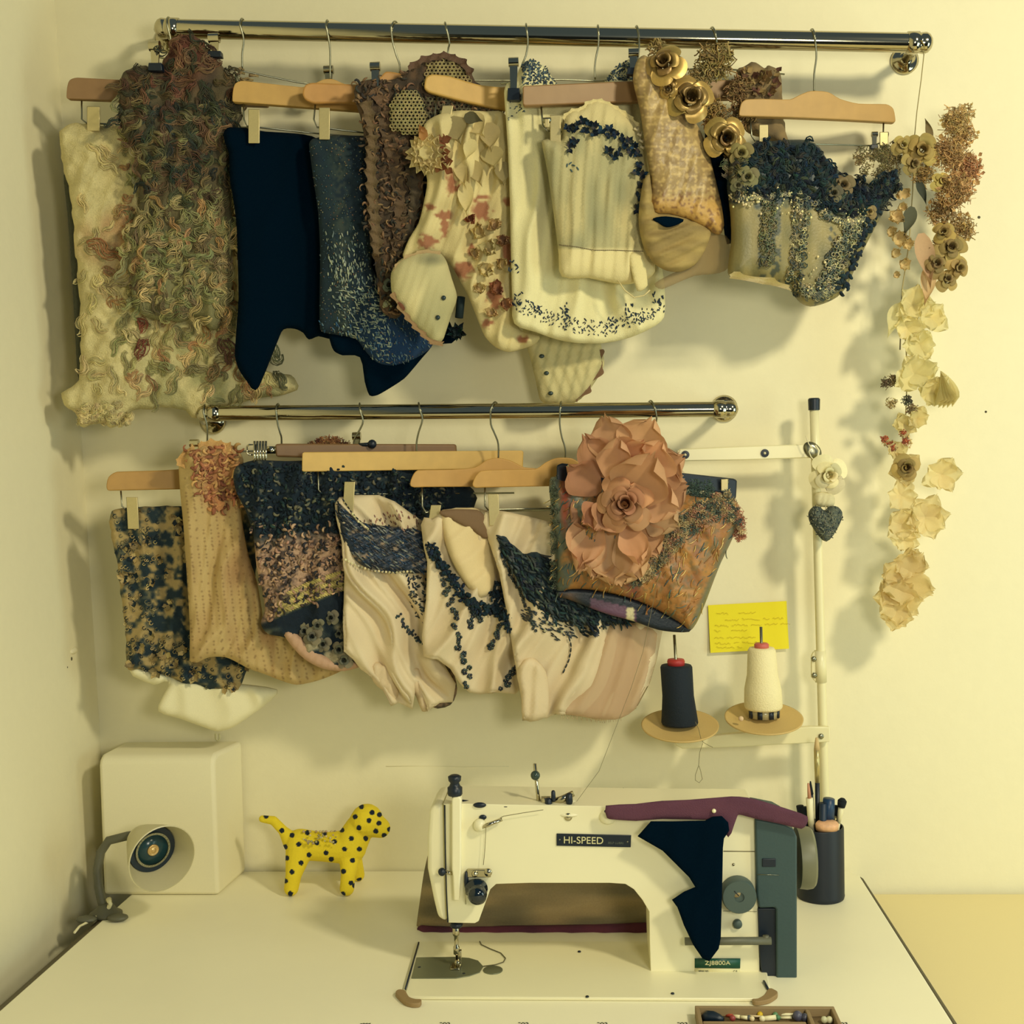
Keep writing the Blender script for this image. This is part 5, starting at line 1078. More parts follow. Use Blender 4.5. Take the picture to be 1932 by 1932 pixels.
for (x, y, L, w, a, col) in [(860, 250, 62, 50, 1.2, (176, 162, 116)), (900, 240, 60, 44, 1.0, (206, 188, 136)), (925, 262, 62, 40, 1.5, (192, 176, 126)), (885, 285, 46, 26, 1.9, (226, 212, 156)), (930, 300, 50, 44, 1.4, (196, 182, 130)), (872, 330, 70, 26, 1.3, (224, 208, 152)), (880, 380, 74, 30, 1.5, (228, 214, 158)), (842, 300, 50, 30, 1.4, (214, 198, 144)), (900, 330, 60, 30, 1.2, (204, 188, 136)), (950, 330, 50, 34, 1.6, (160, 146, 104)), (895, 225, 40, 24, .4, (96, 92, 70))]:
    p = s6.pt(x, y, .006); d = Vector((math.cos(a), -.15, -math.sin(a))); petal(m, p-d*L*S*.5, d, (0, -1, 0), L*S, w*S, .10, .15, cvar(col, rnd, .05), rnd=rnd, tip=.9)
tag(m.build('net_petals', M_petal, flb), kind='stuff')
m = MB()
for (x, y, R, col) in [(905, 440, 26, (206, 186, 132)), (935, 425, 22, (196, 168, 118)), (890, 415, 18, RST), (925, 470, 28, (210, 192, 140)), (950, 500, 22, (192, 168, 118)), (918, 510, 28, (214, 196, 144)), (940, 545, 24, (160, 110, 80)), (908, 545, 20, (206, 184, 132)), (955, 575, 20, (176, 130, 94)), (950, 455, 20, (150, 116, 84)), (930, 590, 20, (200, 172, 124)), (898, 480, 18, (196, 170, 120))]:
    c = s6.pt(x, y, .006)
    for i in range(11):
        a = rnd.uniform(0, 6.28); d = Vector((math.cos(a), -rnd.uniform(.3, .9), math.sin(a))); petal(m, c, d, (math.cos(a)*-.3, -1, 0), R*S*rnd.uniform(.6, .95), R*S*.62, .25, .25, cvar(col, rnd, .14), nu=2, nv=5, tip=.3)
tag(m.build('blossoms', M_petal, flb), kind='stuff')
m = MB(); c = s6.pt(806, 292, .010)      # daisy corsage
for k_, (R, n) in enumerate(((40, 15), (30, 11), (18, 7))):
    for i in range(n):
        a = 2*PI*i/n+k_*.4+rnd.uniform(-.1, .1); d = Vector((math.cos(a), -.08-.22*k_, math.sin(a))); petal(m, c+Vector((0, -.003*k_, 0)), d, (0, -1, 0), R*S, 20*S, .25, .05, cvar((222, 206, 152), rnd, .07), nu=3, nv=7, tip=.3)
cor = m.build('daisy_corsage', M_petal, flb)
m = MB()
for i in range(10): a = rnd.uniform(-1.2, 1.4); x = 828+rnd.uniform(-6, 14); y = 285+rnd.uniform(-30, 50); d = Vector((math.cos(a), -.3, -math.sin(a))); petal(m, s6.pt(x, y, .006), d, (0, -1, 0), 20*S, 15*S, .1, .1, cvar((146, 94, 64), rnd, .15), nu=2, nv=5)
for (x, y) in ((795, 258), (806, 262), (790, 268)): petal(m, s6.pt(max(803, x), y, .014), Vector((-.4, -.3, .8)), (0, -1, 0), 24*S, 14*S, .1, .2, (190, 140, 84), nu=2, nv=3)
tag(m.build('rust_petals', M_petal, flb), kind='stuff')
m = MB()
for i in range(34): a = rnd.uniform(0, 6.28); d = Vector((math.cos(a), -rnd.uniform(.1, .8), math.sin(a))); petal(m, W(863, 626, float(Y6(863))+.004), d, (0, -1, 0), rnd.uniform(14, 25)*S, 9*S, .1, .3, cvar((24, 46, 50), rnd, .3), nu=2, nv=3)
m.tube([W(870, 560, float(Y6(870))+.004), W(866, 600, float(Y6(866))+.004)], .006, 6, (20, 42, 48)); m.build('dark_rosette', M_petal, flb)

# ---- 6b second cream corset seen below
Y6b = slope(1060, -.055, .1)
cs, s6b = garment('buttoned_corset', 'lower end of a cream buttoned corset with brown binding, just above the lower rail',
    [(992, 600), (1100, 600), (1130, 640), (1138, 670), (1140, 688), (1128, 712), (1110, 738), (1088, 758), (1060, 764), (1030, 762), (1018, 752), (1010, 715), (1002, 680)], Y6b, M_cloth, pn='corset_panel', bulge=.016, E=30, step=5, folds=[(.002, 20, -.35)],
    colf=lambda x, y: mixc((204, 192, 140), (160, 152, 108), np.clip(np.sin((x-y*-.25)*.30)*1.4-.3, 0, 1)*.6))
m = MB()
for (x, y) in ((1022, 672), (1031, 704), (1039, 742)): m = MB(); m.ball(s6b.pt(x, y, .001), .004, (44, 60, 58), 8, (1, .6, .8)); m.build('button', M_bead, cs)
m = MB(); ruffle(m, [(1128, 660), (1137, 684), (1126, 706), (1104, 738), (1086, 756)], lambda x: Y6b(x)-.006, 11, 2, 40, (120, 92, 66), rnd); m.build('binding', M_cloth, cs)

# ---- 7 long white skirt
Y7 = slope(1128, -.112, .33)
def c_wh(x, y):
    c = mixc((230, 222, 172), (206, 196, 146), np.clip(np.sin(x*.17+vn(x, y, 60, 2)*2)*.5+.2, 0, 1)*np.clip((x-1000)/60, 0, 1)*.55)
    return c
wsk, s7 = garment('white_skirt', 'long white cotton skirt with navy sprigs round the hem and blue speckled straps',
    [(951, 176), (956, 158), (972, 150), (984, 122), (1004, 112), (1030, 128), (1048, 156), (1080, 190), (1130, 185), (1142, 150), (1165, 125), (1200, 108), (1214, 140), (1222, 250), (1235, 380), (1245, 480), (1254, 540), (1253, 598), (1230, 618), (1190, 636), (1140, 647), (1090, 647), (1050, 640), (1010, 626), (970, 610), (966, 560), (964, 480), (962, 380), (958, 280)],
    Y7, M_cloth, pn='skirt_panel', bulge=.006, E=14, folds=[(.012, 92, .04), (.004, 36, .12)], step=5, colf=c_wh)
m = MB(); NV = (28, 46, 66)
for (x, y) in s7.scatter(300, rnd, [(984, 122), (1004, 110), (1030, 126), (1050, 158), (985, 160)])+s7.scatter(260, rnd, [(1140, 152), (1165, 122), (1202, 106), (1205, 150)])+s7.scatter(36, rnd, [(956, 175), (990, 160), (1010, 190), (985, 215), (960, 235)]):
    leaf(m, s7, x, y, rnd.uniform(0, 3.1), rnd.uniform(3, 6), rnd.uniform(1.4, 2.6), rnd.choice([NV, (60, 84, 100), (30, 50, 70), (90, 110, 116)]))
for (x, y, a) in seg_pts([(970, 572), (1000, 584), (1035, 600), (1065, 612), (1105, 618), (1140, 622), (1180, 612), (1210, 598), (1250, 578)], 60):
    for j in range(4): leaf(m, s7, x+rnd.uniform(-5, 5), y+rnd.uniform(-17, 13), a+rnd.choice((-.9, .9))+rnd.uniform(-.3, .3), rnd.uniform(3.5, 6.5), rnd.uniform(1.3, 2.3), cvar(NV, rnd, .3))
for (x, y) in ((978, 566), (1012, 584), (1066, 596), (1205, 602), (1155, 612), (1242, 566), (970, 505), (1184, 585)):
    for j in range(9): leaf(m, s7, x+rnd.uniform(-10, 10), y+rnd.uniform(-14, 10), rnd.uniform(.4, 2.4), rnd.uniform(5, 9), 2.6, NV)
for i in range(10): leaf(m, s7, 1067+rnd.uniform(-3, 3), 572+i*5.5, 1.4, 5, 2.4, NV)
tag(m.build('navy_sprigs', M_cloth, wsk), kind='stuff')

# ---- 8 cream bodice with navy flowers
Y8 = slope(1200, -.140, .33)
def c_gb(x, y):
    c = mixc((196, 184, 134), (150, 148, 112), np.clip(vn(x, y*.5, 26, 4)*1.3-.2, 0, 1)); c = mixc(c, (150, 144, 106), (np.sin(x*.42+y*.03) > .7)*.35)
    c = mixc(c, (222, 208, 154), np.clip((y-466)/6, 0, 1)); return mixc(c, (214, 198, 144), np.clip((258-y)/30, 0, 1)*.9)
gbo, s8 = garment('corset_bodice', 'cream panelled bodice with navy flowers at its neckline, over the white skirt',
    [(1022, 268), (1035, 262), (1058, 262), (1062, 222), (1078, 208), (1098, 204), (1110, 192), (1130, 188), (1150, 194), (1180, 214), (1205, 236), (1216, 262), (1220, 300), (1228, 380), (1232, 470), (1236, 512), (1214, 530), (1180, 536), (1150, 532), (1110, 524), (1060, 521), (1054, 480), (1044, 400), (1034, 330)],
    Y8, M_cloth, pn='bodice_panel', bulge=.018, E=40, folds=[(.003, 22, .05), (.004, 60, .2)], step=4, colf=c_gb)
m = MB()
for (x, y, a) in seg_pts([(1056, 462), (1090, 466), (1120, 472), (1160, 472), (1212, 474)], 44): leaf(m, s8, x, y, a, 4, 1.6, (110, 96, 72), .001)
for (x, y) in ((1082, 312), (1090, 318), (1076, 308), (1078, 322), (1070, 312)): leaf(m, s8, x, y, rnd.uniform(0, 3), 8, 3, (60, 84, 90))
tag(m.build('stitching', M_cloth, gbo), kind='stuff')
m = MB()
spots = [(1070+i*7, 232+6*math.sin(i)-((i-9)**2)*-.10) for i in range(5)]+[(1096, 226), (1110, 232), (1122, 240), (1136, 246), (1150, 244), (1162, 254), (1174, 262), (1186, 268), (1196, 278), (1204, 290), (1190, 286), (1150, 256), (1120, 252), (1104, 246), (1080, 272), (1074, 280), (1086, 268), (1148, 286), (1158, 296), (1168, 288), (1178, 276), (1206, 310), (1212, 330), (1200, 324), (1210, 350), (1204, 372), (1201, 395)]
for (x, y) in spots:
    c = s8.pt(min(x, 1214), y, .004)
    for i in range(8): a = rnd.uniform(0, 6.28); d = Vector((math.cos(a), -rnd.uniform(.2, .7), math.sin(a))); petal(m, c, d, (0, -1, 0), rnd.uniform(7, 14)*S, 7*S, .1, .1, cvar(rnd.choice([(14, 40, 62), (22, 54, 78), (10, 32, 50), (60, 62, 62)]), rnd, .2), nu=1, nv=3)
tag(m.build('navy_flowers', M_petal, gbo), kind='stuff')
m = MB(); 
for (x, y) in ((1202, 246), (1208, 256), (1212, 268), (1214, 280)): m.tube([s8.pt(x-6, y-4, .004), s8.pt(x, y, .006), s8.pt(x+2, y-6, .004)], .0018, 5, (214, 200, 160))
ruffle(m, [(1062, 224), (1078, 210), (1098, 206), (1110, 194), (1132, 190), (1155, 200), (1184, 218), (1206, 240)], lambda x: Y8(x)-.006, 9, 4, 16, (216, 200, 144), rnd); m.build('scalloped_edge', M_cloth, gbo)
m = MB(); 
for p_ in ([(1186, 482), (1212, 478), (1222, 538), (1202, 548)],):
    sh = Sheet(p_, lambda x: Y8(x)-.024, bulge=.003, E=8, step=6, colf=(222, 208, 152)); sh.mb(m)
m.tube([s8.pt(x, y, .003)-Vector((0, .004, 0)) for x, y in ((1166, 530), (1178, 548), (1196, 562), (1215, 558), (1226, 548))], .001, 4, (220, 204, 150)); m.build('ribbon_loop', M_cloth, gbo)

# ---- 9 gold lace garment with roses
Y9 = slope(1345, -.132, .30)
def c_lace(x, y):
    c = mixc((172, 146, 92), (136, 112, 76), vn(x, y, 14, 6)); n = np.abs(np.sin(x*.21+vn(x, y, 30, 3)*3)*np.cos(y*.16+vn(x, y, 24, 4)*3)); c = mixc(c, (200, 172, 112), (n < .16)*.8)
    c = mixc(c, (192, 152, 84), np.clip((y-365)/20, 0, 1)); return mixc(c, (112, 76, 50), (vn(x, y, 4.5, 9) > .72)*np.clip((y-350)/20, 0, 1)*.7)
gl, s9 = garment('lace_garment', 'gold lace garment trimmed with gilded roses and tulle, right of the cream bodice',
    [(1194, 150), (1200, 118), (1215, 104), (1240, 120), (1262, 160), (1290, 200), (1318, 240), (1335, 280), (1348, 330), (1362, 390), (1366, 425), (1358, 442), (1335, 434), (1300, 416), (1262, 405), (1235, 402), (1226, 380), (1228, 340), (1218, 280), (1208, 210)],
    Y9, M_satin, pn='lace_panel', bulge=.020, E=36, folds=[(.004, 44, .4)], step=4, colf=c_lace, relief=lambda x, y: vn(x, y, 5, 5)*.002)
tu = panel(gl, [(1214, 340), (1226, 330), (1236, 400), (1262, 404), (1300, 414), (1340, 434), (1338, 452), (1326, 480), (1310, 500), (1284, 512), (1258, 510), (1234, 496), (1216, 470), (1206, 430), (1206, 390)], lambda x: Y9(x)-.006, mat('tulle_dense', attr=True, rough=.9, alpha=.86, noise=.1), 'tulle_loop', bulge=.014, E=30, step=5, colf=lambda x, y: mixc((184, 160, 98), (140, 120, 76), vn(x*.4, y*1.2, 12, 3)), folds=[(.010, 34, 1.25), (.004, 14, 1.1)])
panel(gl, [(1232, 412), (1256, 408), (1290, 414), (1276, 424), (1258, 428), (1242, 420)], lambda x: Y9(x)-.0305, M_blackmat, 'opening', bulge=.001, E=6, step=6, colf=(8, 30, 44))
panel(gl, [(1300, 420), (1350, 440), (1376, 450), (1374, 505), (1350, 516), (1310, 520), (1250, 545), (1235, 535), (1270, 515), (1310, 498)], lambda x: Y9(x)+.004, M_tulle, 'loose_tulle', bulge=.006, E=16, step=7, colf=(160, 136, 92), folds=[(.004, 20, .8)])
panel(gl, [(1330, 240), (1372, 260), (1398, 330), (1390, 440), (1372, 460), (1362, 400), (1346, 320)], lambda x: Y9(x)+.006, M_blackmat, 'dark_panel', bulge=.006, E=16, step=8, colf=(6, 28, 42))
m = MB()
for (x, y, R, ax) in ((1254, 124, 36, (-.2, -1, .3)), (1300, 190, 42, (.1, -1, .1)), (1366, 262, 40, (.2, -1, -.1)), (1262, 168, 18, (-.3, -1, -.2))):
    m = MB(); rose(m, W(x, y, float(Y9(x))-.030), R*S, (176, 146, 82), rnd, axis=ax, layers=3, col2=(96, 74, 42), tight=.8, spin=rnd.uniform(0, 3)); m.build('gilded_rose', M_gilt, gl)
m = MB()
for (x, y, R, col, n) in ((1348, 118, 44, (168, 146, 92), 90), (1320, 150, 30, (176, 152, 98), 40), (1392, 170, 30, (156, 126, 84), 50), (1345, 215, 34, (170, 140, 84), 60), (1240, 92, 22, (176, 152, 98), 24), (1220, 130, 16, (170, 150, 110), 16), (1400, 215, 34, (140, 112, 70), 50), (1380, 300, 20, (120, 100, 66), 24)):
    fluff(m, W(x, y, float(Y9(x))-.008), R*S, col, rnd, n, r=2.6)
tag(m.build('tulle_fluff', M_petal, gl), kind='stuff')
Y9b = slope(1345, -.112, .25)
sh = panel(gl, [(1388, 140), (1402, 124), (1425, 118), (1440, 128), (1450, 122), (1466, 130), (1474, 150), (1477, 186), (1480, 250), (1484, 270), (1440, 262), (1404, 240), (1390, 190)], Y9b, M_cloth, 'crumpled_flower', bulge=.014, E=26, step=4, ruff=3, colf=lambda x, y: mixc((150, 126, 84), (98, 84, 60), vn(x, y, 12, 4)), relief=lambda x, y: vn(x, y, 12, 6)*.008)
m = MB()
for i in range(40):
    x, y = rnd.uniform(1392, 1468), rnd.uniform(128, 180); a = rnd.uniform(0, 6.28); d = Vector((math.cos(a), -.6, math.sin(a))); petal(m, sh.pt(x, y, .002), d, (0, -1, 0), 16*S, 14*S, .2, .2, cvar(rnd.choice([(150, 122, 80), (120, 84, 66), (164, 140, 92)]), rnd, .12), nu=2, nv=3)
tag(m.build('crumpled_petals', M_petal, gl), kind='stuff')

# ---- 10 black and gold corset
Y10 = slope(1537, -.114, .26)
OL = (146, 132, 80)
def c_co(x, y):
    c = mixc(OL, (104, 100, 64), vn(x, y*.4, 16, 3)); c = mixc(c, (50, 60, 54), (vn(x, y, 9, 2) > .55)*((np.abs(x-1452) < 22) | (np.abs(x-1600-(350-y)*.2) < 18))*.8)
    c = mixc(c, (20, 42, 54), np.clip((372+.10*(x-1380)-y+vn(x, y, 14, 7)*26)/12, 0, 1)*.92)
    return mixc(c, (196, 172, 84), np.clip((y-(528+.05*(x-1380)))/4, 0, 1)*(x < 1480))
cor_, s10 = garment('gold_corset', 'olive-gold corset with silver braid and a black ruffled top edge, under the small humped hanger',
    [(1376, 296), (1390, 282), (1412, 274), (1440, 268), (1480, 264), (1520, 264), (1545, 276), (1560, 300), (1590, 328), (1620, 345), (1650, 350), (1668, 330), (1690, 318), (1698, 326), (1690, 350), (1676, 380), (1656, 420), (1634, 462), (1614, 505), (1598, 540), (1580, 560), (1556, 572), (1530, 578), (1510, 570), (1496, 553), (1488, 540), (1462, 534), (1430, 530), (1400, 528), (1376, 520), (1374, 500), (1380, 450), (1378, 400), (1372, 350)],
    Y10, M_satin, pn='corset_panel', bulge=.028, E=60, folds=[(.003, 60, 0)], step=4, colf=c_co, relief=lambda x, y: np.maximum(0, .5-np.abs(((x-1380)/38.) % 1-.5))*.003)
m = MB()
def braid(path, w, n, cols):
    for (x, y, a) in seg_pts(path, n):
        for j in range(3):
            ph = rnd.uniform(0, 6.28); r = rnd.uniform(2.5, 5); xx = x+rnd.uniform(-w, w); yy = y+rnd.uniform(-3, 3); t = np.linspace(ph, ph+4.5, 6)
            if not inpoly(np.array([xx]), np.array([yy]), s10.P)[0]: continue
            m.tube(s10.front(xx+r*np.cos(t), yy+r*np.sin(t), .003), .0008, 4, cvar(rnd.choice(cols), rnd, .2))
SIL = [(128, 124, 96), (84, 92, 80), (170, 160, 118), (50, 62, 62)]
braid([(1508, 360), (1512, 420), (1508, 480), (1500, 530), (1512, 560)], 15, 70, SIL); braid([(1622, 410), (1600, 450), (1576, 500), (1556, 545), (1540, 562)], 22, 130, SIL); braid([(1378, 376), (1400, 372), (1440, 372), (1480, 366), (1520, 372)], 9, 60, SIL); braid([(1540, 380), (1560, 410), (1600, 420), (1640, 415)], 8, 40, SIL)
braid([(1452, 380), (1450, 430), (1448, 500)], 13, 50, [(80, 88, 70), (110, 104, 70)]); braid([(1520, 540), (1545, 565), (1575, 545)], 8, 30, SIL)
tag(m.build('silver_braid', M_gilt, cor_), kind='stuff')
m = MB()
for i in range(520):
    x = rnd.uniform(1376, 1690); yt = np.interp(x, [1376, 1412, 1480, 1530, 1560, 1600, 1650, 1695], [300, 276, 266, 270, 306, 336, 352, 322]); y = yt+rnd.random()**.9*np.interp(x, [1376, 1440, 1530, 1620, 1695], [66, 96, 100, 60, 22])
    if not inpoly(np.array([x]), np.array([y]), s10.P)[0]: continue
    fleece(m, s10, x, y, rnd.uniform(16, 32), rnd.uniform(5, 11), rnd.uniform(0, 6.28), rnd.uniform(.1, .6), cvar(rnd.choice([(8, 30, 46), (16, 44, 56), (4, 22, 36), (30, 52, 54), (60, 66, 56)] if x > 1405 else [(96, 92, 64), (60, 66, 54), (120, 112, 72)]), rnd, .2), rnd, n=8, up=.001, lift=.007, strands=5, r=.9)
for (x, y, a) in seg_pts([(1668, 384), (1645, 430), (1622, 475), (1606, 520), (1590, 550)], 60): lock(m, s10, x-6+rnd.uniform(-7, 4), y, 16, 3.2, rnd.uniform(0, 6.28), .8, cvar((14, 36, 48), rnd, .2), rnd, n=6, up=.001, lift=.005)
tag(m.build('black_ruffle', M_wool, cor_), kind='stuff')
m = MB()
for (x, y, R, col) in [(1398, 290, 22, (150, 138, 88)), (1410, 335, 20, (140, 134, 96)), (1392, 350, 14, (120, 116, 84)), (1590, 350, 22, (140, 122, 88)), (1572, 365, 18, (110, 104, 80)), (1640, 400, 14, (160, 140, 96))]:
    m = MB(); rose(m, s10.pt(x, y, .004), R*S, col, rnd, layers=2, tight=1); m.build('ruched_flower', M_petal, cor_)
m = MB()
for i in range(130):
    x, y = rnd.choice([(1420, 375), (1490, 372), (1510, 400), (1590, 415), (1620, 405), (1560, 500), (1400, 370), (1530, 540)]); x += rnd.gauss(0, 16); y += rnd.gauss(0, 10)
    if inpoly(np.array([x]), np.array([y]), s10.P)[0]: beadat(m, s10, x, y, rnd.uniform(1.4, 2.6), cvar((200, 188, 140), rnd, .2), .004, 6)
tag(m.build('beads', M_bead, cor_), kind='stuff')
m = MB()
for i in range(46): x = rnd.uniform(1610, 1690); y = 300+rnd.uniform(-22, 34)-(x-1650)*.15; fluff(m, W(x, y, float(Y10(x))-.006), 12*S, rnd.choice([(150, 136, 90), (128, 120, 84), (164, 144, 98)]), rnd, 7, r=1.6)
tag(m.build('dried_fluff', M_petal, cor_), kind='stuff')
m = MB(); ruffle(m, [(1376, 518), (1420, 526), (1462, 533), (1488, 542)], lambda x: Y10(x)-.026, 13, 3, 60, (150, 132, 70), rnd); m.build('gold_hem', M_satin, cor_)

# ---- 11 hanging garland of flowers at the right
yg = -.075; rnd = random.Random(404)
gar = thing('flower_garland', tuple(W(1745, 700, yg)), 'long garland of dried and fabric flowers hanging from the upper rail, right end', 'garland')
m = MB(); m.tube([W(1743, 78, YR), W(1744, 95, -.09), W(1738, 150, -.085), (W(1730, 210, -.08)), W(1725, 262, yg)], .0007, 5, (150, 136, 84)); m.tube([W(1738, 76, YR-.016), W(1743, 84, YR-.014), W(1745, 96, YR-.006)], .0009, 5, (150, 136, 84)); m.build('string', M_silk, gar)
m = MB(); m.tube([W(1702, 545, yg), W(1700, 600, yg), W(1698, 660, yg)], .0010, 5, (110, 104, 76)); m.tube([W(1744, 640, yg), W(1750, 690, yg), W(1755, 726, yg)], .0011, 5, (96, 92, 70)); m.tube([W(1725, 262, yg), W(1722, 360, yg), W(1715, 460, yg), W(1702, 545, yg), W(1712, 700, yg+.01), W(1705, 880, yg+.01), W(1700, 1040, yg+.01)], .0009, 5, (168, 156, 108)); m.build('stem', M_silk, gar)
M_pale = mat('pale_petal', attr=True, rough=.8, transl=.4, noise=.04, alpha=.85)
m = MB()
for (x, y, R, n, col) in [(1800, 230, 34, 60, (214, 186, 128)), (1815, 255, 30, 50, (206, 172, 116)), (1790, 290, 40, 90, (206, 170, 116)), (1822, 320, 34, 90, (210, 162, 116)), (1800, 360, 40, 90, (204, 168, 116)), (1775, 400, 36, 60, (186, 154, 104)), (1810, 430, 34, 60, (200, 170, 114)), (1740, 330, 26, 40, (176, 146, 92)), (1680, 300, 26, 30, (160, 144, 98)), (1770, 480, 30, 40, (190, 160, 104)), (1820, 215, 22, 24, (216, 190, 134))]:
    cc_ = W(x, y, yg+rnd.uniform(-.02, .01)); fluff(m, cc_, R*S*1.05, col, rnd, int(n*1.2), r=1.5, squash=.8)
    for _ in range(46):
        d = Vector((rnd.gauss(0, 1), rnd.gauss(0, .6), rnd.gauss(0, 1))).normalized(); petal(m, cc_+d*R*S*rnd.uniform(.1, .95), Vector((rnd.gauss(0, 1), -.6, rnd.gauss(0, 1))), (0, -1, .2), R*S*.26, R*S*.24, .3, .2, cvar([min(255, q*1.08) for q in col], rnd, .14), nu=1, nv=3)
tag(m.build('dried_sprays', M_petal, gar), kind='stuff')
for (x, y, R, col, c2) in [(1738, 285, 34, (186, 164, 98), (140, 118, 66)), (1702, 275, 20, (196, 174, 106), (160, 140, 84)), (1720, 310, 22, (170, 152, 96), (120, 104, 66)), (1775, 345, 20, (208, 186, 110), (170, 150, 84)), (1780, 440, 22, (190, 164, 96), (140, 116, 70)), (1792, 470, 30, (182, 158, 98), (120, 102, 66)), (1765, 500, 26, (176, 152, 96), (130, 108, 70)), (1805, 505, 24, (188, 162, 100), (140, 120, 76)), (1785, 530, 22, (176, 154, 96), (130, 110, 72))]:
    m = MB(); rose(m, W(x, y, yg-.018), R*S, col, rnd, layers=3, col2=c2, axis=(rnd.uniform(-.4, .4), -1, rnd.uniform(-.3, .3)), spin=rnd.uniform(0, 3)); m.build('flower', M_petal, gar)
for (x, y, R) in [(1702, 368, 18), (1700, 392, 13), (1690, 410, 20), (1694, 452, 22), (1680, 440, 15), (1712, 462, 15), (1688, 480, 14), (1705, 500, 16), (1690, 520, 10)]:
    m = MB()
    for i in range(14): a = rnd.uniform(0, 6.28); d = Vector((math.cos(a), -rnd.uniform(.3, .8), math.sin(a))); petal(m, W(x, y, yg-.012), d, (0, -1, 0), R*S, R*S*.8, .15, .2, cvar((218, 196, 142), rnd, .08), nu=2, nv=3, rnd=rnd)
    m.build('blossom', M_petal, gar)
for (x, y, L, w, a, col, tip_) in [(1738, 440, 108, 36, 1.45, (200, 166, 130), .9), (1722, 390, 60, 26, 1.9, (86, 88, 70), .9), (1732, 340, 50, 16, 1.3, (60, 66, 56), .95), (1755, 560-60, 80, 30, 1.75, (214, 184, 140), .9), (1757, 262, 40, 14, -1.9, (120, 104, 70), .95)]:
    m = MB(); d = Vector((math.cos(a), -.06, -math.sin(a))); petal(m, W(x, y, yg-.016), d, (0, -1, 0), L*S, w*S, .12, .05, col, tip=tip_, nv=8); m.build('leaf', M_petal, gar)
def blossom(x, y, R, n, col, v=.04, sp=.7, lay=1.0, mt=None, nm='white_flower', tip=.4):
    m = MB()
    for i in range(n):
        a = 2*PI*i/n+rnd.uniform(-.3, .3); d = Vector((math.cos(a), -rnd.uniform(.1, sp), math.sin(a))); petal(m, W(x, y, yg-.004), d, (0, -1, 0), R*S*rnd.uniform(.75, 1.1), R*S*rnd.uniform(.7, 1.0), .10, .10, cvar(col, rnd, v), nu=4, nv=6, rnd=rnd, tip=tip, wave=.06)
    return m.build(nm, mt or M_pale, gar)
PALE = (238, 228, 176)
for (x, y, R, n) in [(1722, 575, 40, 9), (1755, 600, 36, 7), (1735, 650, 40, 8), (1725, 705, 46, 9), (1760, 740, 40, 8), (1712, 620, 34, 6), (1705, 800, 26, 8), (1730, 790, 26, 7), (1690, 850, 24, 7)]: blossom(x, y, R, n, PALE if y < 780 else (228, 214, 158))
m = MB(); d = Vector((-.45, -.1, -.9)); petal(m, W(1704, 572, yg-.006), d, (-.3, -1, .2), 72*S, 36*S, .25, -.1, (236, 228, 178), tip=.95, nv=8); m.build('pale_leaf', M_pale, gar)
m = MB()
for i in range(5): a = 1.2+.25*i; petal(m, W(1775, 700, yg-.01), Vector((math.cos(a)*.5+.2, -.3, -math.sin(a))), (1, -1, 0), 70*S, 26*S, .3, -.2, (216, 202, 140), tip=.6, nv=6)
m.build('cream_petals', M_pale, gar)
for (x, y, col) in [(1672, 722, (120, 104, 76)), (1686, 716, (150, 130, 88)), (1682, 760, (196, 176, 124)), (1720, 772, (150, 128, 92)), (1712, 756, (100, 100, 82))]:
    m = MB(); fluff(m, W(x, y, yg-.008), 14*S, col, rnd, 22, r=1.8); m.build('dried_bud', M_petal, gar)
for (x, y) in [(1668, 828), (1680, 838), (1704, 818), (1708, 832), (1682, 846)]:
    m = MB(); fluff(m, W(x, y, yg-.008), 9*S, (196, 112, 78), rnd, 14, r=2.0); fluff(m, W(x+4, y+4, yg-.004), 12*S, (232, 206, 150), rnd, 12, r=1.8); m.build('coral_blossom', M_petal, gar)
m = MB(); rose(m, W(1708, 882, yg-.014), 27*S, (190, 166, 104), rnd, layers=3, col2=(112, 92, 54), tight=.7); m.build('tan_rosebud', M_petal, gar)
for i in range(4):
    a = .8+i*1.3; m = MB(); petal(m, W(1708, 884, yg-.004), Vector((math.cos(a), -.1, math.sin(a))), (0, -1, 0), 36*S, 34*S, .1, .1, (222, 202, 142)); m.build('bud_petal', M_pale, gar)
for (x, y, R, n) in [(1775, 895, 42, 7), (1700, 935, 36, 6), (1700, 990, 40, 8), (1745, 975, 46, 9), (1705, 1020, 30, 6), (1700, 1095, 62, 9), (1690, 1130, 50, 8), (1715, 1060, 36, 7), (1690, 1160, 34, 6)]:
    blossom(x, y, R, n, (240, 226, 174) if y < 1050 else (234, 216, 160), .03, .4)

# ================================================================ costumes on the lower rail
rnd = random.Random(505)
# ---- K1
Z1 = slope(390, -.100, .30)
def c_k1(x, y):
    n = vn(x, y, 16, 3)*.6+vn(x, y, 6, 4)*.4; c = mixc((26, 46, 56), (170, 148, 98), np.clip((n-.42)*5, 0, 1)); return mixc(c, (188, 164, 108), np.clip((250-x)/30, 0, 1)*np.clip(vn(x, y, 5, 7)*2.2-.6, 0, 1)*.6)
k1, t1 = garment('lace_skirt', 'tan and navy lace skirt at the far left of the lower rail, white underskirt below',
    [(206, 985), (212, 965), (240, 958), (300, 955), (400, 957), (480, 960), (480, 1100), (470, 1240), (450, 1302), (420, 1300), (395, 1302), (370, 1290), (345, 1288), (318, 1276), (290, 1268), (262, 1262), (242, 1262), (238, 1230), (236, 1190), (228, 1120), (220, 1060), (212, 1020)],
    Z1, M_cloth, pn='lace_panel', bulge=.007, E=16, folds=[(.010, 60, .1)], step=3.5, colf=c_k1, ruff=2, relief=lambda x, y: vn(x, y, 8, 6)*.003)
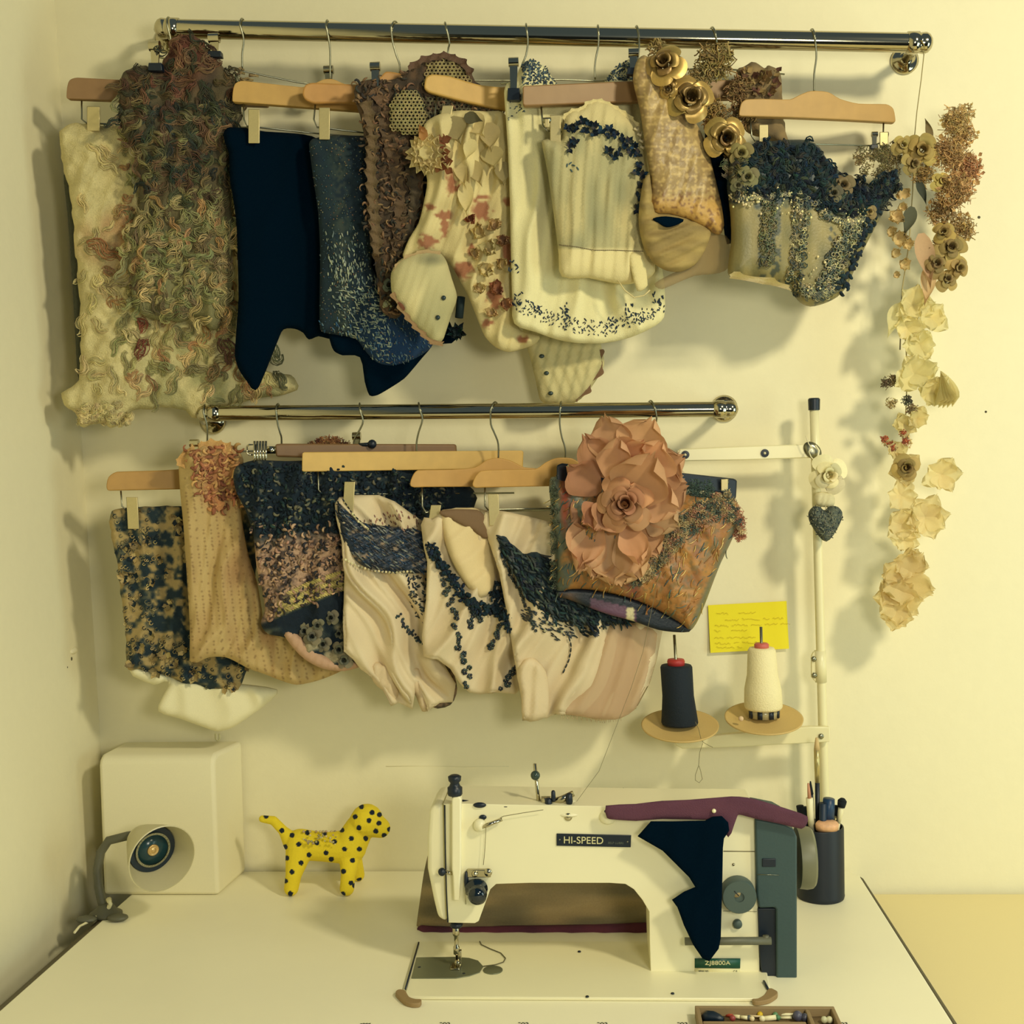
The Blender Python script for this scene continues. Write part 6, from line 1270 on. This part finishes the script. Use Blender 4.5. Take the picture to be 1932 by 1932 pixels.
panel(k1, [(243, 1262), (300, 1270), (350, 1285), (440, 1290), (522, 1302), (500, 1330), (470, 1352), (440, 1372), (412, 1380), (390, 1374), (340, 1356), (299, 1342), (308, 1312), (318, 1286), (290, 1292)], lambda x: Z1(x)+.004, M_silk, 'underskirt', bulge=.006, E=16, folds=[(.005, 60, .1)], step=7, colf=(232, 224, 184))
m = MB(); beads_ = 0
for (x, y) in t1.scatter(60, rnd):
    if x > 365 and y < 1240: continue
    c = t1.pt(x, y, .001)
    for i in range(6): a = rnd.uniform(0, 6.28); d = Vector((math.cos(a), -.35, math.sin(a))); petal(m, c, d, (0, -1, 0), rnd.uniform(9, 18)*S, rnd.uniform(9, 14)*S, .1, .1, cvar(rnd.choice([(190, 168, 112), (166, 146, 100), (150, 132, 94), (206, 184, 128), (24, 44, 56)]), rnd, .1), nu=2, nv=3)
tag(m.build('flower_applique', M_petal, k1), kind='stuff')
m = MB()
for (x, y) in t1.scatter(520, rnd):
    if x > 300 and y < 1200: continue
    a = np.linspace(0, 5, 6); r = rnd.uniform(2, 4); m.tube(t1.front(x+r*np.cos(a), y+r*np.sin(a), .0015), .0006, 4, cvar(rnd.choice([(20, 42, 54), (120, 116, 88), (196, 174, 120)]), rnd, .15))
tag(m.build('lace_loops', M_wool, k1), kind='stuff')
# ---- K2
Z2 = slope(525, -.112, .32)
TAN = (200, 174, 118)
def c_k2(x, y):
    c = mixc(TAN, (182, 150, 98), vn(x, y, 30, 2)*.6); u = x-(y-850)*.09-np.clip((x-400)/300, 0, 1)*(y-1100)*.2
    c = mixc(c, (120, 92, 58), ((np.abs((u/13.5) % 1-.5) < .08) & (((y/5.) % 1) < .55) & (y > 900))*.6); c = mixc(c, (176, 116, 78), np.clip(1.2-np.hypot((x-415)/45, (y-900)/70), 0, 1)*.8)
    return mixc(c, (150, 104, 70), np.clip(vn(x*1.4, y*.4, 24, 8)*2-1.2, 0, 1)*np.clip((x-400)/40, 0, 1)*.7)
k2, t2 = garment('ribbed_knit_garment', 'tan ribbed knit garment with a frilled rust neckline, beside the mottled lace skirt',
    [(337, 880), (342, 862), (356, 850), (380, 838), (410, 834), (440, 842), (458, 868), (452, 920), (455, 980), (468, 1050), (484, 1100), (494, 1160), (498, 1186), (540, 1184), (585, 1200), (640, 1236), (664, 1250), (640, 1268), (600, 1284), (560, 1292), (530, 1284), (500, 1272), (470, 1262), (448, 1250), (425, 1240), (395, 1240), (372, 1250), (358, 1246), (358, 1180), (352, 1080), (346, 990), (340, 930)],
    Z2, M_cloth, pn='knit_panel', bulge=.008, E=16, folds=[(.014, 80, .15), (.004, 28, .15)], step=3.5, colf=c_k2, relief=lambda x, y: .0010*np.abs(np.sin((x-(y-850)*.09)*.233)))
m = MB(); ruffle(m, [(340, 880), (346, 862), (370, 846), (400, 838), (436, 846)], lambda x: Z2(x)-.010, 20, 8, 18, (206, 164, 102), rnd); ruffle(m, [(356, 862), (380, 890), (400, 940), (420, 960)], lambda x: Z2(x)-.016, 18, 7, 22, (188, 132, 86), rnd)
for i in range(220):
    x = rnd.uniform(350, 450); y = rnd.uniform(840, 960)
    if x < 350+(y-850)*.35: continue
    if inpoly(np.array([x]), np.array([y]), t2.P)[0]: lock(m, t2, x, y, rnd.uniform(12, 26), rnd.uniform(1.6, 3.2), rnd.uniform(0, 6), .6, cvar(rnd.choice([(196, 144, 94), (176, 116, 80), (150, 94, 68), (208, 166, 106)]), rnd, .1), rnd, n=7, up=.0006, lift=.005)
tag(m.build('frilled_neck', M_wool, k2), kind='stuff')
m = MB()
for i in range(60): x = rnd.uniform(585, 660); y = 842-12*math.sin((x-585)/75*PI)+rnd.uniform(-4, 12); fluff(m, W(x, y, float(Z2(x))), 10*S, rnd.choice([(170, 118, 78), (190, 146, 94), (120, 76, 58)]), rnd, 8, r=1.5)
tag(m.build('fluffy_edge', M_petal, k2), kind='stuff')
# ---- K3
Z3 = slope(680, -.114, .32)
def c_k3(x, y):
    v = y-(1000+.0*(x-480)); n = vn(x, y, 9, 2)*.6+vn(x, y, 4, 3)*.4
    c = mixc((12, 32, 46), (96, 96, 82), np.clip((n-.62)*5, 0, 1)); pk = mixc((186, 152, 124), (74, 64, 62), np.clip((n-.45)*3.5, 0, 1))
    c = mixc(c, pk, np.clip((y-1000+.12*(x-560))/22+n-.5, 0, 1)); br = mixc((176, 158, 94), (92, 88, 52), (np.sin((x+y)*.55) > .2)*.7)
    c = mixc(c, br, np.clip((y-1108+.42*(x-520)-30+n*10)/8, 0, 1)*(x > 520)); c = mixc(c, (8, 26, 40), np.clip((y-1160+.42*(x-520)-2)/7, 0, 1))
    g = np.clip((y-1178+.1*(x-560))/14, 0, 1); return mixc(c, mixc((16, 34, 46), (160, 150, 120), np.clip((vn(x, y, 20, 9)-.42)*4, 0, 1)), g)
k3, t3 = garment('boucle_skirt', 'navy boucle garment with pinkish and olive bands below, hanging behind the long straight hanger',
    [(440, 900), (446, 880), (480, 868), (540, 870), (600, 868), (700, 872), (800, 890), (860, 900), (900, 940), (860, 1000), (760, 1060), (700, 1150), (690, 1230), (668, 1256), (640, 1264), (606, 1254), (570, 1232), (540, 1204), (505, 1196), (492, 1176), (500, 1150), (494, 1110), (484, 1070), (478, 1010), (462, 960), (446, 930)],
    Z3, M_wool, pn='knit_panel', bulge=.008, E=18, folds=[(.010, 80, .2)], step=3.5, colf=c_k3, relief=lambda x, y: vn(x, y, 6, 6)*.004)
m = MB()
for (x, y) in t3.scatter(1150, rnd, [(445, 885), (480, 870), (600, 872), (800, 890), (860, 900), (840, 960), (700, 1000), (660, 1110), (510, 1170), (490, 1080), (470, 980)]):
    up_ = y < 1000+rnd.uniform(-14, 14)
    lock(m, t3, x, y, rnd.uniform(9, 18), rnd.uniform(1.2, 2.6), rnd.uniform(0, 6.28), rnd.uniform(.6, 1.1), cvar(rnd.choice([(8, 28, 42), (14, 40, 52), (36, 56, 56), (8, 28, 42), (8, 28, 42), (110, 108, 88)]) if up_ else rnd.choice([(196, 162, 132), (150, 120, 98), (70, 60, 58), (176, 140, 116), (46, 46, 50)]), rnd, .12), rnd, n=6, up=.0006, lift=.004)
tag(m.build('boucle_loops', M_wool, k3), kind='stuff')
m = MB()
for off in (0, 16, 30):
    for (x, y, a) in seg_pts([(545, 1120+off), (590, 1098+off), (640, 1082+off), (690, 1072+off)], 34): leaf(m, t3, x, y, a+.9, 13, 4, cvar((182, 166, 100), rnd, .12), .002)
tag(m.build('olive_braid', M_wool, k3), kind='stuff')
m = MB()
for (x, y) in [(600, 1180), (625, 1165), (640, 1195), (610, 1215), (640, 1225), (590, 1200), (655, 1170), (650, 1245), (575, 1190)]:
    if not inpoly(np.array([x]), np.array([y]), t3.P)[0]: continue
    m = MB(); rose(m, t3.pt(x, y, .001), rnd.uniform(12, 18)*S, (142, 134, 110), rnd, layers=2, col2=(70, 78, 74)); m.build('rosette', M_petal, k3)
panel(k3, [(535, 1190), (560, 1196), (600, 1230), (640, 1250), (690, 1240), (684, 1256), (650, 1266), (610, 1262), (575, 1244), (548, 1216)], lambda x: Z3(x)-.010, M_silk, 'pink_underlayer', bulge=.006, E=10, step=5, colf=(190, 152, 122), folds=[(.003, 14, .3)])
# ---- K4..K6 pink silk pieces
PK = (222, 205, 168)
def silkcol(seed):
    return lambda x, y: mixc(PK, (204, 182, 146), vn(x, y, 40, seed)*.6)
Z4 = slope(790, -.108, .30)
k4, t4 = garment('silk_piece', 'pale pink silk piece with a wide curved band of navy and silver beading',
    [(632, 950), (640, 938), (670, 934), (715, 934), (745, 946), (775, 968), (800, 985), (830, 1020), (836, 1100), (840, 1200), (836, 1250), (860, 1290), (854, 1325), (830, 1326), (808, 1340), (796, 1310), (786, 1290), (778, 1338), (752, 1326), (738, 1332), (722, 1300), (704, 1280), (680, 1262), (668, 1246), (650, 1228), (648, 1150), (650, 1080), (646, 1020), (638, 985)],
    Z4, M_silk, pn='silk_panel', bulge=.003, E=8, sub=1, folds=[(.020, 84, -.42), (.007, 34, -.55)], step=4.5, colf=silkcol(3))
m = MB(); band = [(636, 950), (655, 965), (680, 985), (720, 992), (790, 1000), (822, 1030), (822, 1075), (760, 1082), (700, 1076), (664, 1050), (645, 1010)]
sb = panel(k4, band, lambda x: Z4(x)-.024, M_satin, 'navy_band', bulge=.008, E=14, step=4, colf=lambda x, y: mixc((12, 34, 56), (150, 128, 104), np.clip((vn((x*.5+y*.9)*1, (x*.9-y*.5)*.35, 6, 2)-.62)*5, 0, 1)), folds=[(.003, 12, 1.1)])
for (x, y) in sb.scatter(330, rnd): leaf(m, sb, x, y, .6+rnd.uniform(-.2, .2), rnd.uniform(8, 16), 2.6, rnd.choice([(8, 28, 46), (16, 52, 84), (120, 124, 116), (6, 24, 40), (70, 66, 66)]), .0015)
for path in ([(638, 948), (650, 975), (664, 998)], [(648, 944), (664, 968), (686, 990)], [(634, 965), (645, 990)]):
    for (x, y, a) in seg_pts(path, 8): leaf(m, sb, x, y, a, 7, 3, (16, 30, 42), .002)
tag(m.build('bugle_beads', M_bead, k4), kind='stuff')
m = MB()
for path in ([(652, 1056), (670, 1066), (700, 1076), (740, 1080), (775, 1078)], [(664, 968), (676, 984), (694, 998)]):
    for (x, y, a) in seg_pts(path, 20): beadat(m, sb, x, min(y, 1081), 2.6, cvar((196, 186, 146), rnd, .2), .002, 7)
tag(m.build('silver_beads', M_bead, k4), kind='stuff')
m = MB()
for (x, y, a) in seg_pts([(752, 1162), (762, 1180), (780, 1198), (800, 1216)], 16):
    for j in range(3): beadat(m, t4, x+rnd.uniform(-5, 5), y+rnd.uniform(-4, 4), 2.6, cvar((30, 46, 56), rnd, .3), .001, 6)
for (x, y) in t4.scatter(150, rnd, [(760, 1085), (830, 1085), (835, 1200), (790, 1170), (765, 1120)]): leaf(m, t4, x, y, rnd.uniform(0, 3), 7, 3, cvar((24, 42, 54), rnd, .3))
for (x, y) in t4.scatter(70, rnd, [(680, 985), (740, 960), (790, 975), (810, 1005), (720, 1000)]): leaf(m, t4, x, y, 1.3+rnd.uniform(-.4, .4), 6, 2, cvar((120, 84, 72), rnd, .3))
tag(m.build('bead_sprigs', M_bead, k4), kind='stuff')
m = MB(); Zt = lambda x: Z4(x)-.004
for p_ in ([(744, 1262), (790, 1262), (810, 1338), (796, 1342), (778, 1300)], [(700, 1250), (740, 1262), (752, 1296), (745, 1326), (726, 1306), (704, 1286)]):
    Sheet(p_, Zt, bulge=.008, E=12, step=6, folds=[(.004, 16, .2)], colf=(212, 190, 152)).mb(m)
m.build('ruffled_hem', M_silk, k4)
panel(k4, [(800, 1240), (850, 1262), (862, 1300), (850, 1330), (815, 1334), (804, 1290)], lambda x: Z4(x)+.004, M_petal, 'lace_hem', bulge=.005, E=10, step=5, colf=lambda x, y: mixc((150, 124, 98), (88, 78, 66), (vn(x, y, 4, 3) > .5)))
Z5 = slope(932, -.112, .30)
k5, t5 = garment('silk_piece', 'pale pink silk piece with trailing sprays of small navy flowers, between the two humped hangers',
    [(794, 990), (800, 976), (816, 978), (830, 965), (860, 958), (900, 958), (925, 966), (950, 1000), (965, 1080), (980, 1180), (992, 1250), (990, 1290), (972, 1310), (935, 1306), (905, 1310), (885, 1306), (868, 1290), (850, 1262), (826, 1244), (800, 1240), (796, 1200), (804, 1130), (806, 1060), (798, 1020)],
    Z5, M_silk, pn='silk_panel', bulge=.003, E=8, sub=1, folds=[(.018, 90, .22), (.006, 36, .42)], step=4.5, colf=silkcol(5))
panel(k5, [(828, 968), (860, 960), (905, 962), (922, 1010), (934, 1090), (925, 1118), (900, 1128), (870, 1090), (845, 1040)], lambda x: Z5(x)-.016, M_silk, 'neckline_lining', bulge=.012, E=18, step=5, colf=(222, 200, 152), folds=[(.004, 40, .9)])
panel(k5, [(828, 968), (850, 961), (900, 962), (914, 975), (922, 1016), (890, 1000), (860, 985)], lambda x: Z5(x)-.030, M_petal, 'brown_net', bulge=.003, E=10, step=6, colf=(140, 112, 82))
m = MB()
def rosbead(sh, x, y, r=6, col=(26, 44, 52)):
    for i in range(6): a = i*1.047+rnd.random(); beadat(m, sh, x+r*.55*math.cos(a), y+r*.55*math.sin(a), r*.42, cvar(rnd.choice([col, (60, 72, 70), (14, 30, 42)]), rnd, .2), .002, 6)
for path, n in (([(812, 1035), (822, 1056), (840, 1078), (842, 1110), (850, 1140), (858, 1168), (856, 1190), (868, 1212), (874, 1240), (882, 1262), (884, 1296)], 30), ([(884, 1140), (890, 1165), (884, 1180)], 6), ([(900, 1150), (902, 1172)], 4), ([(946, 1180), (935, 1205), (925, 1222)], 8), ([(972, 1262), (960, 1284), (950, 1300)], 6)):
    for (x, y, a) in seg_pts(path, n): rosbead(t5, x+rnd.uniform(-6, 6), y+rnd.uniform(-3, 3), rnd.uniform(5, 8))
tag(m.build('navy_flower_sprays', M_bead, k5), kind='stuff')
m = MB()
for (x, y, a) in seg_pts([(812, 1030), (828, 1060), (850, 1090), (868, 1118), (896, 1142), (930, 1150), (958, 1165), (968, 1190)], 46):
    for j in range(5): lock(m, t5, x+rnd.uniform(-5, 8), y+rnd.uniform(-6, 10), 11, 3, rnd.uniform(0, 6), .8, cvar((12, 36, 50), rnd, .25), rnd, n=5, up=.004, lift=.006)
for (x, y) in t5.scatter(60, rnd, [(925, 1120), (948, 1090), (962, 1180), (935, 1165)]): lock(m, t5, x, y, 12, 3, rnd.uniform(0, 6), .8, (12, 36, 50), rnd, n=5, up=.002)
tag(m.build('dark_trim', M_wool, k5), kind='stuff')
Z6 = slope(1058, -.112, .28)
k6, t6 = garment('silk_piece', 'largest pale pink silk piece, navy feathered beading across it, left of the spools',
    [(908, 985), (915, 966), (935, 962), (960, 966), (1000, 975), (1060, 990), (1140, 1060), (1230, 1150), (1250, 1190), (1240, 1240), (1225, 1290), (1200, 1335), (1170, 1356), (1130, 1360), (1090, 1350), (1050, 1346), (1034, 1354), (1010, 1358), (986, 1358), (984, 1320), (970, 1240), (955, 1150), (942, 1080), (925, 1030)],
    Z6, M_silk, pn='silk_panel', bulge=.003, E=8, sub=1, folds=[(.020, 100, .20), (.007, 38, .35)], step=5, colf=silkcol(8))
sheer = panel(k6, [(1150, 1180), (1200, 1180), (1240, 1196), (1222, 1290), (1196, 1340), (1160, 1358), (1100, 1352), (1060, 1340), (1110, 1290)], lambda x: Z6(x)-.016, mat('sheer_silk', attr=True, rough=.8, alpha=.5), 'sheer_overlay', bulge=.008, E=20, step=6, colf=(212, 178, 140), folds=[(.006, 40, .3)])
panel(k6, [(1030, 1268), (1036, 1320), (1028, 1354), (988, 1358), (984, 1310), (975, 1268), (1000, 1240)], lambda x: Z6(x)-.016, M_silk, 'folded_edge', bulge=.008, E=12, step=6, colf=(218, 198, 160), folds=[(.006, 26, .2)])
dk = panel(k6, [(938, 1010), (955, 1015), (985, 1045), (1010, 1040), (1045, 1060), (1080, 1110), (1150, 1150), (1190, 1170), (1120, 1180), (1060, 1172), (1020, 1150), (990, 1120), (965, 1075), (945, 1040)], lambda x: Z6(x)-.022, M_wool, 'feathered_band', bulge=.010, E=20, step=4, ruff=3, colf=lambda x, y: mixc((8, 28, 42), (40, 56, 60), vn(x, y, 6, 2)))
m = MB()
for (x, y) in dk.scatter(420, rnd): lock(m, dk, x, y, rnd.uniform(12, 26), 1.8, rnd.uniform(.2, 1.4), .25, cvar(rnd.choice([(8, 28, 42), (26, 46, 52), (58, 68, 66)]), rnd, .2), rnd, n=5, up=.001, lift=.004)
tag(m.build('feathers', M_wool, k6), kind='stuff')
m = MB()
for i in range(150):
    x = rnd.uniform(985, 1130); y = 1150+(x-985)*.25+rnd.uniform(-4, 42)*(1-abs(x-1050)/110); leaf(m, t6, x, y, .55+rnd.uniform(-.2, .2), rnd.uniform(6, 12), 2.6, cvar((24, 40, 48), rnd, .2), .002)
for (x, y, a) in seg_pts([(944, 1030), (960, 1080), (982, 1120), (1000, 1160), (1008, 1190)], 40): rosbead(t6, x+rnd.uniform(-3, 3), y, 3.5)
for (x, y, a) in seg_pts([(1072, 1196), (1078, 1220), (1074, 1244), (1064, 1266)], 8): leaf(m, t6, x, y, a, 10, 3, (24, 40, 46), .004)
for (x, y) in ((1028, 1190), (1046, 1180), (1060, 1192), (1032, 1174)): beadat(m, t6, x, y, 3.2, (170, 164, 130), .003, 8)
tag(m.build('bead_fringe', M_bead, k6), kind='stuff')
m = MB()
for (x, y, a) in seg_pts([(1060, 1352), (1100, 1354), (1135, 1360), (1170, 1356)], 26): m.tube([t6.pt(x, y-4, 0), t6.pt(x, y-2, 0)+Vector((rnd.uniform(-.002, .002), 0, -.005))], .0004, 3, (206, 176, 136))
tag(m.build('frayed_threads', M_silk, k6), kind='stuff')

# ---- K7 metallic corset with big rose
Z7 = slope(1232, -.128, .12)
def c_k7(x, y):
    c = mixc((178, 128, 66), (140, 92, 54), vn(x, y, 18, 2)); c = mixc(c, (76, 94, 92), np.clip((vn(x*.6+y*.35, y*.2, 16, 4)-.52)*7, 0, 1)*.85); c = mixc(c, (150, 84, 92), np.clip(1.2-np.hypot((x-1195)/18, (y-1100)/50), 0, 1)*.7)
    c = mixc(c, (140, 62, 44), np.clip(1.3-np.hypot((x-1066)/10, (y-950)/60), 0, 1)); c = mixc(c, (92, 104, 92), np.clip((1064-x+(y-900)*.02)/8-.8, 0, 1)*.8)
    c = mixc(c, (94, 100, 86), np.clip(1-np.abs(x-(1400-(y-960)*.42))/10, 0, 1)); return mixc(c, (104, 96, 70), (vn(x, y, 5, 8) > .68)*.5)
k7, t7 = garment('metallic_corset', 'copper, gold and blue metallic corset under the big pink rose, right end of lower rail',
    [(1036, 925), (1040, 900), (1060, 905), (1120, 915), (1200, 925), (1290, 930), (1340, 934), (1385, 942), (1396, 960), (1392, 990), (1378, 1025), (1360, 1062), (1345, 1100), (1330, 1140), (1316, 1172), (1302, 1190), (1288, 1180), (1255, 1160), (1215, 1140), (1170, 1124), (1120, 1114), (1080, 1112), (1050, 1116), (1048, 1060), (1044, 990)],
    Z7, M_satin, pn='corset_panel', bulge=.034, E=70, folds=[(.004, 50, -.35)], step=4, colf=c_k7, relief=lambda x, y: vn(x, y, 7, 3)*.003)
inn = panel(k7, [(1048, 1116), (1062, 1112), (1100, 1112), (1160, 1122), (1220, 1140), (1270, 1166), (1304, 1188), (1280, 1193), (1240, 1188), (1195, 1172), (1150, 1160), (1110, 1146), (1070, 1130), (1050, 1126)], lambda x: Z7(x)-.006, M_satin, 'inside_lining', bulge=.003, E=8, step=4,
    colf=lambda x, y: mixc(mixc((8, 24, 38), (96, 72, 56), np.clip(1-np.abs(x-1075)/30, 0, 1)*(y > 1118)), mixc((96, 66, 90), (200, 190, 150), (np.abs(x-1190) < 7)*1.), ((x > 1115) & (x < 1200) & (y > 1128+(x-1115)*.25))*1.))
m = MB()
for (x, y) in t7.scatter(420, rnd):
    lock(m, t7, x, y, rnd.uniform(12, 26), .55, rnd.uniform(1.6, 2.6), rnd.uniform(.02, .35), cvar(rnd.choice([(190, 156, 90), (160, 112, 62), (110, 118, 104), (70, 96, 100), (206, 178, 114)]), rnd, .15), rnd, n=6, up=.0002, lift=.001)
tag(m.build('metallic_fibres', M_gilt, k7), kind='stuff')
m = MB()
for i in range(230):
    t = rnd.random(); x = 1200+t*190+rnd.uniform(-14, 14); y = np.interp(x, [1200, 1260, 1300, 1340, 1370, 1400], [1085, 1030, 985, 960, 950, 990])+rnd.uniform(-24, 24)
    x = min(x, 1398); fluff(m, t7.pt(min(x, 1385), y, .003)+Vector(((x-min(x, 1385))*S, 0, 0)), rnd.uniform(7, 14)*S, rnd.choice([(196, 170, 120), (170, 146, 108), (110, 120, 104), (84, 98, 92), (190, 140, 112), (212, 190, 140)]), rnd, 9, r=1.3)
for i in range(60): x = 1393+rnd.uniform(-10, 10); y = 990+rnd.uniform(-26, 30); fluff(m, W(x, y, float(Z7(x))-.010), 8*S, (176, 116, 88), rnd, 6, r=1.2)
for i in range(50): x = 1320+rnd.uniform(-20, 20); y = 930+rnd.uniform(-20, 20); fluff(m, W(x, y, float(Z7(x))-.014), 12*S, (74, 94, 84), rnd, 6, r=1.2)
for i in range(50): x = 1044+rnd.uniform(-5, 8); y = rnd.uniform(900, 1110); fluff(m, t7.pt(max(x, 1043), y, .001), 8*S, (104, 112, 92), rnd, 6, r=1.2)
tag(m.build('yarn_trim', M_wool, k7), kind='stuff')
ros = thing('fabric_rose', tuple(W(1185, 940, -.2)), 'huge dusty pink organza rose pinned to the front of the metallic corset', 'fabric flower')
M_org = mat('organza', attr=True, rough=.75, transl=.25, noise=.06, bscale=120)
RC = (214, 160, 118); yr_ = float(Z7(1180))-.040
def opetal(x, y, a, L, w, col=RC, cup=.12, curl=.12, yy=None, tip=.35, out=.25, nn=(0, -1, 0), ruf=True):
    m = MB(); d = Vector((math.cos(a), -out, -math.sin(a))); petal(m, W(x, y, yy if yy is not None else yr_), d, nn, L*S, w*S*1.25, cup, curl, cvar(col, rnd, .06), nu=8, nv=10, tip=tip, rnd=rnd, wave=.07); m.build('petal', M_org, ros)
for (x, y, a, L, w, c_, o_) in [(1160, 880, -1.75, 96, 66, (206, 160, 120), .05), (1150, 900, -2.1, 92, 56, (196, 146, 108), .1), (1130, 930, -2.4, 76, 60, (188, 138, 104), .1), (1190, 880, -1.15, 96, 80, (214, 168, 126), .1), (1210, 910, -.55, 90, 70, (210, 164, 124), .1), (1230, 930, -.2, 66, 70, (196, 148, 112), .1),
    (1120, 960, 1.85, 110, 60, (196, 148, 112), .1), (1130, 990, 2.0, 96, 56, (212, 168, 126), .15), (1150, 1000, 1.55, 100, 66, (208, 164, 122), .2), (1175, 1000, 1.25, 96, 60, (214, 172, 128), .2), (1200, 990, 1.0, 70, 60, (200, 154, 114), .15), (1215, 960, .5, 70, 62, (204, 166, 126), .15), (1118, 960, 2.6, 46, 50, (180, 132, 102), .1), (1165, 1040, 1.5, 66, 90, (200, 160, 118), .3), (1140, 1020, 1.9, 76, 50, (206, 162, 120), .3)]:
    opetal(x, y, a, L, w, c_, out=o_)
for (x, y, a, L, w, c_) in [(1150, 905, -1.35, 84, 52, (222, 172, 130)), (1165, 880, -.75, 70, 60, (214, 166, 124)), (1205, 900, -1.0, 80, 84, (218, 170, 128)), (1180, 960, -1.1, 120, 90, (214, 162, 120)), (1210, 935, .4, 76, 62, (216, 170, 130)), (1165, 950, 2.3, 66, 54, (196, 146, 110)), (1180, 985, 1.25, 86, 44, (206, 156, 116)), (1140, 960, 2.6, 50, 50, (190, 138, 104))]:
    opetal(x, y, a, L, w, c_, yy=yr_-.016, out=.3, cup=.2)
m = MB(); rose(m, W(1178, 952, yr_-.030), 52*S, (206, 154, 112), rnd, layers=5, col2=(150, 100, 74), axis=(0, -1, .12), tight=.75); m.build('rose_heart', M_org, ros)
m = MB()
for i in range(90): a = rnd.uniform(-.9, .5); x = 1242+rnd.uniform(-14, 30); y = 890+rnd.uniform(-30, 40); p = W(x, y, yr_+.002); m.tube([p, p+Vector((math.cos(a), -.2, -math.sin(a)))*20*S], [.0009, .0004], 4, cvar((206, 172, 132), rnd, .1))
tag(m.build('frayed_edge', M_org, ros), kind='stuff')
